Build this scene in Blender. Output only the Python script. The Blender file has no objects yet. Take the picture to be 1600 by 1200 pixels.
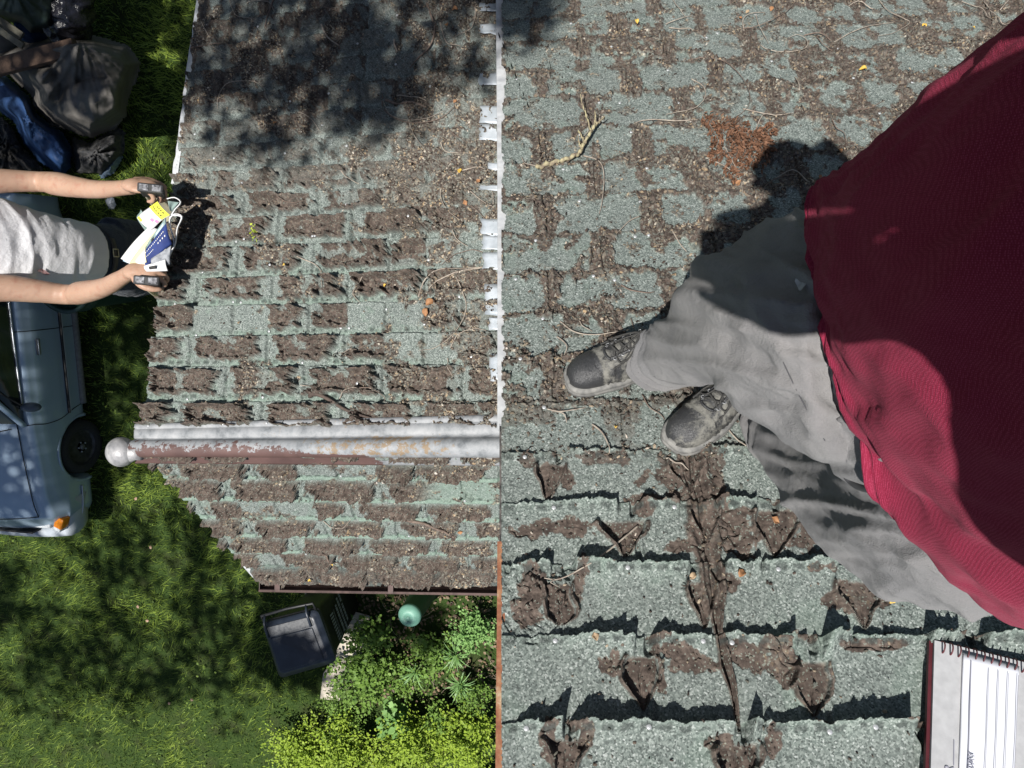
import bpy, bmesh, math, random
import numpy as np
from mathutils import Vector, Matrix, Quaternion
random.seed(7)
sc = bpy.context.scene
COL = sc.collection

# ---------------------------------------------------------------- frame of reference
F = 1110.0                     # focal length in pixels of a 1600 px wide picture
GRAV = np.array([200., -200., 1110.]); GRAV /= np.linalg.norm(GRAV)     # down, in view axes (right, down, forward)
HCAM = 7.2                     # camera height over the lawn
WZ = -GRAV
WX = np.array([1., 0, 0]) - WZ * WZ[0]; WX /= np.linalg.norm(WX)
WY = np.cross(WZ, WX)
# view axes are (x right, y down, z forward): right handed; the world is right handed too
R3 = np.array([WX, WY, WZ])
def toW(p):
    p = np.asarray(p, float)
    q = p @ R3.T
    q[..., 2] += HCAM
    return q
def dW(d):
    return np.asarray(d, float) @ R3.T
def V(px, py, Z):              # picture position + depth -> world
    return toW(np.array([(px - 800.) / F * Z, (py - 600.) / F * Z, Z]))
def Vc(px, py, Z):
    return np.array([(px - 800.) / F * Z, (py - 600.) / F * Z, Z])
def gz(px, py, h=0.0):         # depth of the point of height h over the lawn seen at px,py
    r = np.array([(px - 800.) / F, (py - 600.) / F, 1.])
    return (HCAM - h) / float(r @ GRAV)
def G(px, py, h=0.0):
    return V(px, py, gz(px, py, h))

# ---------------------------------------------------------------- camera
cd = bpy.data.cameras.new('camera'); cam = bpy.data.objects.new('camera', cd); COL.objects.link(cam)
cd.sensor_width = 36; cd.lens = 36 * F / 1600.; cd.clip_start = 0.02; cd.clip_end = 400
r_, u_, b_ = dW([1, 0, 0]), dW([0, -1, 0]), dW([0, 0, -1])
o_ = toW([0., 0., 0.])
cam.matrix_world = Matrix([[r_[0], u_[0], b_[0], o_[0]], [r_[1], u_[1], b_[1], o_[1]], [r_[2], u_[2], b_[2], o_[2]], [0, 0, 0, 1]])
sc.camera = cam

# ---------------------------------------------------------------- light
ANTI = np.array([310., -230., 1110.]); ANTI /= np.linalg.norm(ANTI)       # direction the sunlight travels (view axes)
TS = -dW(ANTI)                                                            # towards the sun (world)
TSc = -ANTI
elev = math.asin(TS[2]); azi = math.atan2(TS[0], TS[1])
w = bpy.data.worlds.new('World'); sc.world = w; w.use_nodes = True
nt = w.node_tree; bg = nt.nodes['Background']
sky = nt.nodes.new('ShaderNodeTexSky'); sky.sky_type = 'NISHITA'; sky.sun_disc = False
sky.sun_elevation = elev; sky.sun_rotation = azi
nt.links.new(sky.outputs[0], bg.inputs[0]); bg.inputs[1].default_value = 0.05
sd = bpy.data.lights.new('sun', 'SUN'); sun = bpy.data.objects.new('sun', sd); COL.objects.link(sun)
sd.energy = 5.0; sd.angle = math.radians(0.5); sd.color = (1.0, 0.97, 0.92)
sun.rotation_mode = 'QUATERNION'
sun.rotation_quaternion = Vector(tuple(TS)).to_track_quat('Z', 'Y'); sun.location = (0, 0, 30)
sc.view_settings.view_transform = 'Standard'; sc.view_settings.look = 'None'
sc.view_settings.exposure = 0.55; sc.view_settings.gamma = 1.0
sc.cycles.max_bounces = 6; sc.cycles.diffuse_bounces = 3; sc.cycles.transparent_max_bounces = 6

# ---------------------------------------------------------------- helpers
def tag(o, label=None, cat=None, group=None, kind=None):
    if label: o['label'] = label
    if cat: o['category'] = cat
    if group: o['group'] = group
    if kind: o['kind'] = kind
    return o
def empty(name, loc=(0, 0, 0), label=None, cat=None, group=None, kind=None):
    o = bpy.data.objects.new(name, None); COL.objects.link(o); o.location = tuple(loc)
    o.empty_display_size = 0.1
    return tag(o, label, cat, group, kind)
def world_loc(o):
    p = Vector((0, 0, 0))
    while o is not None:
        p += o.location; o = o.parent
    return np.array(p)
def mesh_fast(name, v, faces, smooth=True):
    v = np.asarray(v, np.float32)
    me = bpy.data.meshes.new(name)
    me.vertices.add(len(v)); me.vertices.foreach_set('co', v.ravel())
    if isinstance(faces, np.ndarray):
        n, k = faces.shape
        me.loops.add(n * k); me.loops.foreach_set('vertex_index', faces.astype(np.int32).ravel())
        me.polygons.add(n); me.polygons.foreach_set('loop_start', np.arange(0, n * k, k, dtype=np.int32))
        me.polygons.foreach_set('loop_total', np.full(n, k, np.int32))
    else:
        ln = [len(f) for f in faces]; tot = sum(ln)
        me.loops.add(tot); me.loops.foreach_set('vertex_index', np.fromiter((i for f in faces for i in f), np.int32, tot))
        me.polygons.add(len(faces)); st = np.concatenate([[0], np.cumsum(ln)[:-1]]).astype(np.int32)
        me.polygons.foreach_set('loop_start', st); me.polygons.foreach_set('loop_total', np.array(ln, np.int32))
    me.update(calc_edges=True)
    me.polygons.foreach_set('use_smooth', np.full(len(me.polygons), smooth, bool))
    return me
def obj(name, v, faces, mat, parent=None, smooth=True, loc=None, attr=None):
    """v in WORLD coordinates; stored relative to the object's place."""
    v = np.asarray(v, float)
    if parent is not None: base = world_loc(parent); lo = np.zeros(3)
    else:
        lo = np.array(loc) if loc is not None else np.array([v[:, 0].mean(), v[:, 1].mean(), v[:, 2].min()]); base = lo
    me = mesh_fast(name, v - base, faces, smooth)
    if attr is not None:
        for an, av in attr.items():
            a = me.attributes.new(an, 'FLOAT_COLOR', 'POINT'); a.data.foreach_set('color', np.asarray(av, np.float32).ravel())
    for m in (mat if isinstance(mat, (list, tuple)) else [mat]): me.materials.append(m)
    o = bpy.data.objects.new(name, me); COL.objects.link(o); o.location = tuple(lo)
    if parent is not None: o.parent = parent
    return o
class MB:
    """collects pieces (world coordinates), builds one mesh"""
    def __init__(s): s.v = []; s.f = []; s.mi = []
    def add(s, v, f, mi=0):
        b = len(s.v); s.v.extend([tuple(p) for p in v]); s.f.extend([tuple(i + b for i in q) for q in f]); s.mi.extend([mi] * len(f)); return s
    def box(s, c, ax, ay, az, mi=0):         # centre and three half vectors
        c, ax, ay, az = (np.asarray(q, float) for q in (c, ax, ay, az))
        vs = [c + i * ax + j * ay + k * az for k in (-1, 1) for j in (-1, 1) for i in (-1, 1)]
        fs = [(0, 2, 3, 1), (4, 5, 7, 6), (0, 1, 5, 4), (2, 6, 7, 3), (0, 4, 6, 2), (1, 3, 7, 5)]
        if np.dot(np.cross(ax, ay), az) < 0: fs = [f[::-1] for f in fs]
        return s.add(vs, fs, mi)
    def tube(s, pts, rad, n=8, mi=0, cap=True, ref=None, flat=1.0):
        pts = [np.asarray(p, float) for p in pts]; m = len(pts)
        rad = rad if hasattr(rad, '__len__') else [rad] * m
        vs = []; up = None
        for i in range(m):
            t = pts[min(i + 1, m - 1)] - pts[max(i - 1, 0)]; t /= (np.linalg.norm(t) + 1e-12)
            if up is None:
                a = np.array(ref) if ref is not None else (np.array([0, 0, 1.]) if abs(t[2]) < .9 else np.array([1., 0, 0]))
            else: a = up
            up = a - t * np.dot(a, t); up /= (np.linalg.norm(up) + 1e-12)
            sd_ = np.cross(t, up)
            for k in range(n):
                an = 2 * math.pi * k / n
                vs.append(pts[i] + rad[i] * (math.cos(an) * up * flat + math.sin(an) * sd_))
        fs = [(i * n + k, i * n + (k + 1) % n, (i + 1) * n + (k + 1) % n, (i + 1) * n + k) for i in range(m - 1) for k in range(n)]
        if cap: fs += [tuple(range(n))[::-1], tuple(range((m - 1) * n, m * n))]
        return s.add(vs, fs, mi)
    def ellipsoid(s, c, ax, ay, az, nu=16, nv=10, mi=0):
        c, ax, ay, az = (np.asarray(q, float) for q in (c, ax, ay, az))
        vs = [c - az]
        for j in range(1, nv):
            ph = math.pi * j / nv
            for i in range(nu):
                th = 2 * math.pi * i / nu
                vs.append(c + math.sin(ph) * (math.cos(th) * ax + math.sin(th) * ay) - math.cos(ph) * az)
        vs.append(c + az); n = len(vs)
        fs = [(0, 1 + (i + 1) % nu, 1 + i) for i in range(nu)]
        for j in range(nv - 2):
            for i in range(nu):
                a = 1 + j * nu + i; b = 1 + j * nu + (i + 1) % nu
                fs.append((a, b, b + nu, a + nu))
        l = 1 + (nv - 2) * nu
        fs += [(l + i, l + (i + 1) % nu, n - 1) for i in range(nu)]
        return s.add(vs, fs, mi)
    def build(s, name, mat, parent=None, smooth=True, loc=None, bevel=0, sharp=None):
        o = obj(name, s.v, s.f, mat, parent, smooth, loc)
        if any(s.mi): o.data.polygons.foreach_set('material_index', np.array(s.mi, np.int32))
        if bevel:
            b = o.modifiers.new('b', 'BEVEL'); b.width = bevel; b.segments = 2; b.limit_method = 'ANGLE'
        return o
def smooth_pts(pts, n):
    """Catmull-Rom through rows of numbers"""
    P = np.asarray(pts, float); m = len(P); out = []
    for t in np.linspace(0, m - 1, n):
        i = min(int(t), m - 2); u = t - i
        p0, p1, p2, p3 = P[max(i - 1, 0)], P[i], P[i + 1], P[min(i + 2, m - 1)]
        out.append(.5 * (2 * p1 + (p2 - p0) * u + (2 * p0 - 5 * p1 + 4 * p2 - p3) * u * u + (3 * p1 - p0 - 3 * p2 + p3) * u ** 3))
    return np.array(out)

# numpy value noise
def hsh(ix, iy, seed):
    h = (ix.astype(np.int64) * 374761393 + iy.astype(np.int64) * 668265263 + seed * 974634777) & 0xffffffff
    h = ((h ^ (h >> 13)) * 1274126177) & 0xffffffff
    h = h ^ (h >> 16)
    return (h & 0xffffff).astype(np.float32) / 16777215.0
def vn(x, y, seed=0):
    ix = np.floor(x); iy = np.floor(y); fx = (x - ix).astype(np.float32); fy = (y - iy).astype(np.float32)
    fx = fx * fx * (3 - 2 * fx); fy = fy * fy * (3 - 2 * fy)
    a = hsh(ix, iy, seed); b = hsh(ix + 1, iy, seed); c = hsh(ix, iy + 1, seed); d = hsh(ix + 1, iy + 1, seed)
    return (a + (b - a) * fx) * (1 - fy) + (c + (d - c) * fx) * fy
def fbm(x, y, s, seed=0, o=3, g=.5):        # s = cells per unit; result about -1..1
    t = 0; a = 1; n = 0
    for k in range(o):
        t = t + a * (vn(x * s + 17.3 * k, y * s - 9.1 * k, seed + 31 * k) * 2 - 1); n += a; a *= g; s *= 2.03
    return t / n
def flakes(x, y, s, seed):
    """tilted, curled plates: height 0..1 and closeness to the crack between two plates"""
    x = x * s + .35 * (vn(x * s * 2.3, y * s * 2.3, seed + 3) - .5) * 2; y = y * s + .35 * (vn(x * 2.3 + 9, y * s * 2.3, seed + 4) - .5) * 2
    ix = np.floor(x); iy = np.floor(y); f1 = np.full(x.shape, 9., np.float32); f2 = f1.copy(); hh = np.zeros(x.shape, np.float32)
    for a in (-1, 0, 1):
        for b in (-1, 0, 1):
            jx = ix + a; jy = iy + b; px = jx + .15 + .7 * hsh(jx, jy, seed); py = jy + .15 + .7 * hsh(jx, jy, seed + 1)
            d = np.hypot(x - px, y - py).astype(np.float32)
            r1 = hsh(jx, jy, seed + 5); r2 = hsh(jx, jy, seed + 6) * 6.28
            h = .5 * r1 + .55 * ((x - px) * np.cos(r2) + (y - py) * np.sin(r2)) + .35 * d * d
            m = d < f1; f2 = np.where(m, f1, np.minimum(f2, d)); hh = np.where(m, h, hh); f1 = np.where(m, d, f1)
    return np.clip(hh, -.2, 1.2).astype(np.float32), 1 - ss(0, .14, f2 - f1)
def ss(a, b, x):
    t = np.clip((x - a) / (b - a), 0, 1); return t * t * (3 - 2 * t)
def seg_dist(X, Y, pts):
    """distance to a polyline and the fraction along it"""
    best = np.full(X.shape, 1e9, np.float32); frac = np.zeros(X.shape, np.float32); side = np.zeros(X.shape, np.float32)
    n = len(pts) - 1
    for i in range(n):
        (ax, ay), (bx, by) = pts[i][:2], pts[i + 1][:2]
        dx, dy = bx - ax, by - ay; L = dx * dx + dy * dy
        t = np.clip(((X - ax) * dx + (Y - ay) * dy) / L, 0, 1)
        d = np.hypot(X - ax - t * dx, Y - ay - t * dy)
        m = d < best
        best = np.where(m, d, best); frac = np.where(m, (i + t) / n, frac)
        side = np.where(m, np.sign((X - ax) * dy - (Y - ay) * dx), side)
    return best, frac, side

# ---------------------------------------------------------------- materials
class NT:
    def __init__(s, name):
        s.m = bpy.data.materials.new(name); s.m.use_nodes = True; s.t = s.m.node_tree; s.n = s.t.nodes; s.l = s.t.links
        s.b = s.n['Principled BSDF']; s.tc = None
    def add(s, ty, **kw):
        nd = s.n.new(ty)
        for k, v in kw.items():
            if hasattr(nd, k): setattr(nd, k, v)
        return nd
    def link(s, a, b): s.l.new(a, b)
    def co(s):
        if not s.tc: s.tc = s.add('ShaderNodeTexCoord').outputs['Object']
        return s.tc
    def noise(s, scale, detail=3, rough=.55, vec=None):
        nd = s.add('ShaderNodeTexNoise'); nd.inputs['Scale'].default_value = scale; nd.inputs['Detail'].default_value = detail
        nd.inputs['Roughness'].default_value = rough; s.link(vec or s.co(), nd.inputs['Vector']); return nd.outputs['Fac']
    def voro(s, scale, out='Color', feature='F1', vec=None):
        nd = s.add('ShaderNodeTexVoronoi'); nd.feature = feature; nd.inputs['Scale'].default_value = scale
        s.link(vec or s.co(), nd.inputs['Vector']); return nd.outputs[out]
    def ramp(s, fac, stops):
        nd = s.add('ShaderNodeValToRGB'); e = nd.color_ramp.elements
        while len(e) < len(stops): e.new(0.5)
        for i, (p, c) in enumerate(stops):
            e[i].position = p; e[i].color = (*c, 1) if len(c) == 3 else c
        s.link(fac, nd.inputs[0]); return nd.outputs[0]
    def mix(s, fac, a, b, mode='MIX'):
        nd = s.add('ShaderNodeMix'); nd.data_type = 'RGBA'; nd.blend_type = mode
        for sk, v in ((nd.inputs[0], fac), (nd.inputs[6], a), (nd.inputs[7], b)):
            if isinstance(v, (int, float)): sk.default_value = v
            elif isinstance(v, tuple): sk.default_value = (*v, 1)
            else: s.link(v, sk)
        return nd.outputs[2]
    def math(s, op, a, b=0.0, clamp=False):
        nd = s.add('ShaderNodeMath'); nd.operation = op; nd.use_clamp = clamp
        for sk, v in ((nd.inputs[0], a), (nd.inputs[1], b)):
            if isinstance(v, (int, float)): sk.default_value = v
            else: s.link(v, sk)
        return nd.outputs[0]
    def bump(s, h, strength=.5, dist=.002):
        nd = s.add('ShaderNodeBump'); nd.inputs['Strength'].default_value = strength; nd.inputs['Distance'].default_value = dist
        s.link(h, nd.inputs['Height']); s.link(nd.outputs[0], s.b.inputs['Normal'])
    def col(s, c):
        if isinstance(c, tuple): s.b.inputs['Base Color'].default_value = (*c, 1)
        else: s.link(c, s.b.inputs['Base Color'])
    def set(s, rough=.7, metal=0., spec=None):
        s.b.inputs['Roughness'].default_value = rough; s.b.inputs['Metallic'].default_value = metal
        if spec is not None: s.b.inputs['Specular IOR Level'].default_value = spec
        return s
def simple(name, c1, c2=None, scale=20, rough=.7, metal=0., bump=0., bscale=None, bdist=.002, spec=None, detail=4):
    t = NT(name); t.set(rough, metal, spec)
    if c2 is None: t.col(c1)
    else:
        n = t.noise(scale, detail); t.col(t.ramp(n, [(.32, c1), (.68, c2)]))
    if bump: t.bump(t.noise(bscale or scale * 2, 4), bump, bdist)
    return t.m
# ================================================================ SHINGLE ROOFS
def roof_material():
    t = NT('asphalt shingle'); t.set(.93, 0, .25)
    at = t.add('ShaderNodeAttribute'); at.attribute_name = 'wear'
    sp = t.add('ShaderNodeSeparateColor'); t.link(at.outputs['Color'], sp.inputs[0])
    bare, dash, pale = sp.outputs[0], sp.outputs[1], sp.outputs[2]; deb = at.outputs['Alpha']
    # granules: one random value per cell
    g1 = t.add('ShaderNodeSeparateColor'); t.link(t.voro(330), g1.inputs[0])
    gr = t.ramp(g1.outputs[0], [(0., (.035, .045, .041)), (.32, (.115, .142, .128)), (.75, (.205, .238, .216)), (.95, (.32, .355, .33)), (1., (.46, .49, .47))])
    big = t.noise(7, 4)
    gr = t.mix(t.math('MULTIPLY', big, .6), gr, (.135, .145, .14))
    palec = t.mix(.5, gr, (.20, .30, .23))
    gr = t.mix(pale, gr, palec)
    # bare felt
    fb = t.noise(55, 6, .7)
    felt = t.ramp(fb, [(.28, (.020, .015, .013)), (.5, (.078, .06, .05)), (.72, (.165, .13, .108))])
    lich = t.math('GREATER_THAN', g1.outputs[1], .93)
    felt = t.mix(t.math('MULTIPLY', lich, .6), felt, (.22, .25, .21))
    c = t.mix(bare, gr, felt)
    dk = t.mix(.8, gr, (.018, .022, .022))
    c = t.mix(dash, c, dk)
    # crumbs: small chips of bark and grit
    ch = t.add('ShaderNodeSeparateColor'); t.link(t.voro(150), ch.inputs[0])
    chc = t.ramp(ch.outputs[0], [(0., (.03, .022, .018)), (.45, (.08, .06, .05)), (.7, (.15, .16, .14)), (.88, (.28, .25, .2)), (.97, (.42, .3, .17)), (1., (.6, .56, .48))])
    c = t.mix(t.math('MULTIPLY', deb, .75), c, chc)
    t.col(c)
    h = t.math('ADD', t.math('MULTIPLY', g1.outputs[2], .5), t.math('MULTIPLY', fb, 1.2))
    t.bump(h, .55, .0016)
    return t.m
M_ROOF = roof_material()

def plane_z(a, bx, by, x0, y0, X, Y): return 1. / (a + bx * (X - x0) + by * (Y - y0))
def unit(v): return v / np.linalg.norm(v)
PL = {   # 1/Z = a + bx (x-x0) + by (y-y0)
 'R': (.592, 0., 3.75e-4, 800, 600),
 'U': (.3455, 9.9e-5, 8.7e-5, 500, 570),
 'L': (.3572, 9.9e-5, -3.7e-4, 500, 705)}
def PZ(k, X, Y):
    a, bx, by, x0, y0 = PL[k]; return plane_z(a, bx, by, x0, y0, X, Y)
def PN(k):        # normal towards the camera, view axes
    p = [Vc(x, y, PZ(k, x, y)) for x, y in ((700, 500), (800, 500), (700, 600))]
    n = unit(np.cross(p[1] - p[0], p[2] - p[0]))
    return n if n[2] < 0 else -n
def on(k, px, py, h=0.):
    """world point on a roof plane, h above it"""
    return toW(Vc(px, py, float(PZ(k, px, py))) + PN(k) * h)

def grid_mesh(k, xs, ys, field, name, parent, keep=None):
    X, Y = np.meshgrid(xs, ys); X = X.astype(np.float32); Y = Y.astype(np.float32)
    h, wear = field(X, Y)
    Z = PZ(k, X, Y); n = PN(k)
    P = np.stack([(X - 800) / F * Z, (Y - 600) / F * Z, Z], -1) + h[..., None] * n
    ny, nx = X.shape
    idx = np.arange(nx * ny).reshape(ny, nx)
    q = np.stack([idx[:-1, :-1], idx[1:, :-1], idx[1:, 1:], idx[:-1, 1:]], -1).reshape(-1, 4)
    if keep is not None:
        kp = keep(X, Y); kq = (kp[:-1, :-1] & kp[1:, :-1] & kp[1:, 1:] & kp[:-1, 1:]).ravel(); q = q[kq]
        used = np.zeros(nx * ny, bool); used[q.ravel()] = True
        remap = np.cumsum(used) - 1; q = remap[q]
        Pf = P.reshape(-1, 3)[used]; wf = wear.reshape(-1, 4)[used]
    else: Pf = P.reshape(-1, 3); wf = wear.reshape(-1, 4)
    # orient faces to the camera
    o = obj(name, toW(Pf), q, M_ROOF, parent, True, attr={'wear': wf})
    return o, X, Y, h

def spans(*s):
    out = []
    for a, b, st in s: out.append(np.arange(a, b, st))
    return np.concatenate(out)

# ---- upper (right) roof ------------------------------------------------------
NAIL_Y = [-110, -83, -56, -27, 4, 39, 75, 120, 163, 213, 267, 318, 378, 437, 500, 570, 639, 717, 797, 892, 1004, 1140, 1288, 1460]
EDGE_R = np.array([y - .0048 * (y + 979) for y in NAIL_Y])
def uR(X, Y): return (X - 782) / ((Y + 979) * .127)
# lifted butt edges:   nail row y, x0, x1, lift at x0, lift at x1 (m)
LIFTS = [(1140, 806, 882, .012, .034), (1140, 893, 1142, .034, .018), (1140, 1040, 1146, .006, .022), (1140, 1172, 1190, .034, .02), (1140, 1190, 1424, .014, .034),
         (1004, 858, 990, .006, .036), (1004, 1020, 1112, .02, .012), (1004, 1132, 1242, .012, .022), (1004, 1284, 1330, .046, .014), (1004, 1330, 1440, .012, .012), (1004, 1440, 1500, .044, .022), (1004, 1530, 1640, .034, .03),
         (892, 797, 862, .016, .024), (892, 897, 1076, .026, .018), (892, 1130, 1190, .024, .014), (892, 1190, 1305, .01, .024),
         (797, 808, 965, .006, .02), (797, 1000, 1062, .024, .01), (797, 1120, 1182, .024, .016), (797, 1228, 1262, .03, .02), (797, 1262, 1330, .006, .008),
         (717, 790, 850, .012, .003), (717, 884, 1020, .012, .003), (717, 1090, 1180, .012, .008), (639, 1060, 1100, .012, .01), (717, 1170, 1260, .003, .01)]
# torn tongues over the cut-outs: x, y top, y bottom, half width
TONGUES = [(1005, 1028, 1112, 25), (1268, 1038, 1122, 26), (877, 915, 978, 22), (1345, 910, 985, 28), (975, 818, 872, 26), (1213, 800, 872, 27),
           (862, 728, 782, 16), (882, 1158, 1235, 24), (1150, 1165, 1240, 30), (1100, 912, 984, 18), (1100, 800, 850, 16), (1075, 722, 775, 20)]
# bare felt: x, y, rx, ry
FELT = [(868, 826, 66, 17), (1152, 832, 36, 36), (1270, 838, 44, 34), (1072, 852, 34, 12), (1300, 845, 26, 26), (958, 1036, 22, 26), (1084, 1036, 46, 20), (1034, 1066, 10, 24), (1050, 1020, 60, 12),
        (1165, 1030, 34, 34), (1205, 1010, 30, 14), (1222, 1040, 26, 26), (905, 905, 12, 32), (1140, 912, 18, 14), (834, 920, 30, 46), (826, 960, 34, 28),
        (1062, 745, 46, 40), (1000, 752, 12, 10), (940, 718, 60, 12), (1010, 780, 40, 10), (826, 722, 18, 14), (1110, 720, 26, 26), (1130, 1160, 24, 22), (1205, 1160, 14, 30), (860, 1165, 14, 40), (915, 1150, 12, 20),
        (1305, 935, 18, 16), (1322, 925, 12, 30), (1380, 925, 12, 30), (1400, 905, 22, 10), (1288, 890, 30, 10), (1010, 800, 18, 10), (1120, 760, 14, 30), (1290, 940, 16, 8), (1370, 1010, 60, 8), (850, 745, 14, 26), (885, 745, 12, 22)]
TEAR = [(1078, 700), (1082, 740), (1092, 780), (1098, 830), (1108, 880), (1116, 930), (1121, 985), (1132, 1040), (1144, 1080), (1154, 1142)]
TEARW = [30, 26, 24, 28, 22, 20, 8, 11, 7, 3]
def field_R(X, Y):
    tilt = .06 * np.clip((1000 - Y) / 880, 0, 1.1)
    Yt = Y + tilt * (X - 800)
    sm = X / 800. ; tm = Y / 800.                     # noise space (screen-like, stretched with depth)
    dens = 1. / PZ('R', X, Y)                          # bigger when nearer
    q = 1. / (Y + 979.)
    um = uR(X, Y) * .305; vm = 1840. * q * 1.0         # metres along / across the slope (about)
    vm = (1. / dens) * 1.63                            # distance along the slope
    jag = fbm(um, vm, 38, 5, 4, .6)
    jagf = fbm(um, vm, 120, 6, 2)
    Yj = Yt + (jag * .0032 + jagf * .0012) * (Y + 979)
    i = np.clip(np.searchsorted(EDGE_R, Yj) - 1, 0, len(EDGE_R) - 2)
    e0 = EDGE_R[i]; e1 = EDGE_R[i + 1]; f = (Yj - e0) / (e1 - e0)
    up = ss(760, 560, Y)                               # 1 in the far, worn part
    T = .0045
    h = T * (1 - f)
    # lift of the butt edges
    lift = np.zeros_like(h)
    r_ = (fbm(um * 1.0, i * 7.7, 7, 9, 2) + .1)
    lift += np.clip(r_, 0, 1) * np.where(Y < 690, .011, .004)
    for ny, x0, x1, l0, l1 in LIFTS:
        k = NAIL_Y.index(ny)
        tt = np.clip((X - x0) / (x1 - x0), 0, 1)
        inside = ss(x0 - 2, x0 + 4, X + jag * 5) * (1 - ss(x1 - 4, x1 + 2, X + jag * 5))
        lift = np.where((i == k), np.maximum(lift, inside * (l0 + (l1 - l0) * tt) * 1.25 * (1 + .4 * jag + .12 * jagf + .28 * fbm(um, vm * 0 + i * 3.1, 26, 8, 4, .6))), lift)
    h = h + lift * np.exp(-np.clip(f, 0, 1) * 7.0)
    # cut-outs (both columns read as worn gaps in the far part)
    uu = uR(X, Y); par = (i % 2)
    uc = np.where(par == 1, .42, .92)                   # row 1140 is index 21
    wob = fbm(um, vm, 14, 12, 3) * .035
    du = np.abs(((uu - uc + wob + .5) % 1.) - .5)
    du2 = np.abs(((uu - uc + wob + 1.0) % 1.) - .5)
    gap = 1 - ss(.010, .02, du)
    # bare felt
    n1 = fbm(um, vm, 9, 21, 4, .55); n2 = fbm(um, vm, 34, 22, 4, .6)
    edgew = np.exp(-np.clip(f, 0, 1) / .16) + .6 * np.exp(-np.clip(1 - f, 0, 1) / .1)
    colw = 1 - ss(.03, .26, du); colw2 = (1 - ss(.02, .13, du2)) * .75
    colw = 1 - ss(.02, .17, du); edgef = np.exp(-np.clip(f, 0, 1) / .13) + .75 * np.exp(-np.clip(1 - f, 0, 1) / .09)
    far = edgef * .95 + colw * .85 + colw2 * .35 + n1 * .85 + n2 * .65 - .57 + .22 * ss(880, 1300, X) + .1 * ss(520, 300, Y) + .22 * ss(400, 600, Y)
    bare_far = ss(-.03, .05, far)
    near = edgew * .5 * (1 + n1) + colw * .45 - .78 + n2 * .5
    bare_near = ss(0, .05, near)
    n3 = fbm(um, vm, 60, 25, 3, .6)
    for x, y, rx, ry in FELT:
        m = (np.abs(X - x) < rx * 1.8) & (np.abs(Y - y) < ry * 1.8)
        d = 1 - np.hypot((X[m] - x) / rx, (Y[m] - y) / ry) + n2[m] * .85 + n3[m] * .3 + n1[m] * .4 - .05
        bare_near[m] = np.maximum(bare_near[m], ss(-.02, .05, d))
    bare = np.where(up > 0, bare_far * up + bare_near * (1 - up), bare_near)
    n3 = fbm(um, vm, 60, 25, 3, .6)
    h = h - bare * .0016 + bare * (fbm(um, vm, 45, 31, 4, .6) * .0026)
    # curled flakes at the worn borders in the far part
    band = np.exp(-((far - .02) / .11) ** 2) * np.clip(fbm(um, vm, 26, 33, 3) + .1, 0, 1) * (Y < 700)
    h = h + band * .012 * up + (1 - up) * 0
    fk, fe = flakes(um, vm, 24, 901); fk2, fe2 = flakes(um, vm, 62, 905)
    fm = bare * up * ss(-.25, .25, fbm(um, vm, 10, 37, 3)); h = h + fm * (fk * .022 - fe * .008) + bare * up * fk2 * .0035 * ss(-.1, .2, n2)
    h = h + bare * (1 - up) * fk2 * .0015 * ss(.1, .4, n2)
    chunk = np.clip(fbm(um, vm, 32, 35, 3, .6) - .15, 0, 1) * bare * up
    h = h + chunk * .022
    h = h - gap * (.004 + .002 * up) - (1 - up) * (1 - ss(.012, .03, du + .01 * n2)) * (1 - ss(.16, .24, f)) * .012
    nfk, nfe = flakes(um, vm, 17, 951); h = h + (1 - up) * bare * (nfk * .006 - nfe * .006) * ss(-.25, .15, n1 + n2 * .5)
    ridge = np.exp(-((du - .03) / .014) ** 2) * np.clip(n1 + .45, 0, 1)
    h = h + ridge * .008
    dark = np.zeros_like(h)
    for x, y0, y1, hw in TONGUES:
        m = (np.abs(X - x) < hw * 2.4) & (Y > y0 - 20) & (Y < y1 + 14)
        t = np.clip((Y[m] - y0) / (y1 - y0), 0, 1); xc = x + n1[m] * 9 + (t - .5) * ((x * 13 % 9) - 4) * 1.8
        wv = hw * (1 - t ** (1.3 + (x * 7 % 5) * .35)) ** .6 * (1 + .16 * n2[m] + .10 * n3[m]) * (1 + .25 * np.sin(x + 5 * t)) + 1e-3
        d = (X[m] - xc) / wv; ad = np.abs(d)
        ins = (1 - ss(.92, 1.05, ad)) * ss(y0 - 5, y0 + 2, Y[m] + n2[m] * 4) * (1 - ss(y1 - 3, y1 + 1, Y[m]))
        bd = np.exp(-((ad - 1.22) / .16) ** 2) * ss(y0 - 8, y0 + 4, Y[m]) * (1 - ss(y1, y1 + 10, Y[m]))
        hh = h[m]; hh = hh * (1 - ins) + ins * (-.005 + .007 * (1 - ad * ad) + .002 * n2[m]) + bd * (.010 + .007 * (d < 0)) * (1 + .5 * n2[m])
        crk = np.exp(-((X[m] - xc - n2[m] * 5) / 1.6) ** 2) * ins * ss(.1, .3, t) * (1 - ss(.6, .8, t))
        h[m] = hh - crk * .006
        bare[m] = np.maximum(bare[m], np.maximum(ins, ss(.2, .5, bd) * .95))
    d, fr, side = seg_dist(X, Y, TEAR)
    wt = np.interp(fr, np.linspace(0, 1, len(TEARW)), TEARW) * (1 + .3 * n2)
    ins = 1 - ss(.85, 1.05, d / wt)
    bare = np.maximum(bare, ins)
    h = h + np.exp(-((d / wt - .75) / .22) ** 2) * .011 - np.exp(-(d / 3.) ** 2) * .012 * (1 + .3 * n2) + ins * .003 * n2
    # the broken corner at 820,920
    m = (np.hypot((X - 830) / 40, (Y - 930) / 60) < 1.3)
    h[m] += ss(.1, .5, n2[m] + .4 * n1[m]) * .016 - ss(.0, .4, -n2[m]) * .006
    # left rake: curled up lip
    lip = np.exp(-(X - 784 - 3 * n2) / 9) * (X > 700)
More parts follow.
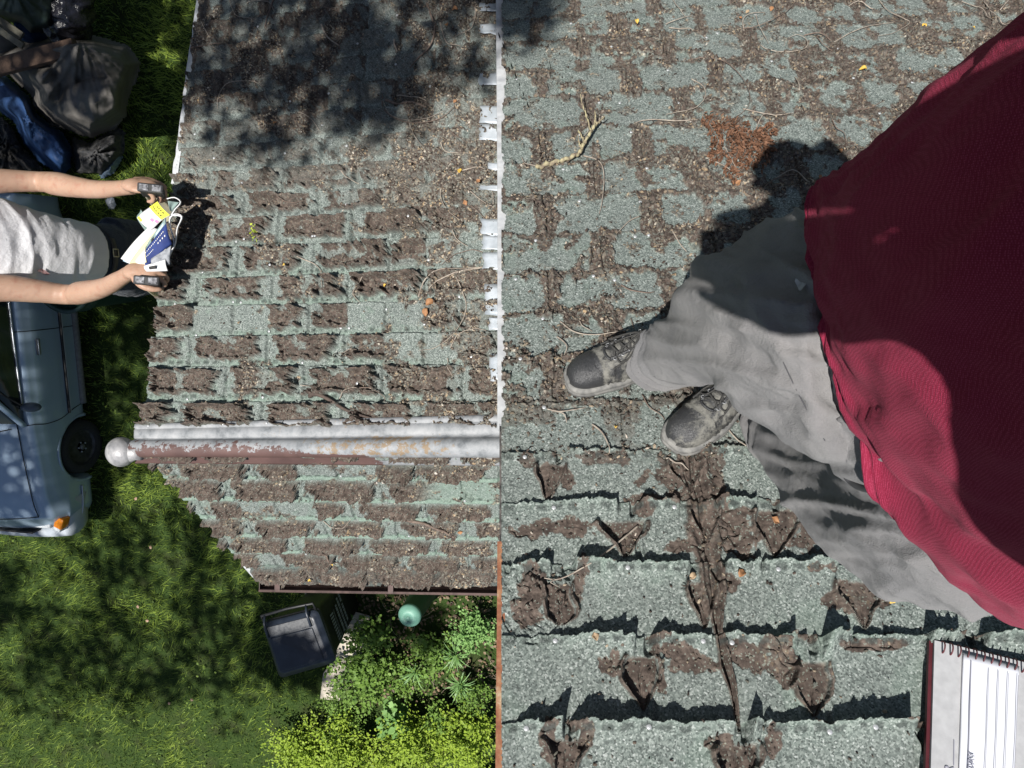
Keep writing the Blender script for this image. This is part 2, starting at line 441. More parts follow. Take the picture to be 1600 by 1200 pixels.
    h = h + lip * (.002 + .006 * np.clip(n2 + .2, 0, 1))
    # adhesive dashes with nails
    yd = e0 + .0048 * (Y + 979)
    dsh = np.exp(-((Yj - jag * 2 - yd) / (.0024 * (Y + 979))) ** 4) * ss(.15, .25, ((uu * 9.) % 1.)) * (1 - ss(.8, .92, (uu * 9.) % 1.))
    dash = dsh * (n2 > -.25) * np.where(Y > 660, .75, .35)
    deb = np.clip(ss(-.15, .35, n1 * .6 + fbm(um, vm, 18, 41, 3) + .35 * edgew - .22) * bare, 0, 1) * (up * .95 + (1 - up) * .25)
    spill = ss(.16, .45, fbm(um, vm, 22, 43, 4, .65)) * up * .7
    deb = np.maximum(deb, spill); deb = np.maximum(deb, up * bare * .35)
    h = h + deb * .002 * (vn(um * 300, vm * 300, 50)) * 1.5
    pale = np.clip(ss(.1, .4, n1) * .25 + np.exp(-f / .1) * .25, 0, 1)
    # rows under the shoes' far side: dark spots of lost granules
    sp = (vn(um * 90, vm * 90, 61) > .93) * (1 - bare) * .7
    wear = np.stack([bare, np.clip(dash + sp * .8, 0, 1), pale, deb], -1)
    return h, wear

# ---- lower roof, far slope (upper in the picture) -----------------------------
ROW_U = np.array([-170, -128, -88, -50, -12, 26, 65, 104, 144, 184, 224, 265, 308, 352, 378 + 14, 427 + 5, 478, 526, 573, 622, 668, 715], float)
ROW_U = np.array([-160, -122, -84, -46, -8, 30, 69, 108, 147, 187, 227, 267, 308, 343, 386, 434, 478, 526, 573, 628, 676], float)
def refU(X, Y): return 780 + (X - 780) * 3920. / (Y + 3400.)
def field_U(X, Y):
    tilt = .115 * np.clip((600 - Y) / 600, 0, 1.2)
    Yt = Y + tilt * (X - 380)
    um = refU(X, Y) / 395.; vm = Y / 395.
    jag = fbm(um, vm, 30, 105, 4, .6); n1 = fbm(um, vm, 8, 121, 4, .55); n2 = fbm(um, vm, 30, 122, 4, .6); n3 = fbm(um, vm, 75, 123, 2)
    Yj = Yt + jag * 2.6
    i = np.clip(np.searchsorted(ROW_U, Yj) - 1, 0, len(ROW_U) - 2)
    e0 = ROW_U[i]; e1 = ROW_U[i + 1]; f = (Yj - e0) / (e1 - e0)
    uu = (refU(X, Y) - 361.) / 120.7
    uc = np.where(i % 2 == 0, 0., .5)                 # row starting at 526 (index 17) is type A (odd)
    uc = np.where(i % 2 == 1, .5, 0.)
    dus = ((uu - uc + n1 * .04 + .5) % 1.) - .5
    du = np.abs(dus)
    worn = ss(340, 170, Y) * .9                            # farther: less regular, brown round the cut-outs
    h = .008 * (1 - f) + .006 * (1 - ss(0, .1, f))
    # bare panel in the middle of each tab
    amp = hsh(np.floor(uu - uc + .5), i.astype(float), 77)
    lim = .15 + .14 * n2 + .06 * n3 - .06 * amp + .08 * n1
    sd = np.minimum(np.minimum((du - lim) * 118, (f - .07 - .10 * n2) * 44), (.78 - f - .15 * n2 - .05 * n3) * 44) + n3 * .7
    pan = ss(-.8, 1.2, sd); rim = np.exp(-((sd - 2.6) / 2.4) ** 2)
    crk, ce = flakes(um, vm, 15, 931)
    isl = ss(.24, .30, fbm(um, vm, 19, 137, 4, .6)); pan = pan * (1 - isl * .8)
    fk, fe = flakes(um, vm, 20, 911); fk2, fe2 = flakes(um, vm, 52, 915)
    pan = pan * (amp > .10)
    wr = ss(-.05, .08, .8 * np.exp(-du / .09) + .5 * np.exp(-f / .15) + n1 * 1.1 + n2 * .6 - .33)
    sand = ss(-.05, .25, n1 + .6 * n2 + ss(520, 740, X) * .7 + .15 * ss(480, 200, Y) - .38) * (1 - .6 * isl)     # loose dirt towards the wall
    bare = np.clip(pan * (1 - worn * .75) + wr * worn, 0, 1)
    bare = np.maximum(bare, sand * .9)
    b2 = np.clip(pan * (1 - sand * .5), 0, 1)
    rag = fbm(um, vm, 22, 131, 4, .6)
    h = h + b2 * (1 - worn * .8) * (.004 + .004 * np.clip(rag, -.3, 1) + rim * .028 * (.5 + 1.3 * amp * (1 + n1)) * (.7 + .8 * np.clip(n2 + .4, 0, 1)) - (1 - rim) * ce * .020 * ss(-.2, .2, n1 + rag))
    # right hand side of each panel (left of the next cut-out) curls up
    cur = np.exp(-((dus + lim + .05) / .07) ** 2) * b2
    h = h + cur * .012 * (.5 + amp) * (1 - worn * .7) * (1 + .7 * n3 + .6 * rag)
    fmk = ss(-.3, .2, fbm(um, vm, 9, 139, 3))
    h = h + b2 * fmk * (fk * .011 - fe * .005) + b2 * fk2 * .003
    hole = ss(.25, .42, fbm(um, vm, 17, 133, 3, .6)) * b2
    h = h - hole * .014
    top = np.exp(-((f - .12) / .06) ** 2) * b2
    h = h + top * .004 * (1 + rag)
    chunk = np.clip(fbm(um, vm, 27, 135, 3, .6) - .12, 0, 1) * bare
    h = h + chunk * .016 * worn + np.clip(fbm(um, vm, 40, 136, 3, .6), 0, 1) * sand * .016 + bare * worn * (fk * .016 - fe * .006) * fmk + sand * fk2 * .008 * ss(-.1, .3, n2)
    sh_ = (hsh(np.floor(uu - uc + .5), i.astype(float), 79) - .4) * .008; h = h + sh_ * np.exp(-f * 3)
    gap = 1 - ss(.014, .034, du + .016 * n3 + .02 * n2); h = h - gap * .017
    h = h + (n3 * .0012 + n2 * .002) * bare
    gcrack, fr, _ = seg_dist(X, Y, [(566, 60), (563, 150), (556, 230), (549, 360), (545, 420)])
    h = h - np.exp(-((gcrack + n2 * 2) / 2.2) ** 2) * .012 + np.exp(-((gcrack - 5) / 3) ** 2) * .006
    yd = e1 - .16 * (e1 - e0)
    dsh = np.exp(-((Yt - yd) / 3.2) ** 4) * ss(.12, .25, (uu * 9.) % 1.) * (1 - ss(.78, .9, (uu * 9.) % 1.))
    dash = dsh * (1 - sand * .8) * (1 - .7 * worn) * ss(-.25, .15, n2 + .6 * n1) * .8
    dash = np.maximum(dash, (1 - ss(.0, .05, f)) * .5)
    pale = np.clip((ss(.70, .86, f + .1 * n2) * .6 * ss(-.5, .2, n1) + .35 * ss(.1, .5, n2)) * ss(300, 480, Y) * (1 - sand), 0, 1)
    deb = np.clip(sand * ss(-.3, .3, n2 + .2) + worn * bare * .5 * ss(-.1, .4, n2) + pan * .3 * ss(.0, .4, n3), 0, 1)
    sp = (vn(um * 90, vm * 90, 161) > .92) * (1 - bare) * .7
    wear = np.stack([bare, np.clip(dash + sp, 0, 1), pale, deb], -1)
    return h, wear

# ---- lower roof, near slope ---------------------------------------------------
ROW_L = np.array([690, 720, 747, 782, 810, 838, 863, 887, 911, 940], float)
def field_L(X, Y):
    n = Y * 0
    um = X / 395.; vm = (Y - 700) / 395. * 1.55
    jag = fbm(um, vm, 30, 205, 4, .6); n1 = fbm(um, vm, 8, 221, 4, .55); n2 = fbm(um, vm, 30, 222, 4, .6); n3 = fbm(um, vm, 75, 223, 2)
    Yj = Y + jag * 1.8 - .012 * (X - 500)
    i = np.clip(np.searchsorted(ROW_L, Yj) - 1, 0, len(ROW_L) - 2)
    e0 = ROW_L[i]; e1 = ROW_L[i + 1]; f = (Yj - e0) / (e1 - e0)      # f=1 is the butt edge (down the slope)
    xr = 805 + (X - 805) * 690. / (1450 - Y)
    uu = (xr - 417.) / 122.
    uc = np.where(i % 2 == 1, 0., .5)
    dus = ((uu - uc + n1 * .05 + .5) % 1.) - .5; du = np.abs(dus)
    amp = hsh(np.floor(uu - uc + .5), i.astype(float), 78)
    h = .009 * f
    lim = .13 + .15 * n2 + .06 * n3 + .14 * (.5 - amp) + .16 * (f - .4) + .1 * n1
    sd = np.minimum(np.minimum((du - lim) * 112, (f - .10 + .12 * n2) * 27), (.80 - f - .18 * n2) * 27) + n3 * 1.1
    pan = ss(-.8, 1.2, sd) * (amp > .08); rim = np.exp(-((sd - 2.2) / 2.2) ** 2) * (amp > .08)
    crk, ce = flakes(um, vm, 15, 941)
    fk, fe = flakes(um, vm, 19, 921); fk2, fe2 = flakes(um, vm, 50, 925)
    grn = ss(640, 690, X) * (1 - ss(775, 790, Y)) * ss(745, 755, Y)
    pan = pan * (1 - grn)
    botm = ss(878, 888, Y)
    bare = np.maximum(pan, ss(.1, .3, n1 + n2 * .6 - .25 + .5 * botm) * .9)
    rag = fbm(um, vm, 22, 231, 4, .6)
    h = h + pan * (.003 + .006 * np.clip(rag, -.3, 1)) + pan * rim * .024 * (.4 + 1.1 * amp) - pan * (1 - rim) * ce * .018 + pan * ss(-.2, .2, fbm(um, vm, 9, 239, 3)) * (fk * .012 - fe * .005) + pan * fk2 * .003
    cur = np.exp(-((dus + lim + .06) / .06) ** 2) * pan
    h = h + cur * .010 * (.4 + amp) * (1 + .6 * n3)
    flap = (1 - ss(-.02, .04, du - lim)) * ss(.1, .2, f) * (1 - ss(.7, .85, f))
    h = h + flap * ss(0, .9, (dus + lim) / (2 * lim + 1e-3)) * .022 * (.3 + amp)
    hole = ss(.3, .45, fbm(um, vm, 17, 233, 3, .6)) * pan; h = h - hole * .014
    gap = 1 - ss(.012, .032, du + .014 * n3); h = h - gap * .014 * (1 - pan)
    chunk = np.clip(fbm(um, vm, 30, 235, 3, .6) - .1, 0, 1) * bare
    h = h + chunk * .012 + (n3 * .0012 + n2 * .002) * bare
    h = h + np.exp(-((f - .97) / .06) ** 2) * .004
    dsh = np.exp(-((f - .80) / .05) ** 4) * ss(.12, .25, (uu * 9.) % 1.) * (1 - ss(.78, .9, (uu * 9.) % 1.))
    dash = dsh * ss(-.2, .1, n2 + .5 * n1) * .8
    pale = np.clip(ss(.72, .84, f + .06 * n2) * .8 + ss(.05, 0, f) * .5 + grn * .5 + .3 * ss(0, .4, n2), 0, 1) * (1 - botm * .9)
    deb = np.clip(bare * ss(.0, .5, n2 + .3 * ss(560, 760, X)), 0, 1)
    dash = np.maximum(dash, botm * (1 - bare) * .75)
    wear = np.stack([bare, dash, pale, deb], -1)
    return h, wear

house = empty('house', G(1000, 500), 'house with worn green shingle roofs and a man standing on the upper one', 'house')
xsR = spans((783.5, 1290, 1.2), (1290, 1640, 1.6), (1640, 2300, 12))
ysR = spans((-420, -30, 8), (-30, 650, 1.25), (650, 1215, 1.15), (1215, 1420, 6))
rg = random.Random(3)
_jx = np.array([rg.uniform(-1, 1) for _ in range(4000)])
def keepR(X, Y):
    r_ = 783.0 + 6. * np.clip(fbm(Y, Y * 0 + 3., .07, 71, 4, .7) * 2.2 + .3, -.15, 1.1) * (Y < 657) + 2.4 * fbm(Y, Y * 0 + 5., .09, 73, 3, .6) * (Y > 845)
    return X > r_
upper_roof, _X, _Y, _h = grid_mesh('R', xsR, ysR, field_R, 'upper_roof', house, keepR)
# left outline of the lower roof
def rakeU(Y): return 311 - .1377 * Y
def rakeL(Y): return 232 + (Y - 716) * .905
def keepU(X, Y): return (X > rakeU(Y) + 2.2 * (vn(Y / 9., Y * 0, 3) - .5) * 2)
def keepL(X, Y): return (X > rakeL(Y) + 2.5 * (vn(Y / 8., Y * 0, 4) - .5) * 2)
xsU = spans((205, 800, 1.15), (800, 1100, 6)); ysU = spans((-420, -30, 8), (-30, 706, 1.15))
lower_far, *_ = grid_mesh('U', xsU, ysU, field_U, 'lower_roof', house, keepU)
xsL = spans((225, 800, 1.0), (800, 1100, 6)); ysL = spans((704, 913, .75))
lower_near, *_ = grid_mesh('L', xsL, ysL, field_L, 'lower_roof', house, keepL)
# ================================================================ GROUND
def grass_base():
    t = NT('lawn soil'); t.set(.95, 0, .1)
    n = t.noise(3.2, 5); n2 = t.noise(40, 5, .7)
    c = t.ramp(n2, [(.3, (.012, .025, .006)), (.55, (.035, .06, .015)), (.8, (.08, .11, .03))])
    c = t.mix(t.math('MULTIPLY', t.ramp(n, [(.5, (0, 0, 0)), (.75, (1, 1, 1))]), .5), c, (.04, .032, .02))
    t.col(c); t.bump(n2, .8, .02); return t.m
v = [(-60, -60, 0), (60, -60, 0), (60, 60, 0), (-60, 60, 0)]
n = 60
gx, gy = np.meshgrid(np.linspace(-70, 70, n), np.linspace(-70, 70, n))
gzv = np.zeros_like(gx)
idx = np.arange(n * n).reshape(n, n)
q = np.stack([idx[:-1, :-1], idx[:-1, 1:], idx[1:, 1:], idx[1:, :-1]], -1).reshape(-1, 4)
ground = obj('ground', np.stack([gx, gy, gzv], -1).reshape(-1, 3), q, grass_base(), None, loc=(0, 0, 0))
ground['kind'] = 'structure'
# ================================================================ METAL TRIM, GUTTER, WALLS
def m_ridge():
    t = NT('weathered galvanised ridge metal'); t.set(.62, .0)
    at = t.add('ShaderNodeAttribute'); at.attribute_name = 'paint'
    sp = t.add('ShaderNodeSeparateColor'); t.link(at.outputs['Color'], sp.inputs[0])
    n = t.noise(34, 6, .75); n2 = t.noise(9, 4)
    zinc = t.ramp(t.noise(18, 5, .7), [(.3, (.12, .13, .14)), (.5, (.24, .25, .262)), (.72, (.33, .335, .345))])
    sm = t.math('ADD', sp.outputs[1], t.math('MULTIPLY', t.math('SUBTRACT', n2, .5), 1.1))
    rust = t.ramp(t.math('MULTIPLY', sm, t.ramp(n, [(.45, (0, 0, 0)), (.6, (1, 1, 1))])), [(.3, (0, 0, 0)), (.5, (1, 1, 1))])
    zinc = t.mix(t.math('MULTIPLY', rust, .75), zinc, (.22, .14, .06))
    pm = t.math('ADD', sp.outputs[0], t.math('MULTIPLY', t.math('SUBTRACT', n, .5), 1.9))
    pr = t.ramp(pm, [(.47, (0, 0, 0)), (.55, (1, 1, 1))])
    paint = t.ramp(n2, [(.3, (.075, .042, .038)), (.7, (.12, .068, .06))])
    c = t.mix(pr, zinc, paint); t.col(c)
    t.bump(n, .25, .002); return t.m
M_RIDGE = m_ridge()
def ridge_cap():
    prof = []        # py left, py right, plane, height, paint
    prof += [(663, 649, 'U', -.002, 0), (663.5, 649.5, 'U', .012, 0), (669, 657, 'U', .016, 0), (670, 658.5, 'U', .011, 0), (672, 660, 'U', .011, 0), (673, 661.5, 'U', .016, 0), (685, 676, 'U', .016, .05), (686.5, 679, 'U', .010, .1)]
    xs = np.concatenate([np.linspace(214, 782, 150), np.linspace(790, 1080, 12)])
    rows = []; col = []
    nU = PN('U'); nL = PN('L'); nm = unit(nU + nL)
    for x in xs:
        t = (x - 214) / 568.
        ring = []; cc = []
        for a, b, k, h, p in prof:
            y = a + (b - a) * t
            ring.append(on(k, x, y, h)); cc.append((p, .35 * math.exp(-((t - .45) / .3) ** 2)))
        yc = 699 + (697 - 699) * t; rr = .036
        c = Vc(x, yc, float(PZ('U', x, 705))) + nm * .014
        ax = unit(Vc(300, 705, PZ('U', 300, 705)) - Vc(200, 705, PZ('U', 200, 705)))
        dn = unit(np.cross(ax, nm)); dn = dn if dn[1] > 0 else -dn
        for j in range(13):
            an = math.pi * (1.02 - 1.05 * j / 12)
            ring.append(toW(c + rr * (math.cos(an) * dn + math.sin(an) * nm)))
            side = j / 12.
            pnt = ss(.62, .38, t - .25 * (side - .5) + 0 * side) * (.25 + .75 * side) * 1.05
            if side > .6: pnt = max(pnt, float(ss(.68, .6, t)))
            cc.append((float(pnt), float(.95 * math.exp(-((t - .68) / .26) ** 2) * (1 if side < .6 else .5))))
        for a, b, h in ((712, 711, .012), (718, 721, .014), (720, 723, .014), (720.5, 723.5, -.002)):
            y = a + (b - a) * t; ring.append(on('L', x, y, h)); cc.append((float(ss(.72, .62, t)), .5 * float(ss(.6, .8, t))))
        rows.append(ring); col.append(cc)
    V_ = np.array(rows); n, m, _ = V_.shape
    idx = np.arange(n * m).reshape(n, m)
    q = np.stack([idx[:-1, :-1], idx[1:, :-1], idx[1:, 1:], idx[:-1, 1:]], -1).reshape(-1, 4)
    C_ = np.array(col).reshape(-1, 2); C4 = np.concatenate([C_, np.zeros((len(C_), 2))], 1)
    return obj('ridge_cap', V_.reshape(-1, 3), q, M_RIDGE, house, True, attr={'paint': C4})
ridge = ridge_cap()
for o_ in (ridge,):
    s_ = o_.modifiers.new('s', 'SOLIDIFY'); s_.thickness = .0015
m_zinc = simple('zinc', (.22, .23, .24), (.5, .5, .51), 30, .5, .5, .3, 60, .002)
m_ball = simple('weathered finial metal', (.2, .2, .21), (.46, .45, .45), 22, .55, .3, .5, 70, .003)
b = MB(); zc = float(PZ('U', 215, 703)); c = Vc(189, 706, zc) ; rr = 25.5 / F * zc
ax = unit(Vc(300, 702, PZ('U', 300, 702)) - Vc(200, 702, PZ('U', 200, 702)))
b.ellipsoid(toW(c), dW(ax) * rr * 1.02, dW(np.cross(ax, [0, 0, 1])) * rr * .95, dW([0, 0, 1]) * rr * .95, 32, 20)
b.tube([toW(c + ax * rr * .7), toW(c + ax * rr * 1.05), toW(c + ax * rr * 1.5)], [rr * .66, rr * .5, rr * .52], 20)
b.build('finial', m_ball, ridge)
b = MB(); b.box(on('U', 222, 680, .012), (on('U', 226, 680, 0) - on('U', 218, 680, 0)) * .9, (on('U', 222, 686, 0) - on('U', 222, 680, 0)), toW(PN('U') * .004) - toW(np.zeros(3)))
b.build('end_clip', m_zinc, ridge)

def strip(name, k, edge, h, mat, parent, th=.003):
    """edge: list of (y, x left, x right) on plane k; a folded sheet with a thin drop on the outer side"""
    b = MB(); v = []
    for y, xl, xr in edge:
        a = on(k, xl, y, h - .03); 
        v += [on(k, xl - .5, y, h - .035), on(k, xl, y, h), on(k, xr, y, h)]
    n = len(edge); f = []
    for i in range(n - 1):
        for j in range(2):
            p = i * 3 + j; f.append((p, p + 3, p + 4, p + 1))
    b.add(v, f); o = b.build(name, mat, parent, False); s_ = o.modifiers.new('s', 'SOLIDIFY'); s_.thickness = th; return o
m_white = simple('white painted metal', (.36, .37, .385), (.56, .57, .58), 30, .45, 0, .1, 30)
m_rust = NT('rusty drip edge'); m_rust.set(.8)
_n = m_rust.noise(26, 7, .75); m_rust.col(m_rust.ramp(_n, [(.3, (.13, .05, .03)), (.46, (.24, .09, .045)), (.58, (.33, .17, .09)), (.7, (.44, .35, .24))])); m_rust.bump(_n, .4, .002); m_rust = m_rust.m
m_darkmetal = simple('dark worn metal', (.03, .03, .03), (.16, .14, .13), 45, .6, .1, .4, 80, .002)
ry = random.Random(5)
def rag(n, a=1.): return (float(vn(np.array([n]), np.array([.5]), 9)[0]) - .5) * 2 * a
strip('white_drip_edge', 'R', [(y, 777.5 - (y - 0) * .0005 + (2.5 if y < 300 else 0) * (300 - y) / 300 * -1, 792 + rag(y / 14., 1.5) + (4 if 500 < y else 0)) for y in range(-420, 656, 5)] + [(656, 778, 804), (660, 778, 804)], -.004, m_white, upper_roof)
strip('worn_drip_edge', 'R', [(y, 780.5, 790) for y in range(664, 846, 6)], -.004, m_darkmetal, upper_roof)
strip('rusty_drip_edge', 'R', [(y, 777 - max(0, (y - 900)) * .010, 789) for y in range(845, 1420, 6)], -.003, m_rust, upper_roof)
# lower roof rake trim
def kx(y): return rakeU(y)
b = MB()
strip('white_rake_trim', 'U', [(y, rakeU(y) - 5.5 + rag(y / 20., 1.), rakeU(y) + 3) for y in range(-420, 30, 10)] + [(y, rakeU(y) - 5.5 + rag(y / 11., 1.5), rakeU(y) + 3) for y in range(30, 289, 4)], -.005, m_white, lower_far)
strip('rake_trim', 'U', [(y, rakeU(y) + 4, rakeU(y) + 10) for y in range(289, 664, 12)], -.008, m_darkmetal, lower_far)
bb = MB(); vv = []
for t_ in np.linspace(0, 1, 8):
    y = 893 - 12 + t_ * 24; x = rakeL(y); vv += [on('L', x - 5, y + 2, -.02), on('L', x - 4, y + 1, .002), on('L', x + 3, y, .0)]
bb.add(vv, [(i * 3 + j, i * 3 + 3 + j, i * 3 + 4 + j, i * 3 + 1 + j) for i in range(7) for j in range(2)])
o_ = bb.build('white_trim_end', m_white, lower_near, False); s_ = o_.modifiers.new('s', 'SOLIDIFY'); s_.thickness = .003
# step flashing beside the wall
m_flash = simple('flashing', (.36, .40, .43), (.60, .64, .68), 16, .4, .35, .3, 40, .003)
for (y0, y1, x0, x1) in ((8, 22, 752, 778), (42, 56, 751, 774), (116, 136, 750, 776), (168, 196, 752, 779), (198, 222, 752, 776), (258, 268, 764, 779), (292, 300, 752, 778), (345, 370, 754, 781), (371, 393, 756, 781), (396, 424, 757, 781), (446, 494, 760, 782), (497, 517, 767, 783), (554, 598, 768, 784)):
    bb = MB(); nn = 7
    vv = []
    for i in range(nn):
        for j in range(5):
            y = y0 + (y1 - y0) * i / (nn - 1); x = x0 + (x1 + 10 - x0) * j / 4
            x += (ry.uniform(-2, 2) if j == 0 else 0); y += (ry.uniform(-1.5, 1.5) if i in (0, nn - 1) else 0) + (x - x0) * .05
            vv.append(on('U', x, y, .017 + ry.uniform(0, .0015)))
    bb.add(vv, [(i * 5 + j, i * 5 + 5 + j, i * 5 + 6 + j, i * 5 + 1 + j) for i in range(nn - 1) for j in range(4)])
    o_ = bb.build('step_flashing', m_flash, lower_far); s_ = o_.modifiers.new('s', 'SOLIDIFY'); s_.thickness = .002
# gutter
m_gut = simple('brown painted gutter', (.055, .035, .032), (.11, .07, .062), 25, .5, .1, .2, 60)
gd = GRAV
def gut(x, y, drop, z=None):
    z = float(PZ('L', x, 908)); return toW(Vc(x, y, z * 1.0) + gd * drop)
bb = MB(); prof = [(909, 0), (910, .085), (914, .10), (925, .10), (927.5, .03), (927.5, -.002), (929.5, -.004), (930.5, .002), (930, .02)]
vv = []; xsG = np.linspace(405, 1060, 40)
for x in xsG:
    t_ = (x - 405) / 375.
    for j, (y, d) in enumerate(prof): vv.append(gut(x, y - 6 * (1 - t_) * (1 if j > 2 else .2), d))
m = len(prof)
bb.add(vv, [(i * m + j, i * m + m + j, i * m + m + 1 + j, i * m + 1 + j) for i in range(len(xsG) - 1) for j in range(m - 1)])
bb.add([gut(405, y - 6 * (1 if j > 2 else .2), d) for j, (y, d) in enumerate(prof[:6])], [tuple(range(6))])
gutter = bb.build('gutter', m_gut, house, False); s_ = gutter.modifiers.new('s', 'SOLIDIFY'); s_.thickness = .003
for x in (434, 611):
    t_ = (x - 405) / 375.
    bb = MB(); a_ = gut(x, 909, -.004); c_ = gut(x, 929 - 6 * (1 - t_), -.006)
    bb.box((a_ + c_) / 2, (c_ - a_) / 2, (gut(x + 4, 915, 0) - gut(x - 4, 915, 0)) / 2, dW(gd) * .003); bb.build('gutter_bracket', m_gut, gutter, False, bevel=.001)
# walls below (mostly hidden by the roofs)
m_wall = simple('pale siding', (.42, .42, .38), (.5, .5, .46), 3, .8)
def wall(name, pts, mat=m_wall):
    """pts: world points of the wall's top; drops to the lawn"""
    bb = MB(); vv = []
    for p in pts: vv += [p, np.array([p[0], p[1], 0.])]
    bb.add(vv, [(2 * i, 2 * i + 1, 2 * i + 3, 2 * i + 2) for i in range(len(pts) - 1)])
    o = bb.build(name, mat, house, False); s_ = o.modifiers.new('s', 'SOLIDIFY'); s_.thickness = .1; s_.offset = 0; return o
wall('gable_wall', [on('U', 330, -300, -.06), on('U', 258, 680, -.06), on('L', 420, 895, -.08)])
wall('eave_wall', [on('L', 420, 895, -.08), on('L', 800, 898, -.08)])
wall('upper_wall', [on('R', 860, -400, -.08), on('R', 860, 1400, -.08)])
# nails
m_nail = simple('galvanised nail', (.45, .46, .47), (.62, .63, .64), 80, .4, .4)
def nail_proto():
    vs = []; fs = []; n = 12
    for (r, z) in ((0, .0016), (.0035, .0015), (.0048, .0006), (.0050, -.0006), (.0015, -.002), (.0015, -.02)):
        for k in range(n): vs.append((r * math.cos(2 * math.pi * k / n), r * math.sin(2 * math.pi * k / n), z))
    for i in range(5):
        for k in range(n): fs.append((i * n + k, (i + 1) * n + k, (i + 1) * n + (k + 1) % n, i * n + (k + 1) % n))
    me = mesh_fast('nail', np.array(vs), [tuple(f) for f in fs]); me.materials.append(m_nail); return me
NAILM = nail_proto()
def hsample(field, x, y): return float(field(np.array([[x]], np.float32), np.array([[y]], np.float32))[0][0, 0])
def nails(k, field, parent, pts, sc_=1.):
    q = Vector(tuple(dW(PN(k)))).to_track_quat('Z', 'Y'); base = world_loc(parent)
    for x, y in pts:
        o = bpy.data.objects.new('nail', NAILM); COL.objects.link(o); o.parent = parent
        p = on(k, x, y, hsample(field, x, y) + .0022) - base
        o.location = tuple(p); o.rotation_mode = 'QUATERNION'; o.rotation_quaternion = q; o.scale = (sc_,) * 3
NR = [(820, 717), (865, 797), (1052, 796), (979, 892), (1213, 893), (867, 1004), (1096, 1005), (1141, 1007), (822, 1141), (1010, 1140), (1291, 1146), (1358, 1140),
      (813, 570), (850, 639), (848, 500), (806, 439), (927, 434), (837, 378), (992, 372), (1013, 371), (968, 163), (985, 213), (892, 39), (955, 75), (1043, 112), (1103, 61), (1251, 51), (807, 126), (906, 213), (1204, 101), (1372, 182), (1424, 131),
      (1060, 160), (1120, 55), (936, 163), (880, 267), (1010, 267), (1000, 318), (905, 318), (1310, 75), (1180, 25), (1330, 130), (960, 440), (1470, 20), (1022, 20)]
nails('R', field_R, upper_roof, NR)
NU = [(318, 426), (274, 475), (307, 524), (365, 472), (377, 473), (421, 518), (431, 420), (473, 567), (411, 621), (293, 624), (495, 375 - 4), (533, 513), (546, 513), (602, 482), (666, 509), (737, 558), (370, 378), (388, 378), (492, 372), (492, 372),
      (380, 288), (397, 288), (501, 281), (440, 329), (543, 321), (560, 320), (338, 250), (448, 242), (546, 233), (306, 211), (504, 196), (455, 160), (517, 150), (513, 112), (620, 103), (674, 138), (770, 204), (622, 26), (500, 134), (560, 70), (718, 464), (670, 407), (640, 340), (330, 70), (405, 44), (560, 600)]
nails('U', field_U, lower_far, NU, 1.15)
NL = [(534, 741), (729, 773), (447, 775), (640, 835), (560, 836), (480, 862), (690, 806)]
nails('L', field_L, lower_near, NL, 1.1)

_b = world_loc(ridge)
for x in (236, 300, 352, 420, 505, 566, 640, 716, 765):
    t_ = (x - 214) / 568.; o = bpy.data.objects.new('nail', NAILM); COL.objects.link(o); o.parent = ridge; o.location = tuple(on('U', x, 667 - 13 * t_, .0175) - _b); o.rotation_mode = 'QUATERNION'; o.rotation_quaternion = Vector(tuple(dW(PN('U')))).to_track_quat('Z', 'Y')
# ================================================================ BODY BUILDING
def fuse(mb, voxel, it=4, f=.5):
    """union of overlapping closed pieces as one smooth skin; returns vertices (world) and quads"""
    me = mesh_fast('tmp', np.array(mb.v), mb.f); o = bpy.data.objects.new('tmp', me); COL.objects.link(o)
    m = o.modifiers.new('r', 'REMESH'); m.mode = 'VOXEL'; m.voxel_size = voxel; m.use_smooth_shade = True
    if it:
        s = o.modifiers.new('s', 'SMOOTH'); s.iterations = it; s.factor = f
    dg = bpy.context.evaluated_depsgraph_get(); ev = o.evaluated_get(dg); em = ev.to_mesh()
    n = len(em.vertices); v = np.zeros(n * 3, np.float32); em.vertices.foreach_get('co', v)
    nr = np.zeros(n * 3, np.float32); em.vertices.foreach_get('normal', nr)
    fs = [tuple(p.vertices) for p in em.polygons]
    ev.to_mesh_clear(); bpy.data.objects.remove(o); bpy.data.meshes.remove(me)
    return v.reshape(-1, 3).astype(float), nr.reshape(-1, 3).astype(float), fs
def W2view(v): 
    q = np.array(v, float); q[:, 2] -= HCAM; return q @ R3
def limb(mb, pts, n=20, m=14):
    """pts rows: x, y, z (view axes, metres), radius, flat (depth / width)"""
    P = smooth_pts(pts, m)
    mb.tube([toW(p[:3]) for p in P], [max(p[3], .002) for p in P], n)
def cpx(px, py, Z): return list(Vc(px, py, Z))
def ridged(x, y, s, seed, o=3):
    t = 0; a = 1; n = 0
    for k in range(o):
        t = t + a * (1 - np.abs(vn(x * s + 5 * k, y * s, seed + k * 7) * 2 - 1) ** .8 * 2); n += a; a *= .5; s *= 2.1
    return t / n

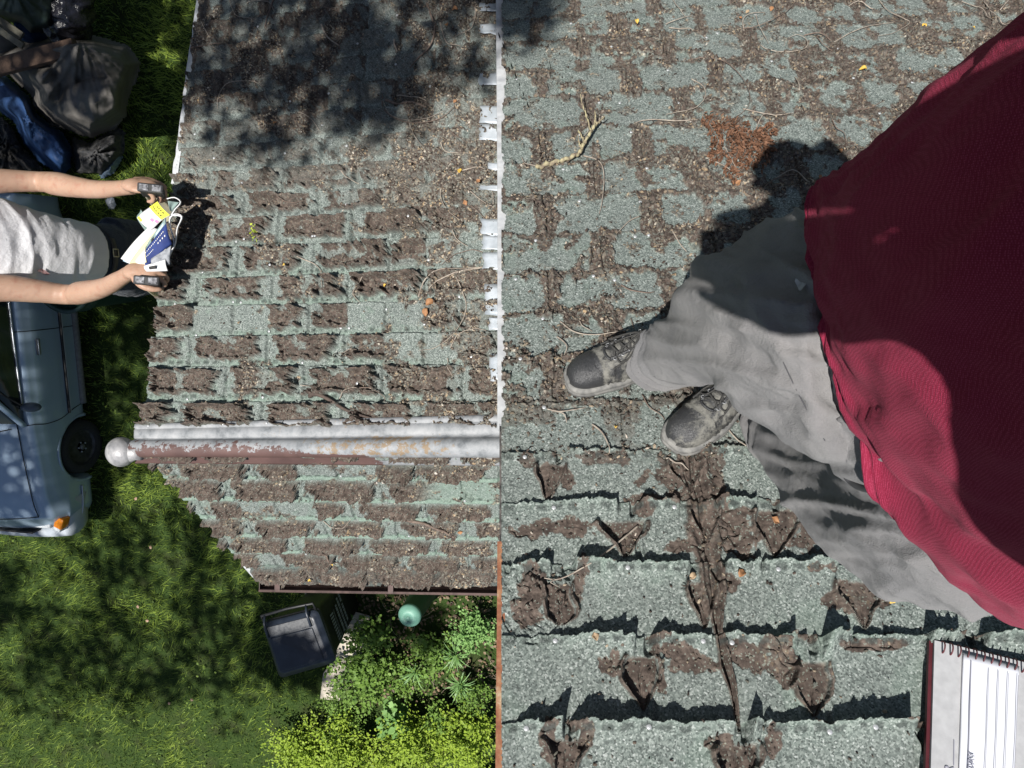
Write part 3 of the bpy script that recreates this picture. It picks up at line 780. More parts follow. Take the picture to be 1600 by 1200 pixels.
# ---------------------------------------------------------------- trousers
def cloth_mat(name, c1, c2, weave=900, rough=.9, wear=None, sheen=.15):
    t = NT(name); t.set(rough, 0, .2)
    n = t.noise(5, 5, .6); f = t.noise(60, 4, .7)
    c = t.mix(t.ramp(n, [(.35, (0, 0, 0)), (.65, (1, 1, 1))]), c1, c2)
    c = t.mix(t.math('MULTIPLY', t.noise(420, 3, .7), .4), c, tuple(min(1, q * 1.5) for q in c2))
    t.col(c)
    wv = t.add('ShaderNodeTexVoronoi'); wv.inputs['Scale'].default_value = weave; t.link(t.co(), wv.inputs['Vector'])
    cr = t.noise(26, 8, .62); t.bump(t.math('ADD', t.math('ADD', wv.outputs['Distance'], t.math('MULTIPLY', f, .8)), t.math('MULTIPLY', cr, 9.)), .6, .0016)
    t.b.inputs['Sheen Weight'].default_value = sheen
    return t.m
m_trous = cloth_mat('faded grey work cloth', (.115, .115, .122), (.22, .212, .21), 900)
photographer = empty('person', V(1100, 600, 1.7), 'person standing on the roof in a maroon shirt, grey trousers and scuffed black work shoes', 'person')
mb = MB()
limb(mb, [cpx(1014, 573, 1.69) + [.048], cpx(1034, 564, 1.60) + [.060], cpx(1076, 538, 1.42) + [.077], cpx(1122, 515, 1.22) + [.088], cpx(1190, 492, 1.0) + [.112], cpx(1290, 510, .86) + [.138], cpx(1400, 520, .78) + [.15]], 28, 22)
limb(mb, [cpx(1198, 650, 1.66) + [.050], cpx(1214, 664, 1.56) + [.058], cpx(1258, 708, 1.38) + [.072], cpx(1315, 760, 1.18) + [.084], cpx(1415, 805, .99) + [.110], cpx(1520, 780, .85) + [.138], cpx(1580, 720, .78) + [.15]], 28, 22)
d1 = unit(np.array([.42, .90, 0.])); d2 = unit(np.array([-.9, .42, 0.]))
def torso(mb, rings, n=40, p=2.3):
    vs = []
    for (c, hl, fr, bk) in rings:
        c = np.array(c)
        for k in range(n):
            an = 2 * math.pi * k / n; ca, sa = math.cos(an), math.sin(an)
            x = math.copysign(abs(ca) ** (2 / p), ca); y = math.copysign(abs(sa) ** (2 / p), sa)
            vs.append(toW(c + d2 * x * (fr if x > 0 else bk) + d1 * y * hl))
    m = len(rings); fs = [(i * n + k, i * n + (k + 1) % n, (i + 1) * n + (k + 1) % n, (i + 1) * n + k) for i in range(m - 1) for k in range(n)]
    fs += [tuple(range(n))[::-1], tuple(range((m - 1) * n, m * n))]
    mb.add(vs, fs)
torso(mb, [((.46, -.0, .90), .13, .06, .07), ((.452, -.005, .84), .19, .105, .11), ((.448, -.01, .76), .215, .112, .12), ((.445, -.02, .68), .215, .108, .12), ((.445, -.03, .62), .20, .10, .11)])
v, nr, fs = fuse(mb, .0048, 10)
pv = W2view(v); pxx = pv[:, 0] / pv[:, 2] * F + 800; pyy = pv[:, 1] / pv[:, 2] * F + 600
# folds run along the legs, radiating from knee and crotch
al = pxx * .86 + pyy * .5; ac = -pxx * .5 + pyy * .86
w1 = ridged(al / 260., ac / 46. + .25 * vn(al / 90., ac / 90., 3), 1, 301, 3)
w2 = ridged(al / 120. + ac / 150., ac / 40. - al / 200., 1, 311, 2)
w3 = fbm(pxx / 60., pyy / 60., 1, 321, 2)
dep = np.clip((pv[:, 2] - .7) / .9, 0, 1)
amp = .007 + .005 * ss(.3, .85, dep)
w4 = 1 - np.abs(vn(al / 70. + ac / 30., ac / 120. - al / 160., 351) * 2 - 1) * 2.2; w5 = 1 - np.abs(vn(al / 45. - ac / 60., ac / 22., 353) * 2 - 1) * 2.
disp = w1 * amp + w2 * .006 + w3 * .003 + np.clip(w4, -.3, 1) ** 1 * .0065 + np.clip(w5, -.2, 1) * .0036 * ss(-.2, .5, fbm(pxx / 120., pyy / 120., 1, 355, 2))
ank = ss(1.42, 1.6, pv[:, 2]); disp += ank * .009 * np.sin(pv[:, 2] * 95 + 2 * vn(pxx / 40., pyy / 40., 5) * 3)
v2 = v + nr * disp[:, None]
trousers = obj('trousers', v2, fs, m_trous, photographer)
# seams: side seam of the right leg and the fly
m_seam = simple('dark seam', (.05, .05, .055), None)
def drape(tree_v, px, py):     # nearest trouser surface point seen at a picture position
    d = (np.hypot(pxx - px, pyy - py)); k = np.where(d < 7)[0]
    if len(k) == 0: k = np.argsort(d)[:3]
    return k[np.argmin(pv[k, 2])]
def seam(pts, rad, mat, name, parent, vsrc=v2, lift=.001):
    P = smooth_pts(pts, 26); out = []
    for p in P:
        k = drape(None, p[0], p[1]); out.append(toW(Vc(p[0], p[1], W2view(vsrc[k:k + 1])[0, 2] - lift)))
    out = [(out[max(i - 1, 0)] + out[i] + out[min(i + 1, len(out) - 1)]) / 3 for i in range(len(out))]
    MB().tube(out, [rad * (.5 + .5 * math.sin(math.pi * i / (len(out) - 1))) for i in range(len(out))], 6).build(name, mat, parent)
seam([(1195, 500), (1235, 590), (1275, 665), (1310, 718), (1345, 752)], .0008, m_seam, 'side_seam', trousers)
seam([(1298, 716), (1315, 730), (1328, 748), (1345, 760), (1368, 768)], .006, m_seam, 'fly_seam', trousers, lift=.0)
m_paint = simple('white paint spot', (.5, .52, .54), (.3, .3, .32), 90, .8)
k = drape(None, 1252, 432)
mbp = MB(); Zs = pv[k, 2]
pt = [toW(Vc(1252 + 9 * math.cos(a_) * (1 + .2 * math.sin(5 * a_)), 434 + 19 * math.sin(a_) * (1 + .15 * math.cos(3 * a_)), 1) * float(pv[drape(None, 1252 + 9 * math.cos(a_), 434 + 19 * math.sin(a_)), 2] - .003)) for a_ in np.linspace(0, 2 * math.pi, 19)[:-1]]
mbp.add([toW(Vc(1252, 434, Zs - .003))] + pt, [(0, i + 1, (i + 1) % 18 + 1) for i in range(18)]); mbp.build('paint_spot', m_paint, trousers)

# ---------------------------------------------------------------- shirt
def m_knit():
    t = NT('maroon knit'); t.set(.85, 0, .25)
    br = t.add('ShaderNodeTexVoronoi'); br.inputs['Scale'].default_value = 700; br.inputs['Randomness'].default_value = .3
    t.link(t.co(), br.inputs['Vector'])
    n = t.noise(8, 4)
    base = t.mix(n, (.16, .008, .027), (.23, .013, .042))
    c = t.mix(t.ramp(br.outputs['Distance'], [(.0, (.75, .75, .75)), (.5, (0, 0, 0))]), base, (.46, .07, .14))
    t.col(c); t.b.inputs['Sheen Weight'].default_value = .12; t.b.inputs['Sheen Tint'].default_value = (.9, .3, .4, 1)
    t.bump(br.outputs['Distance'], .4, -.0015); return t.m
m_shirt = m_knit()
def shirt():
    rings = [((.441, -.019, .715), .262, .118, .14), ((.441, -.02, .690), .268, .124, .145), ((.443, -.025, .63), .266, .134, .145), ((.448, -.04, .54), .262, .150, .14), ((.450, -.06, .44), .252, .148, .13), ((.452, -.09, .33), .240, .13, .12), ((.44, -.11, .24), .22, .11, .11), ((.42, -.12, .19), .15, .085, .09), ((.40, -.125, .165), .085, .06, .06)]
    R_ = [];
    for c, hl, fr, bk in rings: R_.append(list(c) + [hl, fr, bk])
    S = smooth_pts(R_, 90); n = 220; vs = []; 
    A = np.arange(n) / n * 2 * math.pi
    ca, sa = np.cos(A), np.sin(A); p = 2.25
    X_ = np.sign(ca) * np.abs(ca) ** (2 / p); Y_ = np.sign(sa) * np.abs(sa) ** (2 / p)
    out = np.zeros((len(S), n, 3)); 
    for i, r in enumerate(S):
        depth = np.where(X_ > 0, r[4], r[5])
        out[i] = r[:3] + d2 * (X_ * depth)[:, None] + d1 * (Y_ * r[3] * np.where(Y_ < 0, .86, 1.02))[:, None]
    cen = S[:, None, :3]
    rad = out - cen; L = np.linalg.norm(rad, axis=2); dirr = rad / L[..., None]
    tt = np.linspace(0, 1, len(S))[:, None]; aa = A[None, :]
    # long folds: from the belly's side down to the hem
    arc = aa * .3
    f1 = np.exp(-((aa - (.25 + 1.1 * tt)) / .13) ** 2) * .010 - np.exp(-((aa - (.05 + 1.15 * tt)) / .09) ** 2) * .012
    f2 = ridged(arc * 9 + tt * 5, tt * 2.5 - arc * 3, 1, 401, 2) * .006
    f3 = fbm(arc * 30, tt * 8, 1, 411, 3) * .005 + (ridged(arc * 14 - tt * 9, tt * 6 + arc * 4, 1, 421, 3) * .005)
    hemw = np.sin(aa * 5 + 1) * .006 * (1 - ss(0, .25, tt))
    hem = -.0035 * np.exp(-((tt - .045) / .008) ** 2)
    puck = -np.exp(-(((aa - .72) / .05) ** 2 + ((tt - .33) / .03) ** 2)) * .006
    out = out + dirr * (f1 + f2 + f3 + hemw + hem + puck)[..., None]
    out[..., 2] += (.018 * np.sin(aa * 2 - .6) * (1 - ss(0, .3, tt)))
    idx = np.arange(len(S) * n).reshape(len(S), n); nx_ = np.roll(idx, -1, 1)
    q = np.stack([idx[:-1], nx_[:-1], nx_[1:], idx[1:]], -1).reshape(-1, 4)
    return toW(out.reshape(-1, 3)), q
sv, sq = shirt()
shirt_o = obj('shirt', sv, sq, m_shirt, photographer); s_ = shirt_o.modifiers.new('s', 'SOLIDIFY'); s_.thickness = .003; s_.offset = -1
# unseen long sleeves in the shirt's cloth, added wide to shade its front
def shade_sleeve(P):
    mb = MB(); limb(mb, P, 24, 14); v, nr, fs = fuse(mb, .01, 2)
    w_ = fbm(v[:, 0] * 20, v[:, 1] * 20 + v[:, 2] * 20, 1, 431, 2) * .006
    return obj('shade_sleeve', v + nr * w_[:, None], fs, m_shirt, shirt_o)
SR = [.38, -.27, .16]; SL = [.53, .08, .18]
ER = [.33, -.085, .15]; EL = [.300, .170, .09]
HR = [.125, -.045, -.045]; HL_ = [.105, .065, -.045]
shade_sleeve([[.42, -.2, .17, .07], SR + [.08], [.36, -.18, .16, .08], ER + [.075], [.26, -.07, .08, .062], [.19, -.052, .0, .056], [.15, -.034, -.03, .056]])
shade_sleeve([[.47, .0, .18, .07], SL + [.08], [.42, .16, .15, .085], EL + [.075], [.245, .10, .05, .062], [.20, .048, .01, .052], [.15, .030, -.03, .055]])
# ---------------------------------------------------------------- skin
def m_skin_(name, c1, c2, c3):
    t = NT(name); t.set(.5, 0, .4)
    n = t.noise(28, 5, .6); n2 = t.noise(7, 3)
    c = t.mix(n2, c1, c2); c = t.mix(t.ramp(n, [(.5, (0, 0, 0)), (.75, (.8, .8, .8))]), c, c3); t.col(c)
    t.b.inputs['Subsurface Weight'].default_value = .06; t.b.inputs['Subsurface Radius'].default_value = (.02, .008, .004)
    t.bump(t.noise(220, 4, .7), .3, .001); return t.m
m_skin = m_skin_('skin', (.46, .25, .17), (.54, .32, .23), (.40, .17, .11))
def hand(mb, wrist, palm_dir, normal, side, curl=.6, s=1., spread=.12, thumb=1.):
    """wrist: view-axes point, palm_dir: towards the fingers, normal: back of the hand, side: +1/-1 thumb side"""
    d = unit(np.array(palm_dir, float)); nn = unit(np.array(normal, float) - d * np.dot(normal, d)); t = np.cross(nn, d) * side
    w0 = np.array(wrist, float)
    pal = w0 + d * .045 * s
    mb.ellipsoid(toW(pal), dW(t) * .042 * s, dW(d) * .052 * s, dW(nn) * .017 * s, 16, 12)
    mb.ellipsoid(toW(w0 + d * .02 * s), dW(t) * .032 * s, dW(d) * .04 * s, dW(nn) * .02 * s, 14, 10)
    for i, (off, L) in enumerate(((.030, .072), (.010, .080), (-.010, .074), (-.029, .058))):
        c = curl if not hasattr(curl, '__len__') else curl[i]
        p = w0 + d * (.082 - .006 * abs(i - 1)) * s + t * off * s; dirn = unit(d + t * spread * (off / .03)); pts = [list(p - dirn * .03 * s) + [.0088 * s], list(p) + [.0092 * s]]
        an = 0
        for seg, r in ((.44, .0085), (.32, .0078), (.24, .0068)):
            an += c * (1.0 if seg > .4 else 1.15)
            dd = dirn * math.cos(an) - nn * math.sin(an); p = p + dd * L * seg * s * 1.0
            pts.append(list(p) + [r * s])
        limb(mb, pts, 12, 14)
        mb.ellipsoid(toW(p), dW(t) * .0066 * s, dW(dd) * .0075 * s, dW(np.cross(t, dd)) * .0066 * s, 10, 8)
    b0 = w0 + d * .02 * s + t * .03 * s
    p1 = b0 + (d * .7 + t * .75 - nn * .35 * thumb) * .034 * s; p2 = p1 + unit(d * .9 + t * .25 - nn * .5 * thumb) * .032 * s; p3 = p2 + unit(d * .95 - t * .15 - nn * .55 * thumb) * .024 * s
    limb(mb, [list(b0 - d * .01) + [.013 * s], list(b0) + [.0135 * s], list(p1) + [.0112 * s], list(p2) + [.0098 * s], list(p3) + [.0072 * s]], 12, 14)
    mb.ellipsoid(toW(p3), dW(t) * .0068 * s, dW(unit(p3 - p2)) * .009 * s, dW(nn) * .006 * s, 10, 8)
    return p3
mb = MB()
limb(mb, [[.40, -.2, .20, .05], SR + [.052], [.36, -.20, .165, .047], ER + [.044], [.26, -.08, .08, .042], [.19, -.058, .01, .037], HR + [.026]], 18, 30)
limb(mb, [[.47, .0, .21, .05], SL + [.052], [.41, .16, .15, .047], EL + [.044], [.245, .10, .045, .044], [.185, .045, .0, .040], HL_ + [.026]], 18, 30)
hand(mb, [.13, -.050, -.050], [-.92, .15, -.22], [.1, -.6, -.8], 1, .18)
hand(mb, [.105, .082, -.050], [-.92, -.15, -.22], [.1, .6, -.8], -1, .18)
torso(mb, [((.445, -.03, .62), .15, .07, .08), ((.452, -.06, .44), .17, .10, .09), ((.452, -.09, .30), .19, .09, .09), ((.42, -.12, .20), .15, .07, .07), ((.39, -.135, .14), .065, .055, .055)], 28)
limb(mb, [[.40, -.13, .18, .06], [.36, -.145, .10, .056], [.31, -.155, .03, .058]], 18, 8)
hd = np.array([.212, -.190, -.055]); hu = unit(np.array([-.45, -.12, -.88])); hf = unit(np.cross(np.cross(hu, np.array([-.85, .35, .35])), hu)); hs = np.cross(hu, hf)
mb.ellipsoid(toW(hd), dW(hs) * .076, dW(hf) * .095, dW(hu) * .118, 24, 18)
mb.ellipsoid(toW(hd + hf * .02 - hu * .06), dW(hs) * .058, dW(hf) * .07, dW(hu) * .06, 20, 14)
mb.ellipsoid(toW(hd + hf * .097 - hu * .01), dW(hs) * .014, dW(hf) * .02, dW(hu) * .026, 12, 8)      # nose
for sg in (-1, 1):
    mb.ellipsoid(toW(hd + hs * sg * .078 - hf * .005 - hu * .005), dW(hs) * .010, dW(hf) * .018, dW(hu) * .032, 12, 8)   # ears
    mb.ellipsoid(toW(hd + hs * sg * .03 + hf * .078 + hu * .028), dW(hs) * .028, dW(hf) * .014, dW(hu) * .012, 12, 8)   # brows
mb.ellipsoid(toW(hd + hf * .082 - hu * .055), dW(hs) * .024, dW(hf) * .012, dW(hu) * .010, 12, 8)
v, nr, fs = fuse(mb, .0052, 3, .4)
obj('body', v, fs, m_skin, photographer)
m_hair = simple('brown hair', (.035, .022, .014), (.08, .05, .03), 90, .7, 0, .6, 200, .004)
mb = MB(); mb.ellipsoid(toW(hd + hu * .022 - hf * .014), dW(hs) * .083, dW(hf) * .098, dW(hu) * .112, 28, 18)
v, nr, fs = fuse(mb, .006, 0); pvh = W2view(v) - hd; keepv = (pvh @ hf < .062) & (pvh @ hu > -.05)
v = v + nr * (fbm(v[:, 0] * 60, v[:, 1] * 60 + v[:, 2] * 40, 1, 441, 3) * .005)[:, None]
obj('hair', v, [f for f in fs if all(keepv[i] for i in f)], m_hair, photographer)
# the telephone that takes the picture, held flat in front of the face
m_glass = simple('black glass', (.01, .01, .012), None, rough=.1)
bb = MB(); bb.box(toW([.045, .022, -.014]), dW([.078, 0, 0]), dW([0, .039, 0]), dW([0, 0, .004]))
ph = bb.build('phone', m_glass, None, False, bevel=.003); tag(ph, 'black phone held in both hands over the roof', 'phone')

# ---------------------------------------------------------------- shoes
def m_leather():
    t = NT('scuffed black leather'); t.set(.30, 0, .5)
    at = t.add('ShaderNodeAttribute'); at.attribute_name = 'dust'; sp = t.add('ShaderNodeSeparateColor'); t.link(at.outputs['Color'], sp.inputs[0])
    n = t.noise(170, 8, .85); n2 = t.noise(16, 4)
    m = t.ramp(t.math('ADD', sp.outputs[0], t.math('MULTIPLY', t.math('SUBTRACT', n, .5), 1.3)), [(.38, (0, 0, 0)), (.66, (1, 1, 1))])
    c = t.mix(m, t.mix(n2, (.02, .021, .023), (.05, .05, .052)), (.185, .18, .16)); t.col(c)
    t.link(t.ramp(m, [(0, (.32, .32, .32)), (1, (.85, .85, .85))]), t.b.inputs['Roughness'])
    t.bump(t.math('ADD', n, t.noise(45, 5, .7)), .6, .003); return t.m
m_leath = m_leather(); m_sole = simple('grey rubber sole', (.09, .09, .09), (.24, .235, .22), 50, .8, 0, .4, 120, .002)
m_lace = simple('black lace', (.018, .018, .018), (.05, .048, .045), 300, .85, 0, .5, 500)
NRm = PN('R')
def shoe(toe, heel, label, dustcap, flip):
    tp = Vc(*toe, float(PZ('R', *toe))); hp = Vc(*heel, float(PZ('R', *heel)))
    ax = unit(hp - tp); L = .292; up = NRm; sd_ = np.cross(up, ax) * flip
    org = tp + up * .008
    root = empty('work_shoe', toW(tp + ax * .14), label, 'shoe', 'pair of black lace-up work shoes on the shingles')
    root['kind'] = 'thing'
    # half widths along the shoe (fraction, width, height of upper)
    S = smooth_pts([(0, .011, .014), (.03, .028, .030), (.10, .041, .044), (.2, .0465, .052), (.3, .0480, .058), (.42, .050, .070), (.55, .044, .086), (.68, .039, .100), (.85, .037, .102), (.96, .031, .098), (1.0, .016, .090)], 60)
    n = 44; vs = []; dust = []
    for r in S:
        t_, w_, h_ = r; bend = (.008 * math.sin(t_ * 3.1))
        for k in range(n):
            an = -.12 * math.pi + (1.24 * math.pi) * k / (n - 1)
            x = math.cos(an) * w_; z = .026 + (h_ - .008) * max(-.12, math.sin(an)) ** (1 if math.sin(an) < 0 else .85)
            if math.sin(an) < 0: z = .026 + math.sin(an) * .012
            x *= (1 - .25 * max(0, math.sin(an)) ** 2 * ss(.35, .6, t_))
            crs = 0
            # toe cap seam, creases across the vamp
            crs -= .0035 * math.exp(-((t_ - .245 - .03 * math.cos(an * 2)) / .008) ** 2)
            crs += .003 * math.exp(-((t_ - .262 - .03 * math.cos(an * 2)) / .010) ** 2)
            nz = float(fbm(np.array([t_ * 14.]), np.array([an * 2.2 + (3 if flip > 0 else 9)]), 1., 501, 3)[0])
            crs += .0055 * nz * float(ss(.26, .36, t_)) + .0022 * math.sin(t_ * 120 + 3 * nz) * float(ss(.28, .34, t_) * (1 - ss(.5, .6, t_)))
            x2 = x + math.cos(an) * crs + bend * 0; z2 = z + math.sin(max(an, 0)) * crs
            vs.append(toW(org + ax * (t_ * L) + sd_ * (x2 + .006 * math.sin(t_ * 3.14)) + up * z2))
            cap = float(1 - ss(.2, .27, t_)); d_ = .30 + .20 * float(ss(.2, .3, t_)) + .25 * nz + .12 * math.sin(t_ * 60 + 4 * math.sin(an * 3) + 6 * nz) * float(ss(.25, .3, t_))
            d_ = d_ * (1 - cap) + cap * (.16 + dustcap * (.32 + .55 * nz + .3 * math.cos(an)))
            dust.append((d_ + .25 * math.exp(-((t_ - .26) / .02) ** 2), 0, 0, 1))
    m = len(S); fs = [(i * n + k, (i + 1) * n + k, (i + 1) * n + k + 1, i * n + k + 1) for i in range(m - 1) for k in range(n - 1)]
    upper = obj('upper', vs, fs, m_leath, root, attr={'dust': dust})
    # sole with a flange
    vs = []; N = 56; outl = []
    for k in range(N):
        a_ = 2 * math.pi * k / N
        t_ = .5 - .5 * math.cos(a_); wv = float(np.interp(t_, S[:, 0], S[:, 1])) + .005
        t2 = -.016 + t_ * 1.032
        outl.append((t2 * L, wv * (1 if math.sin(a_) >= 0 else -1) * (1 if 0 < k < N and k != N // 2 else 0)))
    prof = [(.94, 0), (1, .002), (1, .010), (.975, .012), (1.0, .015), (1.0, .022), (.93, .026)]
    for s_, z in prof:
        for x, y in outl: vs.append(toW(org + ax * (L * .5 + (x - L * .5) * (.5 + .5 * s_)) + sd_ * (y * s_ + .006 * math.sin(x / L * 3.14)) + up * (z - .004)))
    fs = [(i * N + k, i * N + (k + 1) % N, (i + 1) * N + (k + 1) % N, (i + 1) * N + k) for i in range(len(prof) - 1) for k in range(N)] + [tuple(range(N))[::-1], tuple(range((len(prof) - 1) * N, len(prof) * N))]
    obj('sole', vs, fs, m_sole, root)
    def top(t_, x):      # point on the upper
        w_ = float(np.interp(t_, S[:, 0], S[:, 1])); h_ = float(np.interp(t_, S[:, 0], S[:, 2])); c = max(-1, min(1, x / w_)); sn = math.sqrt(max(0, 1 - c * c))
        return toW(org + ax * (t_ * L) + sd_ * (x * (1 - .25 * sn ** 2 * ss(.35, .6, t_)) + .006 * math.sin(t_ * 3.14)) + up * (.029 + (h_ - .008) * sn ** .85))
    # eyelet facings, tongue, laces
    fc = MB()
    for sg in (-1, 1):
        fc.tube([top(t_, sg * (.017 + .006 * (t_ - .3) / .3)) for t_ in np.linspace(.33, .64, 12)], .0035, 8, flat=.5)
    fc.tube([top(.33, .017 * math.cos(a_) * 1.0) if False else top(.33 - .025 * math.sin(a_), .017 * math.cos(a_)) for a_ in np.linspace(0, math.pi, 9)], .003, 8)
    fc.build('facing', m_leath, upper)
    lc = MB(); rows_ = [.36, .425, .49, .555, .62]
    for i, t_ in enumerate(rows_):
        lc.tube([top(t_, -.019) - dW(up) * .001, top(t_ + .01, -.008) + dW(up) * .004, top(t_ + .012, .006) + dW(up) * .005, top(t_ + (.06 if i < 4 else .0), .02)], .0023, 8)
        lc.tube([top(t_, .019) - dW(up) * .001, top(t_ + .01, .008) + dW(up) * .006, top(t_ + .02, -.006) + dW(up) * .006, top(t_ + (.06 if i < 4 else .0), -.02)], .0023, 8)
    kx_ = top(.6, 0) + dW(up) * .008
    rr_ = random.Random(12 if flip > 0 else 13)
    for sg in (-1, 1):
        loop = [kx_, top(.52, sg * .02) + dW(up) * .012, top(.40, sg * .036) + dW(up) * .006, top(.38, sg * .018) + dW(up) * .007, top(.50, sg * .008) + dW(up) * .010, kx_]
        lc.tube(list(smooth_pts(loop, 26)), .0018, 8)
        end = [kx_, top(.55, sg * -.018) + dW(up) * .010, top(.46, sg * -.034) + dW(up) * .004, top(.33, sg * -.040 + rr_.uniform(-.005, .005)) + dW(up) * .002]
        lc.tube(list(smooth_pts(end, 18)), .0022, 8)
    lc.ellipsoid(kx_, dW(sd_) * .007, dW(ax) * .006, dW(up) * .005, 10, 8)
    lc.build('laces', m_lace, root)
    for t_ in rows_:
        for sg in (-1, 1):
            ey = MB()
            c_ = top(t_, sg * .021) + dW(up) * .001
            ey.tube([c_ + .004 * (math.cos(a_) * dW(sd_) + math.sin(a_) * dW(ax)) for a_ in np.linspace(0, 2 * math.pi, 13)], .0011, 6)
            ey.build('eyelet', m_zinc, upper)
    return root
s1 = shoe((886, 605), (1064, 556), 'scuffed black shoe with clean toe cap, nearer the white edge', .12, 1)
s2 = shoe((1046, 702), (1172, 592), 'black shoe with yellow dirt caked on its toe cap', .6, -1)
for s_ in (s1, s2):       # worn by the photographer: his clothing
    s_.parent = photographer; s_.location = tuple(np.array(s_.location) - np.array(photographer.location))
    for key in ('category', 'group', 'kind'): 
        if key in s_: del s_[key]
# ================================================================ MAN ON THE LADDER
MS = 1.09                      # size of the man, his ladder and his paper
def cpx(px, py, Z): return list(Vc(px, py, Z * MS))
def limbM(mb, pts, n=20, m=14): limb(mb, [list(q[:3]) + [q[3] * MS] for q in pts], n, m)
m_white_shirt = cloth_mat('white cotton', (.60, .60, .62), (.68, .67, .69), 1400, .85)
m_denim = cloth_mat('dark blue denim', (.012, .018, .030), (.028, .038, .056), 1500, .9)
m_belt = simple('black belt leather', (.01, .01, .01), (.03, .03, .03), 60, .5)
man = empty('person', V(60, 395, 3.8), 'person on the ladder in a white t-shirt and dark jeans, arms bare, holding a newspaper', 'person')
def ring_loft(rings, n=60, p=2.2):
    """rows: centre px,py,Z, half width (image vertical), half depth, front direction"""
    return rings
ix = np.array([0., 1., 0.])
def mtorso(mb, rows, n=36, p=2.3):
    R_ = smooth_pts([cpx(r[0], r[1], r[2]) + [r[3] * MS, r[4] * MS] for r in rows], 22); vs = []
    for i, r in enumerate(R_):
        ax = unit(R_[min(i + 1, len(R_) - 1)][:3] - R_[max(i - 1, 0)][:3]); s1 = unit(ix - ax * ix.dot(ax)); s2 = np.cross(ax, s1)
        for k in range(n):
            a = 2 * math.pi * k / n; ca, sa = math.cos(a), math.sin(a)
            vs.append(toW(r[:3] + s1 * math.copysign(abs(ca) ** (2 / p), ca) * r[3] + s2 * math.copysign(abs(sa) ** (2 / p), sa) * r[4]))
    m = len(R_); mb.add(vs, [(i * n + k, i * n + (k + 1) % n, (i + 1) * n + (k + 1) % n, (i + 1) * n + k) for i in range(m - 1) for k in range(n)] + [tuple(range(n))[::-1], tuple(range((m - 1) * n, m * n))])
# shirt
mb = MB()
mtorso(mb, [(-150, 372, 2.86, .09, .07), (-120, 374, 2.92, .20, .11), (-60, 380, 3.04, .215, .125), (10, 386, 3.16, .205, .135), (70, 392, 3.30, .175, .145), (112, 395, 3.42, .152, .142), (134, 396, 3.50, .150, .140)])
v, nr, fs = fuse(mb, .010, 3)
pvm = W2view(v); mx = pvm[:, 0] / pvm[:, 2] * F + 800; my = pvm[:, 1] / pvm[:, 2] * F + 600
wr = ridged(mx / 34. + .9 * ((my - 400) / 80.) ** 2, my / 130., 1, 601, 3) * .012 + fbm(mx / 16., my / 30., 1, 611, 2) * .003
wr *= ss(-120, 20, mx)
tee = obj('t_shirt', v + nr * wr[:, None], fs, m_white_shirt, man)
mst = simple('dried stain', (.22, .09, .09), (.4, .28, .28), 120, .9)
# arms, hands, head: one body
mb = MB()
LSh = cpx(-95, 292, 2.92); LEl = cpx(62, 284, 3.12); LWr = cpx(198, 293, 2.82)
RSh = cpx(-95, 452, 2.92); REl = cpx(104, 460, 3.14); RWr = cpx(200, 428, 2.82)
limbM(mb, [cpx(-120, 330, 2.95) + [.07], LSh + [.064], cpx(-20, 283, 3.02) + [.054], LEl + [.044], cpx(92, 288, 3.06) + [.050], cpx(150, 296, 2.94) + [.037], LWr + [.029], cpx(207, 293, 2.80) + [.028]], 22, 34)
limbM(mb, [cpx(-120, 410, 2.95) + [.07], RSh + [.064], cpx(10, 450, 3.04) + [.058], REl + [.044], cpx(128, 457, 3.07) + [.049], cpx(165, 448, 2.95) + [.038], RWr + [.029], cpx(209, 425, 2.80) + [.028]], 22, 34)
# hands close round the rail ends
hand(mb, np.array(LWr) + [.02, -.004, -.03], [.96, .05, .10], [.15, -.72, -.68], 1, [.75, .8, .85, .9], 1.30, .10, .8)
hand(mb, np.array(RWr) + [.02, -.006, -.03], [.97, -.10, .08], [-.05, -.45, -.88], -1, [.7, .8, .85, .9], 1.30, .10, .8)
limbM(mb, [cpx(-110, 375, 2.95) + [.09], cpx(-160, 372, 2.84) + [.065], cpx(-215, 372, 2.74) + [.062]], 18, 8)
hd2 = np.array(cpx(-270, 375, 2.66)); hu = unit(np.array([-.30, -.0, -.95])); hf = unit(np.cross(np.cross(hu, np.array([1., .05, -.1])), hu)); hs = np.cross(hu, hf)
mb.ellipsoid(toW(hd2), dW(hs) * .077, dW(hf) * .097, dW(hu) * .12, 22, 16)
mb.ellipsoid(toW(hd2 + hf * .02 - hu * .06), dW(hs) * .058, dW(hf) * .07, dW(hu) * .06, 20, 14)
mb.ellipsoid(toW(hd2 + hf * .097 - hu * .01), dW(hs) * .014, dW(hf) * .02, dW(hu) * .026, 12, 8)
for sg in (-1, 1): mb.ellipsoid(toW(hd2 + hs * sg * .078), dW(hs) * .010, dW(hf) * .018, dW(hu) * .032, 12, 8)
mtorso(mb, [(-120, 376, 2.94, .17, .09), (0, 386, 3.16, .16, .10), (110, 396, 3.44, .13, .10)], 20)
v, nr, fs = fuse(mb, .0048, 3, .4)
pvm = W2view(v)
vein = fbm(v[:, 0] * 30, v[:, 1] * 30 + v[:, 2] * 14, 1, 621, 3) * .0016
obj('body', v + nr * vein[:, None], fs, m_skin_('tanned skin', (.34, .205, .14), (.44, .29, .21), (.33, .16, .11)), man)
mb = MB(); mb.ellipsoid(toW(hd2 + hu * .022 - hf * .014), dW(hs) * .084, dW(hf) * .099, dW(hu) * .112, 24, 16); v, nr, fs = fuse(mb, .008, 0); q_ = W2view(v) - hd2; kp = (q_ @ hf < .062) & (q_ @ hu > -.05)
obj('hair', v, [f for f in fs if all(kp[i] for i in f)], m_hair, man)
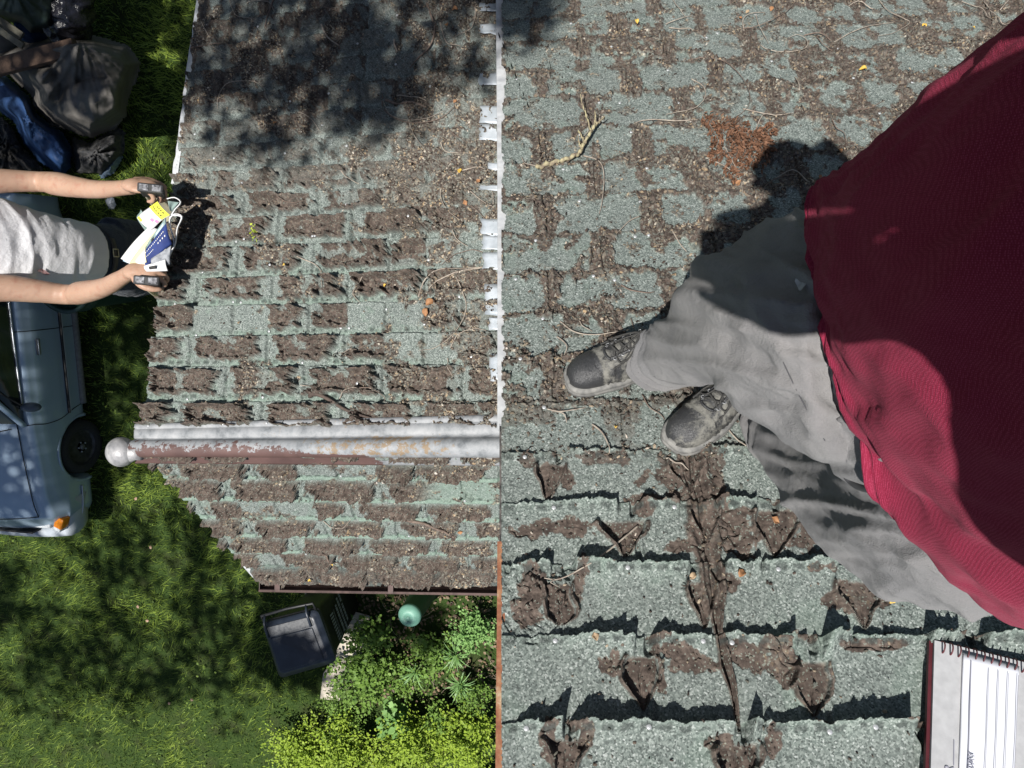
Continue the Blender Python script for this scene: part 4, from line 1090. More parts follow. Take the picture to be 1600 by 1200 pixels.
# jeans
mb = MB()
mtorso(mb, [(118, 396, 3.44, .132, .122), (140, 397, 3.53, .140, .125), (165, 398, 3.62, .152, .13), (185, 396, 3.74, .15, .125)])
limbM(mb, [cpx(172, 372, 3.66) + [.105], cpx(215, 372, 3.86) + [.094], cpx(270, 374, 4.10) + [.070], cpx(330, 372, 4.35) + [.062], cpx(375, 370, 4.65) + [.066], cpx(410, 368, 4.92) + [.068]], 22, 20)
limbM(mb, [cpx(172, 425, 3.66) + [.105], cpx(212, 436, 3.86) + [.094], cpx(268, 428, 4.10) + [.070], cpx(330, 420, 4.35) + [.062], cpx(375, 412, 4.65) + [.066], cpx(410, 408, 4.92) + [.068]], 22, 20)
v, nr, fs = fuse(mb, .010, 3)
wr = ridged(v[:, 0] * 9, v[:, 1] * 7 + v[:, 2] * 10, 1, 631, 3) * .007
jeans = obj('jeans', v + nr * wr[:, None], fs, m_denim, man)
# belt with buckle, belt loops
bl = MB(); cb = np.array(cpx(145, 397, 3.55)); axb = unit(np.array(cpx(165, 398, 3.62)) - np.array(cpx(118, 396, 3.44))); s1 = unit(ix - axb * ix.dot(axb)); s2 = np.cross(axb, s1)
pts = [toW(cb + s1 * .160 * math.cos(a) * abs(math.cos(a)) ** -.1 + s2 * .145 * math.sin(a)) for a in np.linspace(.001, 2 * math.pi + .001, 48)]
vs = []; 
for p_ in pts: vs += [p_ - dW(axb) * .017, p_ + dW(axb) * .017]
bl.add(vs, [(2 * i, 2 * i + 1, 2 * i + 3, 2 * i + 2) for i in range(47)]); o_ = bl.build('belt', m_belt, man); q_ = o_.modifiers.new('s', 'SOLIDIFY'); q_.thickness = .005; q_.offset = 0
m_brass = simple('brass', (.45, .40, .28), (.6, .55, .4), 40, .3, .9)
fr_ = cb + s2 * (-.136 if s2[2] > 0 else .136)
sfront = s2 if s2[0] > 0 else -s2
fr_ = cb + sfront * .149
bk = MB()
for a, b_ in (((.02, .018), (.02, -.018)), ((.02, -.018), (-.02, -.018)), ((-.02, -.018), (-.02, .018)), ((-.02, .018), (.02, .018))):
    bk.tube([toW(fr_ + s1 * a[0] + axb * a[1]), toW(fr_ + s1 * b_[0] + axb * b_[1])], .003, 8)
bk.build('buckle', m_brass, o_)
# boots on the rungs
mb = MB()
for py in (369, 408):
    c0 = np.array(cpx(412, py, 4.98)); mb.ellipsoid(toW(c0 + np.array([.05, 0, .05])), dW([.15, 0, .02]), dW([0, .05, 0]), dW([-.005, 0, .045]), 16, 10)
m_boot = simple('boot leather', (.03, .022, .016), (.06, .045, .03), 30, .6)
for py in (369, 408):
    mb = MB(); c0 = np.array(cpx(412, py, 4.95)); mb.ellipsoid(toW(c0 + np.array([.05, 0, .05])), dW([.15, 0, .02]), dW([0, .05, 0]), dW([-.005, 0, .05]), 18, 12)
    mb.tube([toW(c0 + np.array([0, 0, -.10])), toW(c0 + np.array([0, 0, .05]))], .052, 16); v, nr, fs = fuse(mb, .01, 2); obj('boot', v, fs, m_boot, man)
# stain on the shirt
kk = np.argsort(np.hypot(W2view(world_loc(tee) + np.array([v_.co[:] for v_ in tee.data.vertices]))[:, 0] * 0, 0))[:1]
def on_mesh(vw, px, py, lift=.004):
    pv_ = W2view(vw); a = pv_[:, 0] / pv_[:, 2] * F + 800; b = pv_[:, 1] / pv_[:, 2] * F + 600
    k = np.where(np.hypot(a - px, b - py) < 3.5)[0]
    if len(k) == 0: k = np.argsort(np.hypot(a - px, b - py))[:4]
    return toW(Vc(px, py, float(pv_[k, 2].min()) - lift))
tv = np.array([v_.co[:] for v_ in tee.data.vertices]) + world_loc(tee)
st = MB(); rim = [on_mesh(tv, 68 + 9 * math.cos(a) * (1 + .25 * math.sin(3 * a)), 424.5 + (3.4 + 1.2 * math.sin(2 * a)) * math.sin(a) + 2.4 * math.cos(a)) for a in np.linspace(0, 2 * math.pi, 17)[:-1]]
st.add([on_mesh(tv, 68, 424.5)] + rim, [(0, i + 1, (i + 1) % 16 + 1) for i in range(16)]); st.build('stain', mst, tee)

# ---------------------------------------------------------------- ladder
m_rail = simple('yellowed ladder rail', (.50, .46, .33), (.62, .58, .44), 14, .55, .1)
m_cap = simple('black rubber cap', (.012, .012, .013), (.04, .04, .042), 50, .55)
m_tape = simple('worn silver tape on rubber', (.02, .02, .022), (.40, .40, .42), 75, .35, .3)
lad_dir = unit(np.array([-.30, .02, .955]))
ladder = empty('ladder', G(500, 400), 'extension ladder with black rubber caps on its rails leaning on the roof edge', 'ladder')
tops = [np.array(cpx(237, 297, 2.775)), np.array(cpx(231, 440, 2.775))]
side_l = unit(tops[1] - tops[0]); dep_l = np.cross(lad_dir, side_l)
for tp in tops:
    L = (HCAM - tp @ GRAV) / (lad_dir @ GRAV)
    rl = MB()
    a = tp + dep_l * 0; 
    for off in (-.034, .034):
        rl.box(toW(a + lad_dir * L / 2 + dep_l * off), dW(lad_dir) * L / 2, dW(side_l) * .015, dW(dep_l) * .003)
    rl.box(toW(a + lad_dir * L / 2), dW(lad_dir) * L / 2, dW(side_l) * .003, dW(dep_l) * .034)
    ro = rl.build('rail', m_rail, ladder, False)
    cp_ = MB(); cp_.box(toW(a + lad_dir * .02), dW(lad_dir) * .045, dW(side_l) * .017, dW(dep_l) * .045)
    cp_.box(toW(a - lad_dir * .028), dW(lad_dir) * .008, dW(side_l) * .019, dW(dep_l) * .050)
    cp_.build('rubber_cap', m_cap, ro, False, bevel=.006)
    tp_ = MB(); 
    for sg in (-1, 1): tp_.box(toW(a - lad_dir * .0365 + dep_l * .024 * sg), dW(lad_dir) * .0015, dW(side_l) * .013, dW(dep_l) * .017)
    tp_.build('cap_tape', m_tape, ro, False, bevel=.001)
for i in range(12):
    k_ = .45 + i * .305
    p0 = tops[0] + lad_dir * k_; p1 = tops[1] + lad_dir * k_
    MB().tube([toW(p0), toW(p1)], .016, 12).build('rung', m_rail, ladder)

# ---------------------------------------------------------------- newspaper
def papermat(name, c, c2=None): return simple(name, c, c2 or tuple(min(1, q * 1.12) for q in c), 30, .75)
m_paper = papermat('newsprint', (.60, .60, .60)); m_navy = papermat('navy print', (.008, .022, .12), (.012, .035, .17)); m_yel = papermat('yellow print', (.80, .76, .06))
m_grnp = papermat('grey green print', (.20, .27, .25)); m_black = papermat('black ink', (.02, .02, .02)); m_pink = papermat('pink print', (.6, .2, .35)); m_cy = papermat('pale blue print', (.42, .55, .66))
news = empty('newspaper', V(232, 365, 3.05), 'folded newspaper and coloured flyers held open between two hands', 'newspaper')
def nsc(q): return (236 + (q[0] - 236) * 1.13, 368 + (q[1] - 368) * 1.13, q[2])
def sheet(a, b, c, d, mat, bend=.0, n=14, name='page', th=.0008, parent=None, z=None):
    """corner px,py,Z: a-b one edge, d-c the opposite; bulges along the view by bend"""
    parent = parent or news
    A, B, C_, D = (np.array(cpx(*nsc(q))) for q in (a, b, c, d)); nv = unit(np.cross(B - A, D - A)); nv = nv if nv[2] < 0 else -nv
    vs = []
    for i in range(n):
        u = i / (n - 1)
        for j in range(n):
            v_ = j / (n - 1)
            p = (A * (1 - u) + B * u) * (1 - v_) + (D * (1 - u) + C_ * u) * v_
            bb_ = bend if not hasattr(bend, '__len__') else bend[0]
            p = p + nv * (bb_ * math.sin(math.pi * v_) + (bend[1] * math.sin(math.pi * u) if hasattr(bend, '__len__') else 0) + .0025 * math.sin(7 * u + 3 * v_))
            vs.append(toW(p))
    mb_ = MB().add(vs, [(i * n + j, i * n + n + j, i * n + n + j + 1, i * n + j + 1) for i in range(n - 1) for j in range(n - 1)])
    o = mb_.build(name, mat, parent); s_ = o.modifiers.new('s', 'SOLIDIFY'); s_.thickness = th; s_.offset = 0
    def at(u, v_, lift=.0022):
        p = (A * (1 - u) + B * u) * (1 - v_) + (D * (1 - u) + C_ * u) * v_
        bb_ = bend if not hasattr(bend, '__len__') else bend[0]
        return toW(p + nv * (lift + bb_ * math.sin(math.pi * v_) + (bend[1] * math.sin(math.pi * u) if hasattr(bend, '__len__') else 0) + .0025 * math.sin(7 * u + 3 * v_)))
    return o, at
def panel(at, u0, u1, v0, v1, mat, name, parent, n=6, lift=.0022):
    vs = [at(u0 + (u1 - u0) * i / n, v0 + (v1 - v0) * j / n, lift) for i in range(n + 1) for j in range(n + 1)]; m = n + 1
    return MB().add(vs, [(i * m + j, i * m + m + j, i * m + m + j + 1, i * m + j + 1) for i in range(n) for j in range(n)]).build(name, mat, parent)
# white fanned sheets below
fan = [((194, 400, 2.815), (221, 412, 2.80), (247, 360, 2.79), (234, 355, 2.80), m_paper), ((197, 403, 2.81), (225, 415, 2.795), (250, 362, 2.785), (237, 357, 2.797), m_cy),
       ((200, 404, 2.807), (228, 416, 2.79), (252, 364, 2.78), (241, 359, 2.79), m_paper), ((206, 406, 2.80), (232, 417, 2.785), (254, 366, 2.775), (244, 360, 2.785), papermat('cream print', (.62, .58, .30))), ((213, 408, 2.795), (238, 417, 2.78), (256, 368, 2.77), (247, 362, 2.78), m_paper)]
for q in fan: sheet(*q[:4], q[4], .006)
# yellow and pastel flyer, rolled
o_, at = sheet((217, 344, 2.80), (246, 321, 2.79), (263, 340, 2.785), (236, 361, 2.795), m_paper, (.012, .010), name='flyer')
panel(at, .64, .99, .0, .98, m_yel, 'yellow_block', o_); panel(at, .02, .12, .02, .4, m_yel, 'yellow_corner', o_)
panel(at, .25, .42, .25, .42, m_cy, 'blue_block', o_); panel(at, .32, .44, .62, .78, m_pink, 'pink_block', o_); panel(at, .2, .3, .8, .95, m_cy, 'blue_strip', o_); panel(at, .40, .52, .82, .97, m_pink, 'pink_strip', o_)
for i in range(5): panel(at, .73, .78, .12 + i * .16, .21 + i * .16, m_black, 'ink_mark', o_, 2, .003)
for i in range(4): panel(at, .86, .91, .30 + i * .14, .38 + i * .14, m_black, 'ink_mark', o_, 2, .003)
sheet((216, 343, 2.815), (222, 332, 2.82), (240, 355, 2.815), (232, 366, 2.81), m_grnp, .012)
sheet((259, 320, 2.775), (275, 322, 2.79), (266, 335, 2.80), (262, 334, 2.78), m_grnp, .006); 
# thick white loops of the folded paper seen edge on
for pts in ([(258, 318), (268, 316), (276, 322), (268, 332), (261, 345), (262, 358), (266, 372), (266, 384), (260, 394)], [(262, 346), (268, 339), (278, 342), (272, 356), (270, 368), (268, 380), (262, 392), (258, 402)], [(262, 344), (266, 341), (272, 341), (277, 343), (275, 350)]):
    P = smooth_pts([cpx(*nsc((x, y, 2.79))) for x, y in pts], 26); vs = []
    for p_ in P: vs += [toW(p_), toW(p_ * (1 + .10 / np.linalg.norm(p_)) + np.array([.004, 0, 0]))]
    o_ = MB().add(vs, [(2 * i, 2 * i + 1, 2 * i + 3, 2 * i + 2) for i in range(25)]).build('page', m_paper, news); q_ = o_.modifiers.new('s', 'SOLIDIFY'); q_.thickness = .004
# navy advertisement with a small round mark and a line of lettering
o_, at = sheet((228, 386, 2.765), (257, 343, 2.755), (265, 380, 2.765), (229, 412, 2.765), m_navy, (.010, .006), name='navy_page')
panel(at, .02, .98, .0, .24, m_grnp, 'grey_band', o_)
panel(at, .55, .9, .10, .22, m_cy, 'pale_band', o_, lift=.003)
panel(at, .36, .46, .12, .26, m_black, 'round_mark', o_, lift=.0035)
rr_ = random.Random(4)
for i in range(13):
    u0 = .10 + i * .062; panel(at, u0, u0 + .03, .40, .45, m_paper, 'letter_mark', o_, 1, .003)
for i in range(4): panel(at, .60 + i * .09, .635 + i * .09, .58, .64, m_paper, 'letter_mark', o_, 1, .003)
for i in range(6): panel(at, .12 + i * .05, .15 + i * .05, .62, .655, m_paper, 'letter_mark', o_, 1, .003)
sheet((236, 400, 2.75), (264, 382, 2.752), (262, 408, 2.76), (238, 410, 2.755), papermat('grey photograph', (.12, .13, .15), (.42, .43, .45)), .006)
sheet((226, 410, 2.752), (256, 401, 2.748), (259, 417, 2.752), (230, 418, 2.756), m_paper, .004); sheet((213, 404, 2.765), (229, 382, 2.755), (230, 405, 2.755), (225, 408, 2.76), papermat('cream page', (.62, .58, .42)), .004)
sheet((233, 411, 2.744), (243, 409, 2.742), (243, 414, 2.744), (234, 415, 2.746), m_black, 0, 4, 'printed_box'); 

def cpx(px, py, Z): return list(Vc(px, py, Z))
# ================================================================ CAR
def m_carpaint():
    t = NT('silver blue car paint'); t.set(.34, .2)
    n = t.noise(2.5, 4); c = t.mix(n, (.24, .32, .41), (.30, .38, .47)); t.col(c)
    t.b.inputs['Coat Weight'].default_value = .6; t.b.inputs['Coat Roughness'].default_value = .12
    t.bump(t.noise(3, 2), .03, .01); return t.m
m_car = m_carpaint(); m_win = simple('car window', (.008, .014, .014), None, rough=.08); m_rub = simple('black rubber', (.008, .008, .008), (.02, .02, .02), 40, .75)
m_tyre = simple('tyre', (.008, .008, .009), (.022, .022, .022), 60, .85, 0, .5, 160, .004); m_trim = simple('grey trim', (.10, .10, .10), (.16, .16, .16), 30, .6); m_chrome = simple('dull chrome', (.4, .42, .45), None, rough=.3, metal=.8)
wc = G(130, 698, .31)
fA = G(120, 760, .35) - G(97, 540, .35); fA[2] = 0; fA = unit(fA); up = np.array([0, 0, 1.]); out_ = np.cross(up, fA)
if out_ @ (G(300, 700) - G(100, 700)) < 0: out_ = -out_
HW = .84
car0 = wc - out_ * (HW - .02); car0[2] = 0
def K(s, o, h):
    if s < -.9: s = -.9 + (s + .9) * .78
    return car0 + fA * s + out_ * o + up * h     # along (front axle = 0), sideways, up
car = empty('parked_car', K(-1.2, 0, 0), 'silver blue hatchback with amber turn signal parked on the lawn', 'car')
# body cross-sections: rows of (offset, height) from sill to the centre line
def sect(s):
    f = s
    nose = float(ss(.62, .92, f)); tail = float(ss(-2.9, -3.25, f))
    w_ = HW - .10 * nose ** 2 - .05 * tail; top = float(np.interp(f, [-3.3, -3.0, -.55, -.3, .4, .7, .86, .95], [.80, .98, .98, .965, .90, .82, .70, .55]))
    cen = float(np.interp(f, [-3.3, -3.0, -.55, -.3, .4, .7, .86, .95], [.84, 1.02, 1.03, 1.02, .965, .88, .74, .56]))
    return [(w_ - .10, .20), (w_ - .02, .26), (w_ + .0, .42), (w_ + .012, .56), (w_ + .012, .62), (w_ - .005, top - .17), (w_ - .03, top - .10), (w_ - .055, top - .035), (w_ - .10, top - .01), (w_ - .17, top + .002), (w_ - .30, top + .5 * (cen - top)), (w_ * .3, cen - .004), (0, cen)]
st = np.concatenate([np.linspace(-3.3, -.6, 20), np.linspace(-.55, .95, 46)]); rows_ = []
for s in st:
    q = sect(s); full = [(o, h) for o, h in q] + [(-o, h) for o, h in q[::-1][1:]]
    P = smooth_pts(full, 61); bow = .05 * float(ss(.55, .95, s))
    rows_.append([K(s - bow * (abs(p[0]) / HW) ** 2 * 1.8, p[0], p[1]) for p in P])
V_ = np.array(rows_); n, m, _ = V_.shape; idx = np.arange(n * m).reshape(n, m); q = np.stack([idx[:-1, :-1], idx[:-1, 1:], idx[1:, 1:], idx[1:, :-1]], -1).reshape(-1, 4)
fl = [tuple(r) for r in q] + [tuple(idx[0]), tuple(idx[-1][::-1]), ] + [(idx[i, 0], idx[i + 1, 0], idx[i + 1, -1], idx[i, -1]) for i in range(n - 1)]
body = obj('body', V_.reshape(-1, 3), fl, m_car, car)
# wheel arches cut through the side
cut = MB()
for s in (0, -2.45):
    for sg in (1, -1): cut.tube([K(s, sg * (HW - .24), .31), K(s, sg * (HW + .1), .31)], .365, 48)
co = cut.build('arch_cutter', m_rub, None); 
bo = body.modifiers.new('b', 'BOOLEAN'); bo.operation = 'DIFFERENCE'; bo.object = co; bo.solver = 'EXACT'
dg = bpy.context.evaluated_depsgraph_get(); nm_ = bpy.data.meshes.new_from_object(body.evaluated_get(dg)); body.modifiers.clear(); body.data = nm_; bpy.data.objects.remove(co)
# greenhouse
gst = [(-3.1, 1.0, 1.05, .72), (-2.9, 1.0, 1.40, .66), (-2.5, 1.0, 1.46, .62), (-1.5, 1.0, 1.48, .60), (-1.1, .99, 1.46, .59), (-.75, .985, 1.26, .64), (-.42, .975, 1.02, .70)]
gl = MB(); G_ = smooth_pts(gst, 26); rw = []
for s, b0, t0, tw in G_: rw.append([(HW - .095, b0), (HW - .12, b0 + (t0 - b0) * .25), (tw + .03, b0 + (t0 - b0) * .85), (tw - .06, t0 - .01), (tw * .5, t0 + .015), (0, t0 + .02), (-tw * .5, t0 + .015), (-tw + .06, t0 - .01), (-tw - .03, b0 + (t0 - b0) * .85), (-HW + .12, b0 + (t0 - b0) * .25), (-HW + .095, b0)])
vs = [K(G_[i][0], o, h) for i in range(len(rw)) for o, h in rw[i]]; m = 11
gl.add(vs, [(i * m + j, i * m + j + 1, i * m + m + j + 1, i * m + m + j) for i in range(len(rw) - 1) for j in range(m - 1)]); gl.build('window_glass', m_win, car)
rf = MB(); vs = [K(G_[i][0], o * 1.01, h + .012) for i in range(4, 17) for o, h in rw[i][3:8]]; 
rf.add(vs, [(i * 5 + j, i * 5 + j + 1, i * 5 + 6 + j, i * 5 + 5 + j) for i in range(12) for j in range(4)]); o_ = rf.build('roof_panel', m_car, car); q_ = o_.modifiers.new('s', 'SOLIDIFY'); q_.thickness = .02
def strp(name, pts, r, mat, flat=1., parent=car, n=24, nn=8): return MB().tube(list(smooth_pts([K(*p) for p in pts], n)), r, nn, flat=flat).build(name, mat, parent)
for sg in (1, -1):
    strp('window_trim', [(-3.0, sg * (HW - .085), 1.0), (-1.5, sg * (HW - .085), 1.0), (-.62, sg * (HW - .087), .985)], .011, m_chrome)
    strp('a_pillar', [(-.40, sg * (HW - .10), .98), (-.72, sg * (HW - .15), 1.24), (-1.08, sg * .60, 1.45), (-1.6, sg * .60, 1.475), (-2.8, sg * .62, 1.44)], .030, m_car)
    strp('window_seal', [(-.62, sg * (HW - .078), .99), (-.78, sg * (HW - .12), 1.18), (-1.1, sg * (.64), 1.40)], .009, m_rub)
    strp('side_moulding', [(-3.0, sg * (HW + .016), .50), (-1.5, sg * (HW + .018), .50), (-.44, sg * (HW + .018), .50)], .020, m_rub, .5)
    strp('moulding_edge', [(-3.0, sg * (HW + .030), .485), (-1.5, sg * (HW + .032), .485), (-.46, sg * (HW + .032), .485)], .004, m_chrome)
    strp('sill', [(-3.0, sg * (HW - .02), .26), (-1.5, sg * (HW - .02), .26), (-.5, sg * (HW - .02), .26)], .045, m_trim)
    strp('moulding_front', [(.42, sg * (HW + .014), .42), (.62, sg * (HW + .006), .42), (.76, sg * (HW - .02), .42)], .012, m_chrome)
# door seams
strp('door_seam', [(-.40, HW - .08, .965), (-.40, HW - .028, .90), (-.385, HW - .004, .8), (-.40, HW + .014, .62), (-.47, HW + .004, .42), (-.50, HW - .012, .28)], .0045, m_rub)
strp('door_seam', [(-1.52, HW - .085, .99), (-1.52, HW - .028, .90), (-1.52, HW - .002, .8), (-1.52, HW + .014, .62), (-1.52, HW + .004, .42), (-1.52, HW - .012, .28)], .0045, m_rub)
strp('hood_seam', [(-.42, .66, .985), (.0, .665, .955), (.45, .665, .905), (.66, .655, .845)], .005, m_rub)
strp('hood_seam', [(-.42, -.66, .985), (.0, -.665, .955), (.45, -.665, .905), (.66, -.655, .845)], .005, m_rub)
strp('hood_seam', [(.66, -.655, .845), (.70, -.3, .874), (.71, 0, .884), (.70, .3, .874), (.66, .655, .845)], .0045, m_rub)
strp('cowl_seam', [(-.36, -.6, 1.0), (-.30, -.3, 1.015), (-.29, 0, 1.02), (-.30, .3, 1.015), (-.36, .6, 1.0)], .006, m_rub)
strp('wiper', [(-.33, .35, 1.025), (-.45, .2, 1.06), (-.58, -.05, 1.10), (-.66, -.3, 1.14)], .007, m_rub)
# handle
hb = MB().box(K(-1.30, HW + .006, .80), fA * .085, out_ * .006, up * .022).build('handle_recess', m_trim, car, bevel=.004)
hb = MB().box(K(-1.30, HW + .020, .805), fA * .08, out_ * .008, up * .012).build('door_handle', m_chrome, car, bevel=.004)
# mirror
mb = MB(); mb.ellipsoid(K(-.62, HW + .07, 1.04), fA * .05, out_ * .11, up * .075, 18, 12); mb.tube([K(-.58, HW - .06, .985), K(-.60, HW + .03, 1.01)], .028, 10)
v, nr, fs = fuse(mb, .012, 3); mir = obj('side_mirror', v, fs, simple('dark mirror shell', (.05, .065, .085), (.07, .085, .11), 12, .4), car)
# wheel arch lips
for s in (0, -2.45):
    for sg in (1, -1):
        strp('arch_lip', [(s + .375 * math.cos(a), sg * (HW + .008 - .012 * abs(math.cos(a))), .31 + .375 * math.sin(a)) for a in np.linspace(-.15, math.pi + .15, 13)], .018, m_car, .6, n=40)
        wh = MB(); prof = [(.06, .20), (.085, .20), (.10, .20), (.17, .185), (.185, .19), (.195, .21), (.20, .225), (.235, .232), (.28, .228), (.302, .205), (.31, .17), (.31, .06), (.29, .03)]
        N = 48; vs = []
        for r, o in prof:
            for k in range(N): a = 2 * math.pi * k / N; vs.append(K(s + r * math.cos(a), sg * (HW - .24 + o), .31 + r * math.sin(a)))
        wh.add(vs, [(i * N + k, i * N + (k + 1) % N, (i + 1) * N + (k + 1) % N, (i + 1) * N + k) for i in range(5, len(prof) - 1) for k in range(N)])
        w_ = wh.build('wheel', m_tyre, car)
        rm = MB(); rm.add(vs, [(i * N + k, i * N + (k + 1) % N, (i + 1) * N + (k + 1) % N, (i + 1) * N + k) for i in range(0, 5) for k in range(N)] + [tuple(range(N))])
        rm.build('rim', simple('dark steel rim', (.02, .02, .022), (.06, .06, .062), 20, .5, .4), w_)
        for k in range(5):
            a = 2 * math.pi * k / 5 + .3; MB().tube([K(s + .055 * math.cos(a), sg * (HW - .04), .31 + .055 * math.sin(a)), K(s + .055 * math.cos(a), sg * (HW - .022), .31 + .055 * math.sin(a))], .010, 6).build('wheel_nut', m_chrome, w_)
        MB().tube([K(s, sg * (HW - .045), .31), K(s, sg * (HW - .02), .31)], .032, 16).build('hub_cap', m_trim, w_)
# bumper and lamps
bp = []
for a in np.linspace(-1, 1, 41):
    o = a * (HW - .02); s = 1.0 - .07 * abs(a) ** 2.4 - (.42 * max(0, abs(a) - .94) / .06) ** 1.0
    bp.append((s, o))
mb = MB(); prof = [(-.07, .34), (.0, .33), (.03, .42), (.03, .52), (.01, .575), (-.02, .59), (-.09, .585)]
vs = []
for s, o in bp:
    for ds, h in prof: vs.append(K(s + ds * (1 if abs(o) < HW - .06 else .4), o * (1 + (ds if abs(o) > HW - .08 else 0) * .6), h))
m = len(prof); mb.add(vs, [(i * m + j, i * m + j + 1, i * m + m + j + 1, i * m + m + j) for i in range(len(bp) - 1) for j in range(m - 1)])
o_ = mb.build('bumper', simple('pale bumper', (.30, .33, .37), (.42, .45, .48), 6, .4), car); q_ = o_.modifiers.new('s', 'SOLIDIFY'); q_.thickness = .02
m_amber = simple('amber lens', (.75, .25, .01), (.55, .16, .01), 40, .2); m_lens = simple('clear lens', (.45, .47, .48), (.6, .62, .63), 50, .15)
for sg in (1, -1):
    mb = MB(); mb.box(K(.775, sg * (HW - .075), .66), unit(fA - out_ * sg * .35) * .065, unit(out_ * sg + fA * .35) * .05, up * .055); o_ = mb.build('turn_signal', m_amber, car, bevel=.01)
    mb = MB(); mb.box(K(.845, sg * (HW - .105), .66), unit(fA - out_ * sg * .5) * .02, unit(out_ * sg + fA * .5) * .045, up * .055); mb.build('marker_lens', m_lens, car, bevel=.008)
    mb = MB(); mb.box(K(.80, sg * .52, .66), fA * .05, out_ * .13, up * .05); mb.build('headlight', m_lens, car, bevel=.015)
mb = MB()
for i in range(5): mb.box(K(.915, 0, .62 + i * .022), fA * .01, out_ * .42, up * .004)
mb.box(K(.905, 0, .665), fA * .006, out_ * .43, up * .06); mb.build('grille', m_rub, car, False)
# ================================================================ THINGS IN THE YARD
ground_h = lambda px, py: G(px, py, 0.)
# ---- wheeled bin
m_bin = simple('black plastic', (.006, .006, .007), (.014, .014, .015), 30, .5, 0, .15, 90); m_lid = simple('blue grey plastic lid', (.010, .014, .022), (.020, .026, .038), 9, .42, 0, .2, 60, .003)
m_lidg = simple('dusty grey lid panel', (.03, .033, .038), (.09, .092, .095), 35, .6, 0, .3, 120)
HB = 1.08
c00, c10, c11, c01 = G(402, 964, HB), G(487, 943, HB), G(522, 1036, HB), G(433, 1062, HB)     # hinge left, hinge right, front right, front left
wheelie = empty('wheelie_bin', (c00 + c10 + c11 + c01) / 4 - np.array([0, 0, HB]), 'black wheelie bin with blue grey lid standing below the gutter', 'bin')
def Q(u, v_, h):        # u across, v from hinge to front, h height; the body narrows downwards
    k = .70 + .30 * (h / HB); uc, vc = (u - .5) * k + .5, (v_ - .5) * k + .5
    p = (c00 * (1 - uc) + c10 * uc) * (1 - vc) + (c01 * (1 - uc) + c11 * uc) * vc; return np.array([p[0], p[1], h])
def rrect(u0, u1, v0, v1, r, h, n=6):
    out = []
    for cu, cv, a0 in ((u1 - r, v0 + r, -90), (u1 - r, v1 - r, 0), (u0 + r, v1 - r, 90), (u0 + r, v0 + r, 180)):
        for k in range(n + 1): a = math.radians(a0 + 90 * k / n); out.append(Q(cu + r * math.cos(a), cv + r * math.sin(a), h))
    return out
def loft_rings(mb, rings, capb=True, capt=True):
    n = len(rings[0]); vs = [p for r in rings for p in r]; m = len(rings)
    mb.add(vs, [(i * n + k, i * n + (k + 1) % n, (i + 1) * n + (k + 1) % n, (i + 1) * n + k) for i in range(m - 1) for k in range(n)] + ([tuple(range(n))[::-1]] if capb else []) + ([tuple(range((m - 1) * n, m * n))] if capt else []))
mb = MB(); loft_rings(mb, [rrect(.04, .96, .16, .98, .08, .06), rrect(.04, .96, .14, .98, .08, .5), rrect(.03, .97, .13, .99, .07, .92), rrect(.0, 1.0, .12, 1.0, .07, .94), rrect(.0, 1.0, .12, 1.0, .07, 1.0)]); mb.build('body', m_bin, wheelie)
mb = MB(); loft_rings(mb, [rrect(-.005, 1.005, .14, 1.02, .09, .995), rrect(-.015, 1.015, .13, 1.03, .09, 1.01), rrect(-.01, 1.01, .13, 1.03, .09, 1.035), rrect(.03, .97, .16, .98, .09, 1.045), rrect(.05, .95, .18, .95, .08, 1.07), rrect(.08, .92, .22, .92, .08, 1.078)]); lid = mb.build('lid', m_lid, wheelie)
mb = MB(); loft_rings(mb, [rrect(.09, .87, .36, .90, .03, 1.079), rrect(.10, .86, .37, .89, .03, 1.089)]); mb.build('lid_panel', m_lid, lid, bevel=.004)
mb = MB(); loft_rings(mb, [rrect(.10, .90, .19, .345, .02, 1.079), rrect(.10, .90, .195, .34, .02, 1.083)]); mb.build('lid_flap', m_lidg, lid, bevel=.002)
for u in (.09, .86):
    mb = MB(); mb.tube([Q(u, .02, 1.04), Q(u, .12, 1.085), Q(u, .34, 1.092)], .014, 8); mb.build('hinge_arm', m_lid, lid)
mb = MB(); mb.tube([Q(.02, .13, 1.02), Q(.02, .02, 1.035), Q(.5, .0, 1.04), Q(.98, .02, 1.035), Q(.98, .13, 1.02)], .015, 10); mb.build('handle', m_bin, wheelie)
for u in (-.02, 1.02):
    p = Q(u, .12, .12); a_ = unit(c10 - c00); p[2] = .12
    mb = MB(); mb.tube([p - a_ * .03, p + a_ * .03], .12, 28); w_ = mb.build('wheel', m_tyre, wheelie, bevel=.01)
